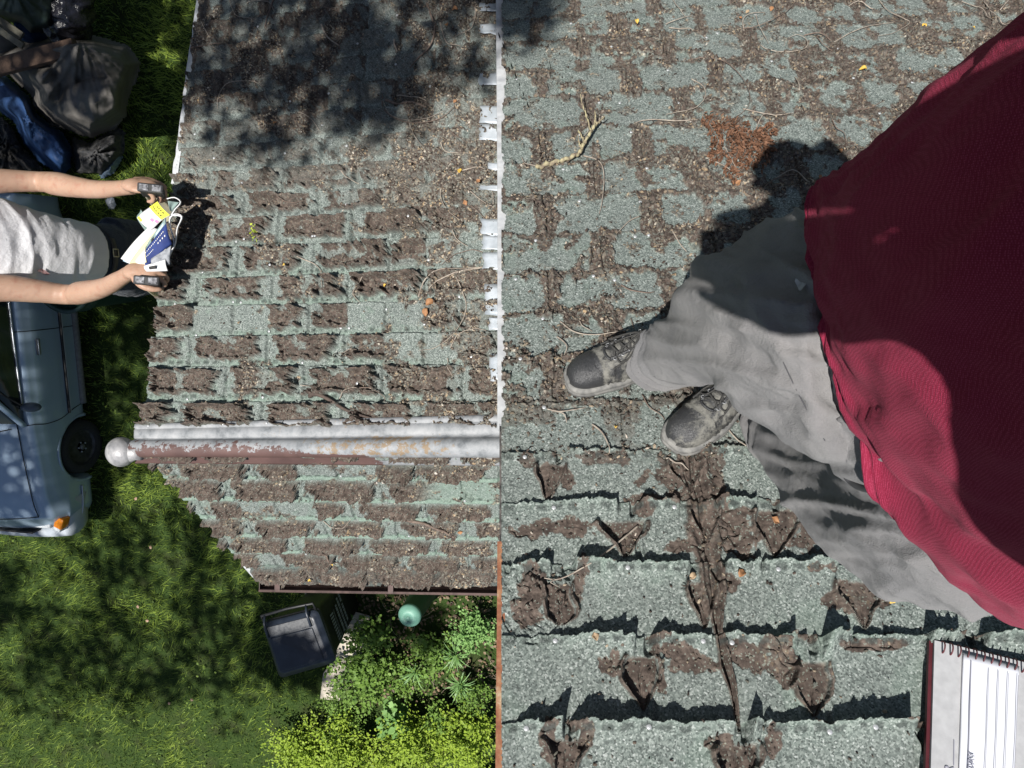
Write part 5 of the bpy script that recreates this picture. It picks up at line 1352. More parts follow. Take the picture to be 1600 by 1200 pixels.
# printed block on the right hand side: slanted bars and one outlined row of letters
m_print = simple('worn white print', (.10, .10, .10), (.24, .24, .24), 160, .8)
def side(s_, t_, lift=.006):    # s: 0 hinge .. 1 front, t: 0 top .. 1 bottom
    p = Q(1.0, .14 + .84 * s_, .98 - .95 * t_); return p + unit(np.cross(np.array([0, 0, 1.]), c11 - c10)) * -lift * (1 if np.cross(np.array([0, 0, 1.]), c11 - c10) @ (c10 - c00) < 0 else -1)
def bar(s0, s1, t0, t1, name='print', sk=0.):
    MB().add([side(s0, t0), side(s1, t0 + sk), side(s1, t1 + sk), side(s0, t1)], [(0, 1, 2, 3)]).build(name, m_print, wheelie, False)
rr_ = random.Random(8)
def textobj(txt, origin, xdir, ydir, size, mat, name, parent, loc_rel=True, ext=.0004, sx=1.):
    cu = bpy.data.curves.new(name, 'FONT'); cu.body = txt; cu.size = size; cu.extrude = ext; cu.materials.append(mat); cu.resolution_u = 3
    o = bpy.data.objects.new(name, cu); COL.objects.link(o); o.parent = parent
    x = unit(np.array(xdir)); z = unit(np.cross(x, ydir)); y = np.cross(z, x); p = np.array(origin) - world_loc(parent)
    o.matrix_local = Matrix([[x[0] * sx, y[0], z[0], p[0]], [x[1] * sx, y[1], z[1], p[1]], [x[2] * sx, y[2], z[2], p[2]], [0, 0, 0, 1]]); return o
for i in range(9): bar(.30 + i * .065, .335 + i * .065, .16, .25)
bar(.27, .93, .275, .283); bar(.90, .91, .14, .28)
for t0, a, b in ((.34, .24, .86), (.42, .14, .92), (.50, .10, .30), (.50, .36, .78)):
    s = a
    while s < b: l = rr_.uniform(.03, .09); bar(s, min(b, s + l), t0, t0 + .045); s += l + .015
# ---- small green canister with a domed lid
m_gl = simple('sea green plastic lid', (.12, .27, .20), (.17, .35, .27), 14, .5, 0, .1, 60); m_gb = simple('dark green plastic', (.014, .05, .028), (.025, .075, .04), 14, .5)
hc = .62; cc = G(638, 965, hc); rc = 18.3 / F * gz(638, 965, hc)
can = empty('garden_canister', (cc[0], cc[1], 0), 'sea green round canister with domed lid among the weeds under the gutter', 'canister')
def lathe(mb, c, prof, n=40, mi=0):
    vs = [c + np.array([r * math.cos(2 * math.pi * k / n), r * math.sin(2 * math.pi * k / n), z]) for r, z in prof for k in range(n)]; m = len(prof)
    mb.add(vs, [(i * n + k, i * n + (k + 1) % n, (i + 1) * n + (k + 1) % n, (i + 1) * n + k) for i in range(m - 1) for k in range(n)] + [tuple(range((m - 1) * n, m * n))], mi); return mb
c0_ = np.array([cc[0], cc[1], 0.])
lathe(MB(), c0_, [(rc * 1.15, 0), (rc * 1.18, .02), (rc * 1.08, .03), (rc * 1.05, .3), (rc * .95, hc - .06), (rc * .95, hc - .05)]).build('body', m_gb, can)
lathe(MB(), c0_, [(rc * 1.0, hc - .07), (rc * 1.02, hc - .05), (rc, hc - .035), (rc * .9, hc - .012), (rc * .6, hc + .01), (rc * .28, hc + .018), (rc * .26, hc + .012), (rc * .22, hc + .012), (rc * .2, hc + .022), (rc * .05, hc + .024), (.002, hc + .024)]).build('lid', m_gl, can)
# ---- dark green rain barrel behind the man
hr = 1.0; cb_ = G(96, 437, hr); rb = 52 / F * gz(96, 437, hr)
barrel = empty('rain_barrel', (cb_[0], cb_[1], 0), 'open dark green barrel standing on the grass behind the man', 'barrel')
cb0 = np.array([cb_[0], cb_[1], 0.]); m_barr = simple('dark green barrel plastic', (.010, .030, .022), (.018, .045, .034), 8, .45)
lathe(MB(), cb0, [(rb * .80, 0), (rb * .84, .04), (rb * .90, .5), (rb * .94, .78), (rb * 1.0, .80), (rb * 1.0, .84), (rb * .96, .86), (rb * .97, .95)], 56).build('body', m_barr, barrel)
lathe(MB(), cb0, [(rb * .95, .94), (rb * 1.02, .95), (rb * 1.03, .985), (rb * 1.0, 1.0), (rb * .93, 1.0), (rb * .91, .97), (rb * .89, .6), (rb * .86, .3)], 56).build('rim', m_barr, barrel)
# ---- paving slab
m_slab = simple('pale sandy concrete', (.36, .32, .26), (.50, .45, .38), 25, .9, 0, .4, 60, .004)
mb = MB(); pts = [(553, 955), (578, 962), (568, 1012), (556, 1060), (545, 1096), (500, 1092), (505, 1052), (522, 1030), (530, 990)]
mb.add([G(x, y, .0) for x, y in pts] + [G(x, y, .05) for x, y in pts], [tuple(range(9, 18))[::-1]] + [(i, i + 9, (i + 1) % 9 + 9, (i + 1) % 9) for i in range(9)])
slab = mb.build('paving_slab', m_slab, None, False, bevel=.01); tag(slab, 'pale sandy concrete slab beside the wheelie bin', 'slab')
# ---- junk heap
def pip(X, Y, poly):
    ins = np.zeros(X.shape, bool); n = len(poly)
    for i in range(n):
        x0, y0 = poly[i]; x1, y1 = poly[(i + 1) % n]
        c = ((y0 > Y) != (y1 > Y)) & (X < (x1 - x0) * (Y - y0) / (y1 - y0 + 1e-9) + x0); ins ^= c
    return ins
def drape_sheet(name, poly, peaks, mat, parent=None, h0=.03, step=2.2, fold=.04, seed=0, label=None, cat=None, edge=16, flat=0.):
    xs = np.arange(min(p[0] for p in poly) - 4, max(p[0] for p in poly) + 5, step); ys = np.arange(min(p[1] for p in poly) - 4, max(p[1] for p in poly) + 5, step)
    X, Y = np.meshgrid(xs, ys); ins = pip(X + 3 * fbm(X, Y, .05, seed, 2), Y + 3 * fbm(X, Y, .05, seed + 1, 2), poly)
    ed, _, _ = seg_dist(X.astype(np.float32), Y.astype(np.float32), poly + [poly[0]])
    H = np.full(X.shape, h0, float)
    for x, y, hh, rr in peaks: H = np.maximum(H, hh * np.clip(1 - np.hypot(X - x, Y - y) / rr, 0, 1) ** .75)
    H = H * ss(0, edge, ed) + flat + h0
    ang = np.arctan2(Y - peaks[0][1], X - peaks[0][0]); H += ridged(ang * 3.2 + seed, np.hypot(X - peaks[0][0], Y - peaks[0][1]) / 160., 1, seed + 5, 3) * fold * np.clip(ed / 20., .15, 1) + fbm(X, Y, .08, seed + 9, 3) * fold * .4
    H = np.maximum(H, .01)
    Z = (HCAM - H) / (((X - 800) / F) * GRAV[0] + ((Y - 600) / F) * GRAV[1] + GRAV[2])
    P = toW(np.stack([(X - 800) / F * Z, (Y - 600) / F * Z, Z], -1)); ny, nx = X.shape; idx = np.arange(nx * ny).reshape(ny, nx)
    kq = (ins[:-1, :-1] & ins[1:, :-1] & ins[1:, 1:] & ins[:-1, 1:]).ravel(); q = np.stack([idx[:-1, :-1], idx[1:, :-1], idx[1:, 1:], idx[:-1, 1:]], -1).reshape(-1, 4)[kq]
    used = np.zeros(nx * ny, bool); used[q.ravel()] = True; rm = np.cumsum(used) - 1
    o = obj(name, P.reshape(-1, 3)[used], rm[q], mat, parent); s_ = o.modifiers.new('s', 'SOLIDIFY'); s_.thickness = .008
    if label: tag(o, label, cat)
    return o
m_tarp = simple('brown grey tarpaulin', (.07, .064, .056), (.115, .105, .094), 5, .75, 0, .2, 20, .01); m_blue = simple('blue tarpaulin', (.008, .035, .10), (.015, .05, .15), 7, .65, 0, .2, 20, .01)
drape_sheet('blue_tarp', [(-30, 95), (12, 118), (48, 150), (60, 178), (98, 205), (116, 235), (112, 262), (96, 275), (60, 252), (38, 228), (20, 190), (-30, 158)], [(45, 190, .5, 120), (90, 240, .4, 90)], m_blue, None, .12, seed=20, label='blue tarpaulin half under the brown one on the junk heap', cat='tarp', fold=.06)
drape_sheet('brown_tarp', [(-20, 75), (28, 62), (90, 52), (104, 48), (150, 54), (200, 70), (222, 98), (204, 150), (200, 182), (172, 204), (142, 218), (108, 206), (78, 196), (52, 170), (48, 148), (12, 118), (-20, 108)], [(126, 58, 1.05, 150), (150, 160, .95, 110), (60, 120, .8, 110)], m_tarp, None, .25, seed=30, label='brown grey tarpaulin draped in folds over the junk heap', cat='tarp', fold=.07, edge=26)
drape_sheet('cloth_bundle', [(110, 212), (142, 222), (180, 198), (196, 208), (194, 240), (180, 262), (160, 275), (120, 272), (108, 240)], [(150, 240, .35, 60)], simple('dirty rag', (.02, .024, .03), (.08, .075, .07), 30, .9, 0, .8, 40, .02), None, .08, seed=40, label='dirty rags and scraps bundled beside the tarpaulins', cat='rags', fold=.10)
drape_sheet('plastic_scrap', [(152, 262), (186, 232), (194, 246), (180, 272), (158, 280)], [(172, 255, .2, 40)], simple('pale blue plastic', (.06, .11, .19), (.20, .25, .30), 40, .4), None, .06, seed=50, label='crumpled pale blue plastic at the low end of the junk heap', cat='plastic', fold=.08)
drape_sheet('crumpled_paper', [(163, 312), (172, 304), (180, 308), (184, 320), (180, 328), (170, 326)], [(173, 316, .10, 14)], simple('white scrap', (.35, .38, .42), (.5, .52, .55), 30, .6), None, .03, step=.8, seed=60, label='crumpled white scrap lying on the grass below the raised arm', cat='scrap', fold=.03, edge=2)
mb = MB(); a_, b_ = G(-90, 128, 1.0), G(118, 74, 1.02); d_ = (b_ - a_); mb.box((a_ + b_) / 2, d_ / 2, unit(np.cross(np.array([0, 0, 1.]), d_)) * .075, np.array([0, 0, .035]))
tag(mb.build('wooden_beam', simple('old brown timber', (.05, .028, .017), (.10, .06, .038), 14, .85, 0, .5, 60, .004), None, False, bevel=.006), 'old brown wooden beam lying across the brown tarpaulin', 'beam')
m_bagm = simple('black plastic bag', (.008, .008, .011), (.02, .02, .027), 10, .25, 0, .5, 30, .02)
mb = MB(); 
pts = [cc_ for cc_ in smooth_pts([list(G(118, -40, .85)), list(G(112, 0, .95)), list(G(106, 30, .8)), list(G(108, 52, .5))], 26)]
mb.tube(pts, [.17 + .035 * math.sin(i * 1.9) + .02 * math.sin(i * .7) for i in range(26)], 22); v, nr, fs = fuse(mb, .02, 1); v = v + nr * (ridged(v[:, 0] * 7, v[:, 1] * 7 + v[:, 2] * 6, 1, 701, 3) * .03)[:, None]
tag(obj('plastic_bag', v, fs, m_bagm), 'shiny black plastic bag standing behind the brown tarpaulin', 'bag')
mb = MB(); mb.ellipsoid(G(48, 50, .45), (G(66, 50, .45) - G(48, 50, .45)), np.array([0, .0, .16]) * 1., unit(np.cross(G(66, 50, .45) - G(48, 50, .45), [0, 0, 1.])) * .10, 18, 12); v, nr, fs = fuse(mb, .014, 0); v = v + nr * (ridged(v[:, 0] * 9, v[:, 1] * 9, 1, 711, 3) * .03)[:, None]
tag(obj('blue_bundle', v, fs, m_blue), 'small crumpled blue plastic bundle above the beam', 'bundle')
# pale boards and a grey box at the picture's corner
mb = MB(); a_, b_ = G(-50, 0, .9), G(34, 58, .7); d_ = b_ - a_; mb.box((a_ + b_) / 2, d_ / 2, unit(np.cross(np.array([0, 0, 1.]), d_)) * .05, np.array([0, 0, .012])); mb.box((a_ + b_) / 2 + np.array([.05, -.1, .05]), d_ / 2, unit(np.cross(np.array([0, 0, 1.]), d_)) * .03, np.array([0, 0, .01]))
tag(mb.build('pale_boards', simple('weathered board', (.16, .15, .11), (.28, .26, .2), 14, .8), None, False), 'narrow pale boards leaning at the top left corner', 'boards')
mb = MB(); mb.box(G(5, 72, .4), G(22, 66, .4) - G(4, 70, .4), G(5, 90, .4) - G(5, 72, .4), np.array([0, 0, .35]))
tag(mb.build('grey_box', simple('grey painted box', (.16, .18, .20), (.24, .26, .28), 10, .6), None, False, bevel=.02), 'grey box standing under the old wooden beam', 'box')
# dark green tarpaulin wall far left top
drape_sheet('green_tarp', [(-40, -60), (100, -60), (96, 20), (84, 52), (46, 54), (30, 40), (-40, 20)], [(20, -20, .9, 160)], simple('dark green tarpaulin', (.014, .024, .018), (.022, .034, .026), 5, .5), None, .5, seed=80, label='dark green tarpaulin at the top left behind the black bag', cat='tarp', fold=.04)
drape_sheet('scrap_heap', [(-30, 165), (18, 195), (40, 232), (70, 262), (60, 285), (-30, 285)], [(10, 230, .3, 80)], simple('scrap', (.012, .014, .016), (.10, .09, .08), 18, .8, 0, 1., 30, .03), None, .08, seed=90, label='dark scraps and rubbish left of the blue tarpaulin', cat='rubbish', fold=.12)
# ================================================================ LEAVES, GRASS, TREES
def m_foliage(name, c1, c2, trans=.35, rough=.55):
    t = NT(name); t.set(rough, 0, .3)
    at = t.add('ShaderNodeAttribute'); at.attribute_name = 'tint'; sp = t.add('ShaderNodeSeparateColor'); t.link(at.outputs['Color'], sp.inputs[0])
    c = t.mix(sp.outputs[0], c1, c2); t.col(c)
    tr = t.add('ShaderNodeBsdfTranslucent'); t.link(c, tr.inputs[0]); mx = t.add('ShaderNodeMixShader'); mx.inputs[0].default_value = trans
    out = t.n['Material Output']; t.link(t.b.outputs[0], mx.inputs[1]); t.link(tr.outputs[0], mx.inputs[2]); t.link(mx.outputs[0], out.inputs[0]); return t.m
LEAF = np.array([(0, 0, 0), (.28, .32, .05), (.34, .60, .06), (0, 1.0, -.02), (-.34, .60, .06), (-.28, .32, .05), (0, .45, -.03)])
LEAFF = [(0, 1, 6), (1, 2, 6), (2, 3, 6), (3, 4, 6), (4, 5, 6), (5, 0, 6)]
SIMPLE = np.array([(0, 0, 0), (.3, .5, .05), (0, 1., 0), (-.3, .5, .05)]); SIMPLEF = [(0, 1, 2), (0, 2, 3)]
BLADE = np.array([(-.5, 0, 0), (.5, 0, 0), (.28, .55, .0), (0, 1., .0)]); BLADEF = [(0, 1, 2), (0, 2, 3)]
def scatter(P, D, N, S, T, shape=SIMPLE, faces=SIMPLEF, W=None):
    """leaves: base P, direction D, face normal N, size S, tint T (all arrays)"""
    D = D / np.linalg.norm(D, axis=1)[:, None]; X = np.cross(D, N); X /= (np.linalg.norm(X, axis=1)[:, None] + 1e-9); N = np.cross(X, D)
    W = S if W is None else W
    v = P[:, None] + X[:, None] * (shape[None, :, 0:1] * W[:, None, None]) + D[:, None] * (shape[None, :, 1:2] * S[:, None, None]) + N[:, None] * (shape[None, :, 2:3] * S[:, None, None])
    k = len(shape); f = (np.arange(len(P))[:, None, None] * k + np.array(faces)[None]).reshape(-1, len(faces[0]))
    tint = np.zeros((len(P), k, 4), np.float32); tint[..., 0] = T[:, None]; tint[..., 3] = 1
    return v.reshape(-1, 3), f, tint.reshape(-1, 4)
rng = np.random.default_rng(11)
UPW = np.array([0, 0, 1.])
def pix_of(Pw):
    q = W2view(Pw); return q[:, 0] / q[:, 2] * F + 800, q[:, 1] / q[:, 2] * F + 600
def rand_ground(n, x0, x1, y0, y1):
    px = rng.uniform(x0, x1, n); py = rng.uniform(y0, y1, n)
    Z = HCAM / (((px - 800) / F) * GRAV[0] + ((py - 600) / F) * GRAV[1] + GRAV[2])
    return toW(np.stack([(px - 800) / F * Z, (py - 600) / F * Z, Z], -1)), px, py
# ---- grass
m_grass = m_foliage('grass', (.018, .052, .008), (.38, .50, .085), .3)
def grass():
    n = 210000
    P, px, py = rand_ground(n, -220, 1000, -180, 1380)
    keep = (px < 430) | ((py > 900) & (px < 785)) | (rng.random(n) < .25); keep &= ~((px > 560) & (py > 880) & (px < 785))
    pat = fbm(P[:, 0], P[:, 1], 1.6, 801, 3); keep &= rng.random(n) < (.72 + .6 * pat)
    P = P[keep]; n = len(P); pat = pat[keep]
    an = rng.uniform(0, 2 * math.pi, n); lean = rng.uniform(.3, 1.5, n)
    cl = fbm(P[:, 0], P[:, 1], 5, 805, 2) * 2.2; an = an * .55 + cl * 2.
    D = np.stack([np.cos(an) * lean, np.sin(an) * lean, np.ones(n)], 1); N = np.stack([-np.cos(an), -np.sin(an), lean], 1) + rng.normal(0, .2, (n, 3))
    S = rng.uniform(.045, .11, n) * (1 + .3 * pat); T = np.clip(rng.beta(1.6, 2.2, n) + pat * .35, 0, 1)
    v, f, t = scatter(P, D, N, S, T, BLADE, BLADEF, rng.uniform(.005, .012, n))
    o = obj('grass', v, f, m_grass, None, True, (0, 0, 0), {'tint': t}); o['kind'] = 'stuff'; tag(o, 'dappled green lawn grass below the roofs', 'grass')
    # clover and small weeds in the lawn
    n = 6000; P, px, py = rand_ground(n, -220, 560, -180, 1380); pat = fbm(P[:, 0], P[:, 1], 2.1, 811, 3); k = pat > rng.uniform(-.1, .5, n); P = P[k]; n = len(P)
    P[:, 2] = rng.uniform(.02, .07, n); an = rng.uniform(0, 2 * math.pi, n); D = np.stack([np.cos(an), np.sin(an), rng.uniform(-.1, .5, n)], 1); N = np.tile(UPW, (n, 1)) + rng.normal(0, .25, (n, 3))
    v, f, t = scatter(P, D, N, rng.uniform(.018, .042, n), rng.beta(2, 2, n), LEAF, LEAFF)
    o = obj('clover', v, f, m_foliage('clover', (.06, .12, .015), (.26, .36, .07)), None, True, (0, 0, 0), {'tint': t}); o['kind'] = 'stuff'; tag(o, 'low clover and weeds between the grass', 'clover')
grass()
# ---- plants by the wall
m_stem = simple('plant stem', (.07, .08, .03), (.12, .10, .05), 30, .8)
def bush(name, px, py, rad, height, nst, nleaf, size, mat, label, cat='shrub', group=None, shape=LEAF, faces=LEAFF, up=.8, stemr=.004, seed=0, wide=1., bright=.0):
    r = np.random.default_rng(seed); c = G(px, py); c[2] = 0
    root = empty(name, c, label, cat, group)
    stems = MB(); P_, D_, N_, S_, T_ = [], [], [], [], []
    for i in range(nst):
        a = r.uniform(0, 2 * math.pi); rr = rad * math.sqrt(r.uniform(.02, 1)); hh = height * (1 - .45 * (rr / rad) ** 2) * r.uniform(.7, 1.12)
        tip = c + np.array([math.cos(a) * rr, math.sin(a) * rr, hh]); mid = c + np.array([math.cos(a) * rr * .35, math.sin(a) * rr * .35, hh * .6]); b0 = c + np.array([math.cos(a) * rr * .15, math.sin(a) * rr * .15, 0])
        pts = smooth_pts([b0, mid, tip], 8); stems.tube(pts, [stemr * (1 - .6 * q / 7) for q in range(8)], 4, cap=False)
        m = max(3, int(nleaf / nst)); u = r.uniform(.25, 1, m) ** .6
        base = np.array([pts[0] * 0 + [np.interp(q, np.linspace(0, 1, 8), pts[:, k]) for k in range(3)] for q in u])
        an = r.uniform(0, 2 * math.pi, m); el = r.uniform(-.2, .9, m)
        D = np.stack([np.cos(an), np.sin(an), el], 1); off = D * (r.uniform(0, .06, m) * (rad / .3))[:, None]
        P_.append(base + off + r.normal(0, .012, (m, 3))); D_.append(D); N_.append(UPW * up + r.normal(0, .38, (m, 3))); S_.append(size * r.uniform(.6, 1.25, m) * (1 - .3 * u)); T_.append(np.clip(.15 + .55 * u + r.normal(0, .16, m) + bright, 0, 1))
    stems.build('stems', m_stem, root)
    P_, D_, N_, S_, T_ = (np.concatenate(q) for q in (P_, D_, N_, S_, T_)); P_[:, 2] = np.maximum(P_[:, 2], .01)
    v, f, t = scatter(P_, D_, N_, S_, T_, shape, faces, S_ * wide)
    obj('leaves', v, f, mat, root, True, attr={'tint': t}); return root
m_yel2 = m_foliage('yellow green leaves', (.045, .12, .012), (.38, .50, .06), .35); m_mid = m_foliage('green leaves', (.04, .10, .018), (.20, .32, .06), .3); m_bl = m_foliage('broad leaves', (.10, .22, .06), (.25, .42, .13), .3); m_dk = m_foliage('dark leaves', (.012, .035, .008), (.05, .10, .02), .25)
GY = 'yellow green bushes by the wall'
k = 0
for px, py, rad, hh, nl, lab in ((556, 1150, .50, .66, 4200, 'yellow green bush at the bottom edge, below the paving slab'), (655, 1135, .50, .74, 4200, 'yellow green bush below the broad heart-shaped leaves'), (738, 1120, .40, .66, 3600, 'yellow green bush against the rusty roof edge'), (490, 1150, .52, .52, 4200, 'yellow green bush at the bottom edge under the wheelie bin'), (760, 1210, .42, .74, 2800, 'yellow green bush in the corner under the rusty edge'), (610, 1215, .50, .70, 3600, 'lowest yellow green bush at the bottom edge of the garden')):
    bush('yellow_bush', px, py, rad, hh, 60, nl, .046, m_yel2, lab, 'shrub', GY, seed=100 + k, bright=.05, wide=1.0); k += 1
for px, py, rad, hh, nl, sz, mt, nm, lab in (
    (582, 1025, .42, .60, 1500, .060, m_mid, 'leafy_shrub', 'green shrub with rounded leaves beside the paving slab'),
    (596, 975, .30, .62, 700, .062, m_mid, 'leafy_shrub', 'green shrub between the wheelie bin and the canister'),
    (556, 1065, .26, .34, 900, .030, m_mid, 'leafy_shrub', 'small-leaved dark shrub at the foot of the slab'),
    (632, 1090, .20, .62, 170, .105, m_bl, 'broad_leaf_plant', 'plant with large pale heart-shaped leaves among the bushes'),
    (556, 945, .12, .75, 26, .12, m_bl, 'broad_leaf_plant', 'two large pale leaves just below the gutter by the bin'),
    (690, 1005, .34, .42, 900, .055, m_mid, 'weed', 'leafy weeds right of the canister lid'),
    (748, 965, .30, .55, 1100, .045, m_bl, 'weed', 'light green weeds in the corner under the gutter'),
    (748, 1060, .24, .5, 1100, .034, m_mid, 'weed', 'dense small-leaved weeds along the rusty edge'),
    (640, 1045, .32, .34, 900, .045, m_mid, 'weed', 'dark low weeds below the canister'),
    (545, 1110, .42, .40, 1900, .034, m_mid, 'weed', 'low green growth between lawn and yellow bushes'),
    (700, 1095, .24, .5, 800, .045, m_mid, 'weed', 'green weeds behind the spiky tuft')):
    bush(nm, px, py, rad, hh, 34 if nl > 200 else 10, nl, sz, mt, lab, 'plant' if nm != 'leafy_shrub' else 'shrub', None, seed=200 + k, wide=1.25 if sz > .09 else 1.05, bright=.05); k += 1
def tuft(px, py, nbl, L, mat, label, seed):
    r = np.random.default_rng(seed); c = G(px, py); c[2] = 0; root = empty('spiky_tuft', c, label, 'plant', None); mb = MB()
    for i in range(nbl):
        a = r.uniform(0, 2 * math.pi); l = L * r.uniform(.6, 1.1); sp = r.uniform(.3, .95)
        pts = [c + np.array([math.cos(a) * l * sp * t_, math.sin(a) * l * sp * t_, .25 + l * (t_ - .75 * sp * t_ * t_) * 1.0]) for t_ in np.linspace(0, 1, 7)]
        w_ = np.array([-math.sin(a), math.cos(a), 0]); vs = []
        for q, p in enumerate(pts): ww = .006 * (1 - (q / 6.) ** 2) + .0006; vs += [p - w_ * ww, p + w_ * ww]
        mb.add(vs, [(2 * q, 2 * q + 1, 2 * q + 3, 2 * q + 2) for q in range(6)])
    o = mb.build('leaves', mat, root); return root
m_tuft = simple('tuft blade', (.09, .20, .05), (.20, .33, .12), 20, .5)
tuft(722, 1003, 70, .24, m_tuft, 'spiky light green tuft of narrow leaves right of the canister', 5); tuft(728, 1048, 60, .24, m_tuft, 'spiky light green tuft nearer the yellow bushes', 6); tuft(660, 1030, 26, .22, m_tuft, 'thin spiky tuft below the canister', 7)
# litter and bare twigs on the soil
mb = MB(); r = np.random.default_rng(9); P, px, py = rand_ground(900, 560, 785, 925, 1100); n = len(P)
an = r.uniform(0, 6.28, n); P[:, 2] = r.uniform(.01, .06, n)
v, f, t = scatter(P, np.stack([np.cos(an), np.sin(an), r.uniform(-.1, .3, n)], 1), np.tile(UPW, (n, 1)) + r.normal(0, .4, (n, 3)), r.uniform(.02, .055, n), r.random(n), LEAF, LEAFF)
o = obj('leaf_litter', v, f, m_foliage('dead leaves', (.05, .032, .02), (.24, .17, .10), .1), None, True, (0, 0, 0), {'tint': t}); o['kind'] = 'stuff'; tag(o, 'dry brown leaf litter on the soil by the wall', 'leaf litter')
mb = MB()
for i in range(40):
    p = P[r.integers(n)].copy(); a = r.uniform(0, 6.28); l = r.uniform(.1, .35); q = [p + np.array([math.cos(a + .6 * t_) * l * t_, math.sin(a + .6 * t_) * l * t_, .05 + .05 * math.sin(3 * t_)]) for t_ in np.linspace(0, 1, 6)]; mb.tube(q, [.003, .003, .0025, .002, .002, .001], 5)
o = mb.build('dry_stalks', simple('dry stalk', (.14, .11, .08), (.3, .25, .18), 20, .8), None, loc=(0, 0, 0)); o['kind'] = 'stuff'; tag(o, 'thin dry stalks on the soil below the canister', 'dry stalks')
# a few leaves and pods on the grass
m_fallen = simple('fallen leaf', (.24, .12, .09), (.4, .3, .2), 30, .8)
fallen = [(214, 777, 'reddish brown leaf on the bright grass below the finial'), (233, 970, 'reddish leaf in the middle of the lawn'), (216, 951, 'pale green leaf on the shaded lawn'), (262, 1100, 'pale curled pod on the lawn'), (297, 1092, 'small pale pod near the bright grass patch'), (234, 852, 'small red leaf beside the bright strip of grass')]
for i, (x, y, lab) in enumerate(fallen):
    r = np.random.default_rng(i); c = G(x, y, .07); a = r.uniform(0, 6.28); D = np.array([[math.cos(a), math.sin(a), .1]])
    v, f, t = scatter(np.array([c]), D, np.array([[0.1, .1, 1.]]), np.array([.05]), np.array([.5]), LEAF, LEAFF); o = obj('fallen_leaf', v, [tuple(q) for q in f], m_fallen); tag(o, lab, 'leaf', 'leaves fallen on the lawn'); s_ = o.modifiers.new('s', 'SOLIDIFY'); s_.thickness = .002

# ---- trees: their crowns stand above and behind the camera and throw the dappled shade
m_bark = simple('bark', (.06, .05, .04), (.14, .115, .09), 8, .9, 0, .8, 20, .02)
m_tree = m_foliage('tree leaves', (.02, .055, .012), (.07, .13, .03), .3)
def shade_leaf_points(n, x0, x1, y0, y1, plane, holes, zc, zs, seed, soft=1.):
    r = np.random.default_rng(seed); px = r.uniform(x0, x1, n); py = r.uniform(y0, y1, n)
    if plane is None: Z = HCAM / (((px - 800) / F) * GRAV[0] + ((py - 600) / F) * GRAV[1] + GRAV[2])
    else: Z = PZ(plane, px, py)
    k = np.ones(n, bool)
    for hx, hy, rx, ry_, pr in holes:
        d = np.hypot((px - hx) / rx, (py - hy) / ry_); k &= ~((d < 1) & (r.random(n) < pr))
    if plane is None: k &= fbm(px, py, 1 / 85., seed + 50, 2) > r.uniform(-.55, .12, n)
    P = np.stack([(px - 800) / F * Z, (py - 600) / F * Z, Z], -1)[k]; zt = r.normal(zc, zs, len(P)); dist = (P[:, 2] - zt) / -TSc[2] 
    return P + TSc * dist[:, None]
def tree(name, groups, trunk, label, size, seed, mat=None):
    r = np.random.default_rng(seed); Pv = np.concatenate(groups); P = toW(Pv); root = empty(name, toW(np.array(trunk[0])) * np.array([1, 1, 0]), label, 'tree')
    base = toW(np.array(trunk[0])); base[2] = 0; pts = [base] + [toW(np.array(q)) for q in trunk[1:]]
    tr = MB(); tp = smooth_pts(pts, 14); tr.tube(tp, list(np.linspace(.22, .06, 14)), 14)
    cs = P[r.choice(len(P), 26)]
    for c in cs:
        k = r.integers(6, 14); a = tp[min(13, k)]; tr.tube(list(smooth_pts([a, (a + c) / 2 + np.array([0, 0, .3]), c], 7)), list(np.linspace(.05, .012, 7)), 6)
    tr.build('trunk', m_bark, root)
    m = 5; PP = np.repeat(P, m, 0) + r.normal(0, size * .7, (len(P) * m, 3)); n = len(PP)
    D = r.normal(0, 1, (n, 3)); D[:, 2] *= .4; N = UPW + r.normal(0, .5, (n, 3))
    v, f, t = scatter(PP, D, N, r.uniform(.6, 1.3, n) * size, r.random(n))
    obj('crown', v, f, mat or m_tree, root, True, attr={'tint': t}); return root
lawn_holes = [(180, 1175, 260, 85, .85), (330, 1060, 60, 40, .6), (60, 1060, 60, 30, .5), (110, 930, 40, 40, .4), (360, 900, 40, 40, .5), (215, 765, 38, 42, .95), (262, 872, 26, 36, .95), (240, 965, 26, 36, .9), (20, 1015, 26, 30, .95), (190, 1005, 22, 16, .7), (70, 885, 50, 26, .55), (40, 930, 36, 24, .5), (150, 1165, 60, 46, .9), (295, 1135, 46, 46, .9), (10, 1115, 20, 18, .9), (360, 985, 24, 60, .5), (345, 1180, 50, 30, .8), (390, 1130, 60, 80, .5), (290, 120, 12, 26, .6), (255, 60, 16, 20, .7), (40, 735, 40, 24, .85), (20, 790, 40, 26, .7), (40, 1190, 50, 40, .7), (460, 1005, 26, 20, .75), (440, 985, 40, 50, .35), (250, 1190, 90, 60, .6), (215, 570, 16, 30, .6)]
gA = [shade_leaf_points(9500, -420, 395, -200, 1330, None, lawn_holes, -3.4, .8, 1), shade_leaf_points(900, 395, 560, 930, 1070, None, [(540, 1050, 40, 90, .9), (462, 1010, 9, 12, .9), (424, 1000, 4, 4, 1), (432, 1030, 5, 5, 1), (485, 1025, 8, 10, .9), (440, 975, 20, 8, .7), (480, 965, 8, 8, .8)], -3.2, .6, 2), shade_leaf_points(70, 560, 700, 930, 1000, None, [(600, 1060, 60, 30, .6), (638, 965, 16, 16, .4)], -3.0, .5, 3), shade_leaf_points(1500, -420, 230, 300, 760, None, [(40, 735, 44, 26, .9), (20, 690, 30, 20, .6)], -3.6, .7, 8)]
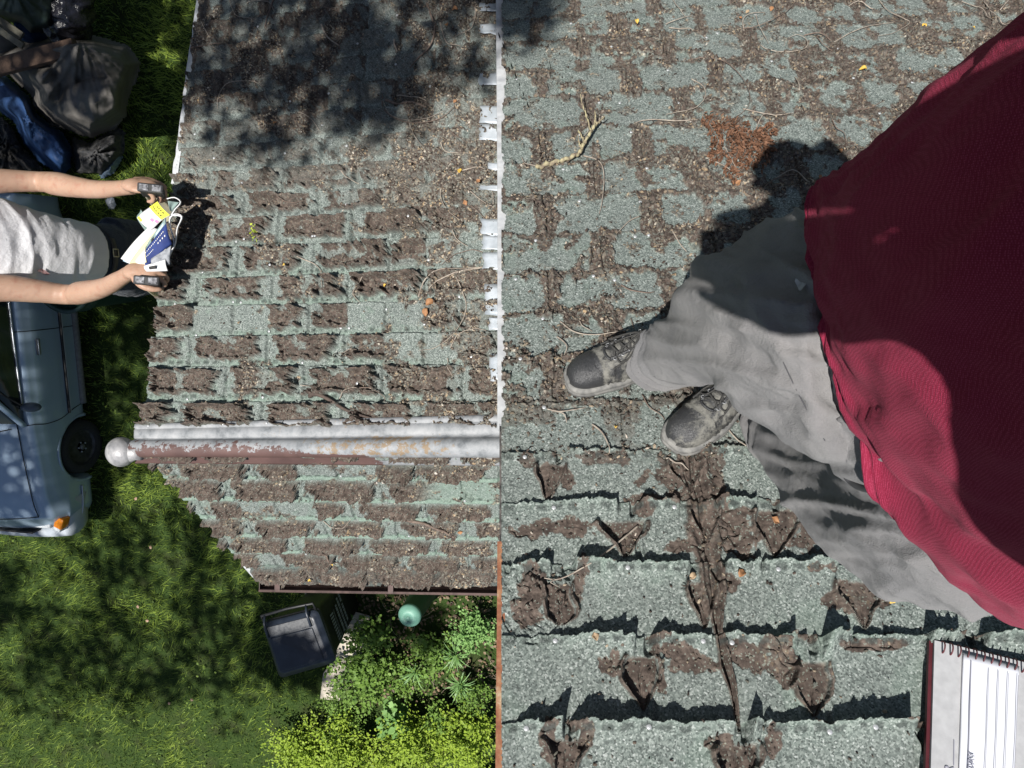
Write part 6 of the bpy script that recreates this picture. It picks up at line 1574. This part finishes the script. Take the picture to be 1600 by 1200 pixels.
tree('broadleaf_tree', gA, [(-9.6, -.8, 9.), (-9.4, .6, 4.), (-8.9, 1.6, 0), (-8.6, 2.0, -3.)], 'large broadleaf tree outside the picture that shades the lawn', .13, 21)
roof_holes = [(700, 110, 60, 60, .7), (360, 175, 60, 30, .6), (560, 100, 60, 18, .45), (420, 90, 60, 16, .4), (440, 205, 130, 24, .75), (480, 165, 80, 18, .6), (350, 60, 60, 20, .35), (330, 260, 50, 40, .9), (300, 190, 30, 60, .5), (650, 60, 60, 20, .5), (760, 120, 20, 60, .5), (600, 235, 160, 24, .9)]
gB = [shade_leaf_points(950, 250, 790, -420, 60, 'U', roof_holes, -3.2, .4, 4), shade_leaf_points(260, 270, 760, 60, 140, 'U', roof_holes, -3.2, .4, 14), shade_leaf_points(150, 290, 650, 140, 185, 'U', roof_holes, -3.2, .4, 5), shade_leaf_points(42, 330, 620, 200, 236, 'U', [(600, 235, 120, 24, .9)], -3.2, .3, 15), shade_leaf_points(330, 770, 850, -420, 52, 'R', [], -3.0, .4, 6)]
tree('roadside_tree', gB, [(-2., -9.5, 7.), (-2.6, -6.5, 3.), (-3.0, -3.0, -1.5), (-2.8, -1.2, -3.2)], 'tree behind the house whose crown shades the lower roof', .075, 22)
# ================================================================ NOTEBOOK AND DEBRIS ON THE ROOF
m_cover = simple('maroon notebook cover', (.06, .008, .012), (.09, .014, .02), 30, .55); m_pap = simple('white paper', (.60, .61, .66), (.66, .67, .72), 4, .8, 0, .15, 9, .004); m_pap2 = simple('grey card', (.36, .36, .37), (.43, .43, .44), 60, .85)
m_ink = simple('grey ink', (.24, .24, .29), None, rough=.8)
nb_n = PN('R'); nbr = empty('notebook', on('R', 1520, 1100, .03), 'open spiral notebook with ruled pages lying on the shingles by the photographer', 'notebook')
def NBP(px, py, h): 
    """point of the notebook's plane, which rests slightly raised on the shingles"""
    return on('R', px, py, .030 + h)
TL, TR, BL, BR = (1447, 1008), (1720, 1075), (1437, 1290), (1700, 1330)
def NB(u, v_, h): x = (TL[0] * (1 - u) + TR[0] * u) * (1 - v_) + (BL[0] * (1 - u) + BR[0] * u) * v_; y = (TL[1] * (1 - u) + TR[1] * u) * (1 - v_) + (BL[1] * (1 - u) + BR[1] * u) * v_; return NBP(x, y, h)
def slabNB(name, u0, u1, v0, v1, h0, h1, mat, nu=24, nv=14, wav=0.):
    vs = []
    for hh in (h0, h1):
        for i in range(nu):
            for j in range(nv):
                u = u0 + (u1 - u0) * i / (nu - 1); v_ = v0 + (v1 - v0) * j / (nv - 1); vs.append(NB(u, v_, hh + (wav * (math.sin(9 * u + 2 * v_) + .6 * math.sin(14 * v_ + 5 * u)) if hh == h1 else 0)))
    a = nu * nv; fs = []
    for i in range(nu - 1):
        for j in range(nv - 1):
            p = i * nv + j; fs += [(p, p + 1, p + nv + 1, p + nv), (a + p, a + p + nv, a + p + nv + 1, a + p + 1)]
    ring = [i * nv for i in range(nu)] + [(nu - 1) * nv + j for j in range(1, nv)] + [i * nv + nv - 1 for i in range(nu - 2, -1, -1)] + [j for j in range(nv - 2, 0, -1)]
    for q in range(len(ring)): b0, b1 = ring[q], ring[(q + 1) % len(ring)]; fs.append((b0, b1, b1 + a, b0 + a))
    return MB().add(vs, fs).build(name, mat, nbr, False)
slabNB('cover', -.020, 1.0, .0, 1.0, -.012, -.004, m_cover)
slabNB('card', .0, .97, .0, .99, -.003, .003, m_pap2)
pg = slabNB('page', .155, .47, .035, .99, .0045, .0075, m_pap, 40, 24, .0012); pg.data.polygons.foreach_set('use_smooth', np.ones(len(pg.data.polygons), bool))
ruled = MB()
def rule(u0, u1, v0, v1, w=.00045, name='ruled_line', h=.0105):
    P = [NB(u0 + (u1 - u0) * t_, v0 + (v1 - v0) * t_, h) for t_ in np.linspace(0, 1, 10)]; d = unit(P[-1] - P[0]); s = unit(np.cross(dW(nb_n), d)) * w; vs = []
    for p in P: vs += [p - s, p + s]
    MB().add(vs, [(2 * i, 2 * i + 2, 2 * i + 3, 2 * i + 1) for i in range(9)]).build(name, m_ink, pg, False)
rule(.195, .20, .07, .97, .0009)
for i, u in enumerate((.295, .35, .405, .46)): rule(u, u + .003, .09, .97)
card = [o for o in nbr.children if o.name.startswith('card')][0]
P = [NB(.125, .52, .0042), NB(.128, .66, .0042)]; s = unit(np.cross(dW(nb_n), P[1] - P[0])) * .0007; MB().add([P[0] - s, P[0] + s, P[1] + s, P[1] - s], [(0, 1, 2, 3)]).build('ruled_line', m_ink, card, False)
upd = unit(NB(.2, .0, 0) - NB(.2, .5, 0)); lf = unit(NB(0, .5, 0) - NB(.5, .5, 0))
_T1 = textobj('MONDAY', NB(.232, .80, .0112), upd, lf, .0145, m_ink, 'heading', pg)
_T2 = textobj('YEAR', NB(.127, .845, .0042), upd, lf, .0215, m_ink, 'heading', card)
bpy.context.view_layer.update()
dg = bpy.context.evaluated_depsgraph_get()
for o_ in (_T1, _T2):          # lettering as plain mesh
    me = bpy.data.meshes.new_from_object(o_.evaluated_get(dg)); o2 = bpy.data.objects.new('heading_text', me); COL.objects.link(o2); o2.parent = o_.parent; o2.matrix_local = o_.matrix_local.copy(); bpy.data.objects.remove(o_)
for i in range(22):
    u = .04 + i * .0445; c = NB(u, .028, .004); r_ = .0105; e1 = unit(NB(u, 0, 0) - NB(u, .1, 0)); e2 = dW(nb_n); e3 = np.cross(e1, e2)
    MB().tube([c + r_ * (math.cos(a) * e1 + math.sin(a) * e2) + e3 * .003 * (a / 6.28) for a in np.linspace(-.6, 5.3, 20)], .0014, 8).build('coil_ring', m_cover, nbr)
# ---- thin curved tendrils
m_tw = simple('dry pale tendril', (.20, .16, .13), (.40, .35, .29), 60, .8); m_tw2 = simple('dry brown tendril', (.10, .07, .055), (.2, .15, .12), 60, .8)
def twig(k, pts, rad=.0018, mat=None, label='thin dry curled tendril lying on the green shingles', group='dry tendrils on the roof', name='dry_tendril', n=34, lift=.008, sc_=None):
    P = smooth_pts(pts, n); fld = {'R': field_R, 'U': field_U, 'L': field_L}[k]
    hh = fld(P[:, 0:1].astype(np.float32), P[:, 1:2].astype(np.float32))[0][:, 0]; hh = np.convolve(np.pad(hh, 4, 'edge'), np.ones(9) / 9, 'valid')
    out = [on(k, P[i, 0], P[i, 1], float(hh[i]) + lift * (.35 + math.sin(math.pi * i / (n - 1))) ) for i in range(n)]
    rr = [rad * (1 - .55 * i / (n - 1)) for i in range(n)]
    o = MB().tube(out, rr, 6).build(name, mat or m_tw, None); tag(o, label, 'tendril' if name == 'dry_tendril' else 'twig', group); return o
UPT = [ # traced on the upper roof
 [(1075, 95), (1110, 96), (1140, 108), (1163, 135), (1170, 165), (1158, 180), (1140, 190)], [(1080, 125), (1098, 140), (1100, 158), (1088, 172), (1070, 178), (1040, 182)], [(1090, 190), (1050, 196), (1010, 192), (990, 195)],
 [(1185, 70), (1200, 82), (1230, 88), (1256, 82), (1258, 68), (1245, 60), (1228, 66), (1224, 74)], [(1160, 48), (1185, 45), (1220, 30), (1240, 10), (1245, -10)], [(1162, 50), (1160, 35), (1172, 26), (1195, 22)],
 [(1370, 0), (1385, 20), (1410, 35), (1418, 42), (1395, 55), (1370, 60)], [(1300, 70), (1330, 55), (1360, 46), (1395, 38)], [(1255, 58), (1280, 58), (1300, 70)], [(1500, 5), (1530, 20), (1548, 38)], [(1560, 20), (1575, 5), (1590, 0)], [(1535, 5), (1548, 30), (1560, 45), (1580, 40)],
 [(1298, 190), (1305, 205), (1318, 215), (1320, 240)], [(1242, 122), (1247, 145)], [(1160, 172), (1190, 182), (1220, 184), (1240, 178)], [(1180, 205), (1190, 188), (1215, 180)], [(1330, 178), (1360, 172), (1382, 158)],
 [(912, 245), (935, 258), (943, 280), (940, 320), (936, 336)], [(815, 248), (822, 262), (838, 266), (850, 262)], [(875, 505), (895, 522), (920, 528), (955, 526), (985, 518)], [(970, 448), (985, 458), (1010, 462), (1022, 458)], [(855, 642), (875, 648), (900, 645), (915, 640)], [(862, 644), (880, 652), (885, 662)], [(925, 665), (940, 680), (950, 700), (951, 712)],
 [(1003, 618), (1012, 640), (1030, 652), (1038, 658)], [(1131, 660), (1140, 680), (1160, 700), (1178, 712)], [(1050, 365), (1062, 388), (1072, 395)], [(905, 505), (910, 515), (925, 520)], [(1245, 275), (1215, 282), (1195, 295), (1188, 315)], [(1262, 290), (1240, 272), (1212, 280)],
 [(1105, 252), (1135, 268), (1150, 280)], [(1130, 230), (1145, 262), (1155, 285), (1160, 310)], [(880, 110), (870, 120), (905, 60)], [(1050, 0), (1060, 20), (1072, 32)], [(1040, 40), (1060, 35), (1080, 28)], [(1045, 45), (1068, 52), (1082, 54)], [(985, 500), (990, 520), (1000, 532)], [(870, 528), (885, 545), (880, 560)], [(1040, 1020 - 300), (1060, 730), (1075, 735)],
 [(1180, 25), (1186, 50), (1200, 70)], [(1275, 60), (1285, 75), (1300, 82)], [(1365, 20), (1340, 10), (1325, 12)], [(930, 200), (918, 212), (905, 225)], [(1000, 340), (980, 352), (962, 372)]]
for i, p in enumerate(UPT):
    if i == 32: continue
    twig('R', p, .0017 + .0006 * ((i * 7) % 3) / 2, m_tw if i % 4 else m_tw2)
twig('R', [(1215, 880), (1150, 0)][:0] or [(996, 823), (975, 842), (952, 862), (925, 885), (895, 900), (868, 908), (850, 906)], .0022, m_tw, 'long dry tendril with forked tip crossing two shingle courses', None)
twig('R', [(868, 908), (860, 914), (872, 918)], .0014, m_tw, 'short forked end of the long tendril beside the torn corner', None)
LOT = [[(598, 150), (600, 170), (618, 188), (645, 196), (672, 193), (700, 182), (722, 160)], [(600, 160), (612, 182), (640, 192), (668, 188), (695, 176)], [(715, 435), (725, 460), (730, 480), (722, 505), (705, 530), (680, 545), (655, 548)], [(655, 465), (665, 440), (690, 430), (720, 424), (755, 418)], [(755, 395), (735, 392), (712, 400), (690, 415)], [(560, 548), (545, 552), (530, 552)], [(470, 405), (490, 412), (503, 425), (505, 450)], [(575, 435), (560, 448), (555, 462), (565, 475)], [(430, 305), (450, 318), (470, 320), (480, 315)],
 [(536, 270), (545, 280), (560, 286)], [(395, 130), (360, 135), (345, 160), (342, 172)], [(395, 130), (415, 140), (420, 160)], [(282, 245), (298, 252), (308, 268), (312, 278)], [(318, 38), (330, 60), (340, 80), (362, 90)], [(360, 0), (370, 25), (385, 32), (405, 35)], [(388, 8), (420, 5), (430, 20)], [(510, 15), (535, 25), (540, 45), (532, 60)],
 [(700, 290), (690, 305), (700, 330), (720, 345)], [(720, 270), (745, 265), (770, 272)], [(735, 300), (760, 320), (772, 325), (770, 300), (755, 285)], [(725, 320), (745, 330), (760, 345)], [(705, 350), (715, 375), (732, 385)], [(700, 560), (705, 580), (710, 590)], [(705, 545), (720, 525), (745, 515), (770, 520)], [(560, 610), (580, 608), (598, 618), (600, 628)], [(470, 602), (490, 606), (500, 620)], [(530, 625), (545, 612), (570, 610)], [(620, 150), (650, 155), (668, 160)], [(655, 260), (630, 250), (612, 240)], [(470, 180), (490, 190), (500, 205)], [(690, 40), (700, 70), (720, 75)], [(745, 15), (740, 45), (712, 60)], [(700, 200), (712, 215), (730, 222)], [(690, 225), (700, 240), (735, 240)], [(640, 190), (650, 215), (665, 235)]]
for i, p in enumerate(LOT): twig('U', p, .0021 if i % 3 else .0028, m_tw if i % 4 else m_tw2, 'thin dry curled tendril lying on the lower roof slope', 'dry tendrils on the lower roof')
twig('U', [(755, 418), (720, 430), (690, 440), (672, 452)], .004, m_tw, 'straight pale stick pointing from the flashing on the lower roof', None, 'dry_stick')
twig('U', [(668, 8), (676, 30), (682, 50), (674, 75), (655, 95), (642, 108)], .0055, m_tw2, 'dark crooked stick in the shade near the top of the lower roof', None, 'dry_stick')
twig('U', [(430, 0), (424, 20), (416, 45)], .005, m_tw2, 'short dark stick at the top edge of the lower roof', None, 'dry_stick'); twig('U', [(505, 42), (512, 58), (525, 70), (532, 74)], .005, m_tw, 'pale bent stick on the shaded lower roof', None, 'dry_stick'); twig('U', [(617, 64), (621, 85)], .006, m_tw, 'short thick pale stick on the shaded lower roof', None, 'dry_stick'); twig('U', [(302, 80), (330, 72), (355, 70)], .004, m_tw2, 'thin dark stick sticking out over the white rake trim', None, 'dry_stick')
twig('U', [(604, 158), (625, 164), (645, 163), (668, 172)], .007, m_tw2, 'thick brown stick inside the pale tendril loop', None, 'dry_stick')
twig('U', [(487, 620), (500, 618), (518, 626), (540, 640), (560, 648), (585, 655)], .010, simple('bark strip', (.05, .035, .03), (.1, .075, .06), 40, .9), 'brown strip of bark lying above the ridge cap', None, 'bark_strip'); twig('L', [(635, 808), (660, 812), (690, 822), (712, 832)], .008, m_tw2, 'brown strip of bark on the near slope below the ridge', None, 'bark_strip'); twig('L', [(500, 858), (515, 866), (530, 876)], .006, m_tw2, 'small bark strip near the gutter on the near slope', None, 'bark_strip'); twig('L', [(505, 812), (525, 818), (540, 816), (550, 808)], .0022, m_tw, 'pale tendril on the near slope below the ridge cap', None)
twig('L', [(470, 655 + 66), (505, 715 + 6), (514, 724)], .002, m_tw2, 'dark tendril draped by the ridge flashing', None)
LM = [('the forked twig', 885, 230), ('the rusty cedar sprig', 1150, 225), ('the shadow of the head', 1220, 270), ('the right shoe', 925, 590), ('the left shoe', 1080, 655), ('the large yellow leaf', 1346, 114), ('the topmost yellow leaf', 993, 42), ('the top right corner', 1540, 15), ('the orange leaf by the shirt', 1310, 240), ('the maroon shoulder', 1440, 120), ('the torn corner of the shingles', 830, 930), ('the grey trouser knee', 1120, 480),
      ('the newspaper', 235, 365), ('the lime green sprig', 402, 365), ('the large orange brown leaf', 676, 477), ('the ridge cap', 560, 655), ('the upper left hand', 240, 298), ('the yellow leaf by the flashing', 721, 270), ('the pale tendril loop', 660, 180), ('the shaded top edge of the roof', 450, -10), ('the tangle by the flashing', 740, 318), ('the lowest flashing piece', 775, 575), ('the orange leaf in the shade', 434, 196)]
def describe():
    seen = {}
    for o in [q for q in COL.objects if q.name.startswith('dry_tendril') and q.get('group')]:
        low = 'lower roof' in o['group']; p = W2view(np.array([v_.co[:] for v_ in o.data.vertices]) + np.array(o.location)); x = p[:, 0] / p[:, 2] * F + 800; y = p[:, 1] / p[:, 2] * F + 600
        cx, cy = x.mean(), y.mean(); L = math.hypot(x.max() - x.min(), y.max() - y.min()); A = np.array([x[0], y[0]]); B = np.array([x[-1], y[-1]]); st = np.linalg.norm(A - B) / max(L, 1)
        size = 'long' if L > 75 else 'short' if L < 36 else 'medium'; shp = 'straight' if st > .97 else 'curved' if st > .7 else 'hooked'; colr = 'brown' if 'brown' in o.data.materials[0].name else 'pale'
        c = [l for l in LM if (LM.index(l) >= 12) == low]; c.sort(key=lambda l: math.hypot(l[1] - cx, l[2] - cy))
        for nm, lx, ly in c:
            dx, dy = cx - lx, cy - ly; v_ = 'above' if dy < -14 else 'below' if dy > 14 else ''; h_ = 'left of' if dx < -14 else 'right of' if dx > 14 else ''
            if v_ and h_: v_ = v_ if abs(dy) > .5 * abs(dx) else ''; h_ = h_ if abs(dx) > .5 * abs(dy) else ''
            w_ = (v_ + ' and ' + h_) if v_ and h_ else (v_ or h_ or 'touching'); lab = '%s %s %s tendril %s %s' % (size, shp, colr, w_, nm)
            if lab not in seen: break
        seen[lab] = 1; o['label'] = lab
describe()
# ---- forked lichen-covered branch
m_lich = simple('lichen covered bark', (.16, .12, .09), (.42, .38, .22), 70, .9, 0, .6, 150, .003)
br = empty('forked_branch', on('R', 890, 250, .01), 'forked twig with yellowish lichen lying left of the rusty cedar sprig', 'branch')
def brp(pts, r0, r1): 
    P = smooth_pts(pts, 26); return [on('R', p[0], p[1], p[2] + .004 * math.sin(i * 1.3)) for i, p in enumerate(P)], [(r0 + (r1 - r0) * i / 25) * (1 + .25 * math.sin(i * 2.3)) for i in range(26)]
mb = MB(); o_, r_ = brp([(838, 267, .012), (860, 262, .016), (885, 256, .018), (905, 248, .022)], .0065, .006); mb.tube(o_, r_, 10)
o_, r_ = brp([(905, 248, .022), (912, 235, .028), (922, 220, .034), (930, 208, .038)], .0058, .0035); mb.tube(o_, r_, 10)
for q in ([(922, 220, .032), (915, 200, .04), (908, 182, .046), (905, 170, .05)], [(928, 212, .036), (936, 206, .04), (942, 202, .045)], [(926, 216, .034), (928, 204, .045), (927, 196, .05)], [(908, 244, .024), (903, 236, .034), (902, 230, .04)], [(912, 234, .028), (906, 225, .034), (902, 222, .04)]): o_, r_ = brp(q, .0030, .0012); mb.tube(o_, r_, 8)
mb.build('stem', m_lich, br)
# ---- rusty cedar sprig
m_ced = m_foliage('rusty cedar scales', (.085, .04, .022), (.24, .125, .075), .15, .8)
ced = empty('cedar_sprig', on('R', 1150, 230, .01), 'rusty brown dried cedar sprig beside the shadow of the head', 'sprig')
r = np.random.default_rng(77); mb = MB(); Pn, Dn, Sn = [], [], []
axis = [(1092, 190), (1120, 205), (1150, 218), (1178, 228), (1195, 222)]
brn = [([(1095, 190), (1112, 198), (1140, 205), (1168, 214), (1192, 222)], .012), ([(1100, 192), (1112, 208), (1120, 225), (1118, 236)], .012), ([(1120, 205), (1140, 222), (1150, 240), (1142, 256)], .014), ([(1140, 212), (1162, 232), (1176, 250), (1170, 266)], .016), ([(1165, 218), (1185, 234), (1193, 252), (1182, 268)], .016), ([(1150, 215), (1165, 245), (1160, 268)], .010), ([(1175, 222), (1196, 234), (1200, 245)], .016), ([(1105, 190), (1130, 196), (1150, 200), (1165, 206)], .010), ([(1178, 216), (1192, 214), (1206, 206)], .014), ([(1130, 240), (1118, 250), (1108, 252)], .008), ([(1145, 256), (1138, 272), (1150, 284)], .010)]
for q, h in brn:
    P = smooth_pts(q, 46); mb.tube([on('R', p[0], p[1], h) for p in P[::3]], .0012, 5)
    for i in range(len(P) - 1):
        t = P[i + 1] - P[i]; t /= np.linalg.norm(t); nrm = np.array([-t[1], t[0]])
        for sg in (-1, 1):
            for _ in range(2):
                off = r.uniform(0, 7); b = P[i] + nrm * sg * off; dd = nrm * sg * r.uniform(.4, 1) + t * r.uniform(.4, 1)
                a0 = on('R', b[0], b[1], h + r.uniform(-.006, .012)); a1 = on('R', b[0] + dd[0] * 5, b[1] + dd[1] * 5, h + r.uniform(-.006, .014)); Pn.append(a0); Dn.append(a1 - a0); Sn.append(r.uniform(.006, .020))
mb.build('stem', m_tw2, ced); Pn, Dn, Sn = np.array(Pn), np.array(Dn), np.array(Sn)
v, f, t = scatter(Pn, Dn, dW(NRm)[None] + r.normal(0, .5, (len(Pn), 3)), Sn, r.random(len(Pn)), LEAF, LEAFF, Sn * .55); obj('scales', v, f, m_ced, ced, True, attr={'tint': t})
# ---- coloured leaves
m_yl = simple('yellow leaf', (.50, .30, .04), (.60, .42, .10), 60, .7); m_ol = simple('orange leaf', (.22, .10, .04), (.36, .19, .09), 60, .75); m_tl = simple('tan leaf', (.26, .18, .11), (.4, .3, .19), 60, .8); m_gl2 = simple('lime sprig', (.30, .42, .03), (.5, .6, .06), 60, .6)
def leaf(k, x, y, size, mat, label, seed, group=None):
    r = np.random.default_rng(seed); a = r.uniform(0, 6.28); h = hsample({'R': field_R, 'U': field_U, 'L': field_L}[k], x, y)
    c = on(k, x, y, h + .006); e = on(k, x + 8 * math.cos(a), y + 8 * math.sin(a), h + .010) - c; nrm = dW(PN(k)); 
    n = 7; L = unit(e); X = np.cross(L, nrm); vs = []; wv = [.05, .32, .46, .5, .40, .22, .02]
    for i in range(n):
        for j in (-1, -.5, 0, .5, 1):
            u = i / (n - 1); size_ = size * .68; vs.append(c + L * size_ * (u - .5) + X * size_ * .8 * wv[i] * j * (1 + .2 * math.sin(9 * u + seed)) + nrm * size * (.22 * abs(j) * wv[i] * 2 + .16 * math.sin(3 * u + seed)))
    o = MB().add(vs, [(i * 5 + j, i * 5 + j + 1, i * 5 + 6 + j, i * 5 + 5 + j) for i in range(n - 1) for j in range(4)]).build('dry_leaf', mat, None); s_ = o.modifiers.new('s', 'SOLIDIFY'); s_.thickness = .0007; s_.offset = 0; tag(o, label, 'leaf', group)
GL = 'dry leaves on the roofs'
for i, q in enumerate([('R', 993, 42, .030, m_yl, 'bright yellow leaf near the top of the upper roof'), ('R', 1346, 114, .040, m_yl, 'large yellow leaf by the maroon shoulder'), ('R', 1442, 44, .030, m_yl, 'yellow leaf near the top right of the roof'), ('R', 1156, 32, .022, m_ol, 'orange leaf beside the curled tendrils at the top'), ('R', 1167, 22, .024, m_tl, 'tan leaf touching a thin tendril at the top'), ('R', 1204, 18, .026, m_ol, 'curled orange leaf at the upper end of a tendril'), ('R', 1519, 48, .016, m_yl, 'small yellow leaf under the tendrils at top right'),
    ('R', 1310, 240, .026, m_ol, 'orange curled leaf left of the maroon shirt'), ('R', 1280, 280, .018, m_ol, 'small orange leaf beside the head shadow'), ('R', 1100, 275, .026, m_tl, 'tan leaf below the cedar sprig'), ('R', 1150, 290, .040, m_ol, 'long orange leaf pointing away from the cedar sprig'), ('R', 1051, 434, .028, m_tl, 'pale tan leaf above the right shoe'), ('R', 961, 670, .016, m_yl, 'small yellow leaf between the two shoes'), ('R', 1081, 903, .026, m_tl, 'cream leaf lodged in the long torn crack'), ('R', 1155, 900, .032, m_ol, 'curled brown leaf on the third course below the shoes'), ('R', 928, 1001, .026, m_tl, 'pale leaf on the shingle edge left of the crack'), ('R', 1210, 815, .03, m_ol, 'orange crumpled leaf in the torn gap below the shoe'), ('R', 1392, 940, .02, m_yl, 'small yellow seed husk by the torn gap near the trousers'), ('R', 1470, 990, .03, m_tl, 'pale straw piece above the notebook'),
    ('U', 676, 477, .060, m_ol, 'large orange brown leaf on the lower roof'), ('U', 668, 490, .05, m_ol, 'narrow orange leaf beside the large one on the lower roof'), ('U', 721, 270, .036, m_yl, 'yellow leaf near the flashing on the lower roof'), ('U', 752, 290, .03, m_ol, 'orange leaf beside the flashing in the tendril tangle'), ('U', 728, 318, .03, m_ol, 'orange leaf under the curled tendrils'), ('U', 434, 196, .03, m_ol, 'orange leaf on the shaded lower roof'), ('U', 547, 145, .024, m_ol, 'small orange leaf on the shaded part of the lower roof'), ('U', 712, 18, .045, m_ol, 'brown orange leaf at the top of the lower roof'), ('U', 700, 42, .035, m_ol, 'dull orange leaf below the topmost one'), ('U', 715, 165, .028, m_ol, 'orange leaf at the end of the pale tendril loop'), ('U', 453, 420, .022, m_yl, 'tiny yellow leaf on the dashed row of the lower roof'), ('U', 376, 505, .024, m_tl, 'curled tan leaf in a worn shingle'), ('U', 604, 448, .022, m_yl, 'small yellow leaf right of the worn shingles'),
    ('L', 487, 901, .034, m_yl, 'yellow orange leaf just above the gutter'), ('L', 522, 872, .03, m_yl, 'golden leaf on the near slope close to the gutter'), ('L', 720, 828, .036, m_ol, 'orange leaf on the near slope below the ridge')]):
    leaf(*q[:6], i, GL)
# lime green sprig
sp = empty('lime_sprig', on('U', 402, 365, .01), 'small lime green sprig lying on the lower roof near the newspaper', 'sprig'); r = np.random.default_rng(3); Pn, Dn = [], []
for i in range(26):
    x = 402 + r.normal(0, 2.); y = 365 + r.uniform(-13, 13); a0 = on('U', x, y, .02 + r.uniform(0, .015)); a = r.uniform(0, 6.28); Pn.append(a0); Dn.append(on('U', x + math.cos(a) * 5, y + math.sin(a) * 5, .03) - a0)
v, f, t = scatter(np.array(Pn), np.array(Dn), dW(PN('U'))[None] + r.normal(0, .3, (26, 3)), r.uniform(.008, .015, 26), r.random(26), LEAF, LEAFF); obj('leaves', v, f, m_foliage('lime', (.3, .42, .03), (.55, .62, .08)), sp, True, attr={'tint': t})
MB().tube([on('U', 402, 351, .012), on('U', 401, 365, .016), on('U', 404, 380, .012)], .0012, 5).build('stem', m_gl2, sp)
# ---- bark and felt crumbs
def crumbs(k, n, x0, x1, y0, y1, smin, smax, seed, name, label, thr=.3):
    r = np.random.default_rng(seed); px = r.uniform(x0, x1, n * 3); py = r.uniform(y0, y1, n * 3)
    if k == 'U': ok = px > rakeU(py) + 8
    elif k == 'L': ok = px > rakeL(py) + 8
    else: ok = px > 792
    px, py = px[ok], py[ok]; fld = {'R': field_R, 'U': field_U, 'L': field_L}[k]
    h, w_ = fld(px[:, None].astype(np.float32), py[:, None].astype(np.float32)); h = h[:, 0]; pr = np.maximum(w_[:, 0, 3], w_[:, 0, 0] * .35) + .05
    kk = np.where(r.random(len(px)) < pr)[0][:n]; px, py, h = px[kk], py[kk], h[kk]; n = len(px)
    Z = PZ(k, px, py); nv = PN(k); P = toW(np.stack([(px - 800) / F * Z, (py - 600) / F * Z, Z], -1) + nv * (h + .0015)[:, None])
    e1 = dW(unit(np.cross(nv, [0, 1, 0]))); e2 = np.cross(dW(nv), e1); a = r.uniform(0, 6.28, n); D = e1 * np.cos(a)[:, None] + e2 * np.sin(a)[:, None] + dW(nv) * r.uniform(-.1, .5, n)[:, None]
    S = r.uniform(smin, smax, n) * r.uniform(.5, 1, n); T = r.random(n) ** 1.5
    sh = np.array([(-.3, 0, 0), (.28, .05, .0), (.35, .7, .12), (-.1, 1., .05), (-.42, .6, .15), (0, .5, .28)]); ff = [(0, 1, 5), (1, 2, 5), (2, 3, 5), (3, 4, 5), (4, 0, 5)]
    v, f, t = scatter(P, D, dW(nv)[None] + r.normal(0, .25, (n, 3)), S, T, sh, ff, S * r.uniform(.4, 1., n))
    t[..., 1] = np.repeat(r.random(n), 6); o = obj(name, v, f, m_crumb, None, False, attr={'tint': t}); o['kind'] = 'stuff'; tag(o, label, 'debris')
t = NT('crumbs'); t.set(.9, 0, .2); at = t.add('ShaderNodeAttribute'); at.attribute_name = 'tint'; spc = t.add('ShaderNodeSeparateColor'); t.link(at.outputs['Color'], spc.inputs[0])
t.col(t.ramp(spc.outputs[1], [(0, (.02, .016, .014)), (.35, (.06, .045, .037)), (.6, (.11, .085, .068)), (.78, (.08, .09, .08)), (.93, (.16, .125, .09)), (.985, (.32, .26, .19)), (1, (.5, .45, .4))])); m_crumb = t.m
crumbs('R', 24000, 785, 1600, -60, 720, .003, .014, 1, 'bark_crumbs', 'crumbs of bark and felt scattered over the upper roof')
crumbs('R', 2200, 785, 1600, 700, 1230, .003, .012, 2, 'felt_crumbs', 'loose crumbs in the worn gaps below the shoes')
crumbs('U', 13000, 210, 782, -60, 690, .003, .014, 3, 'roof_crumbs', 'bark crumbs and dirt scattered over the lower roof')
crumbs('L', 2600, 230, 782, 716, 910, .004, .016, 4, 'slope_crumbs', 'bark crumbs on the near slope above the gutter')
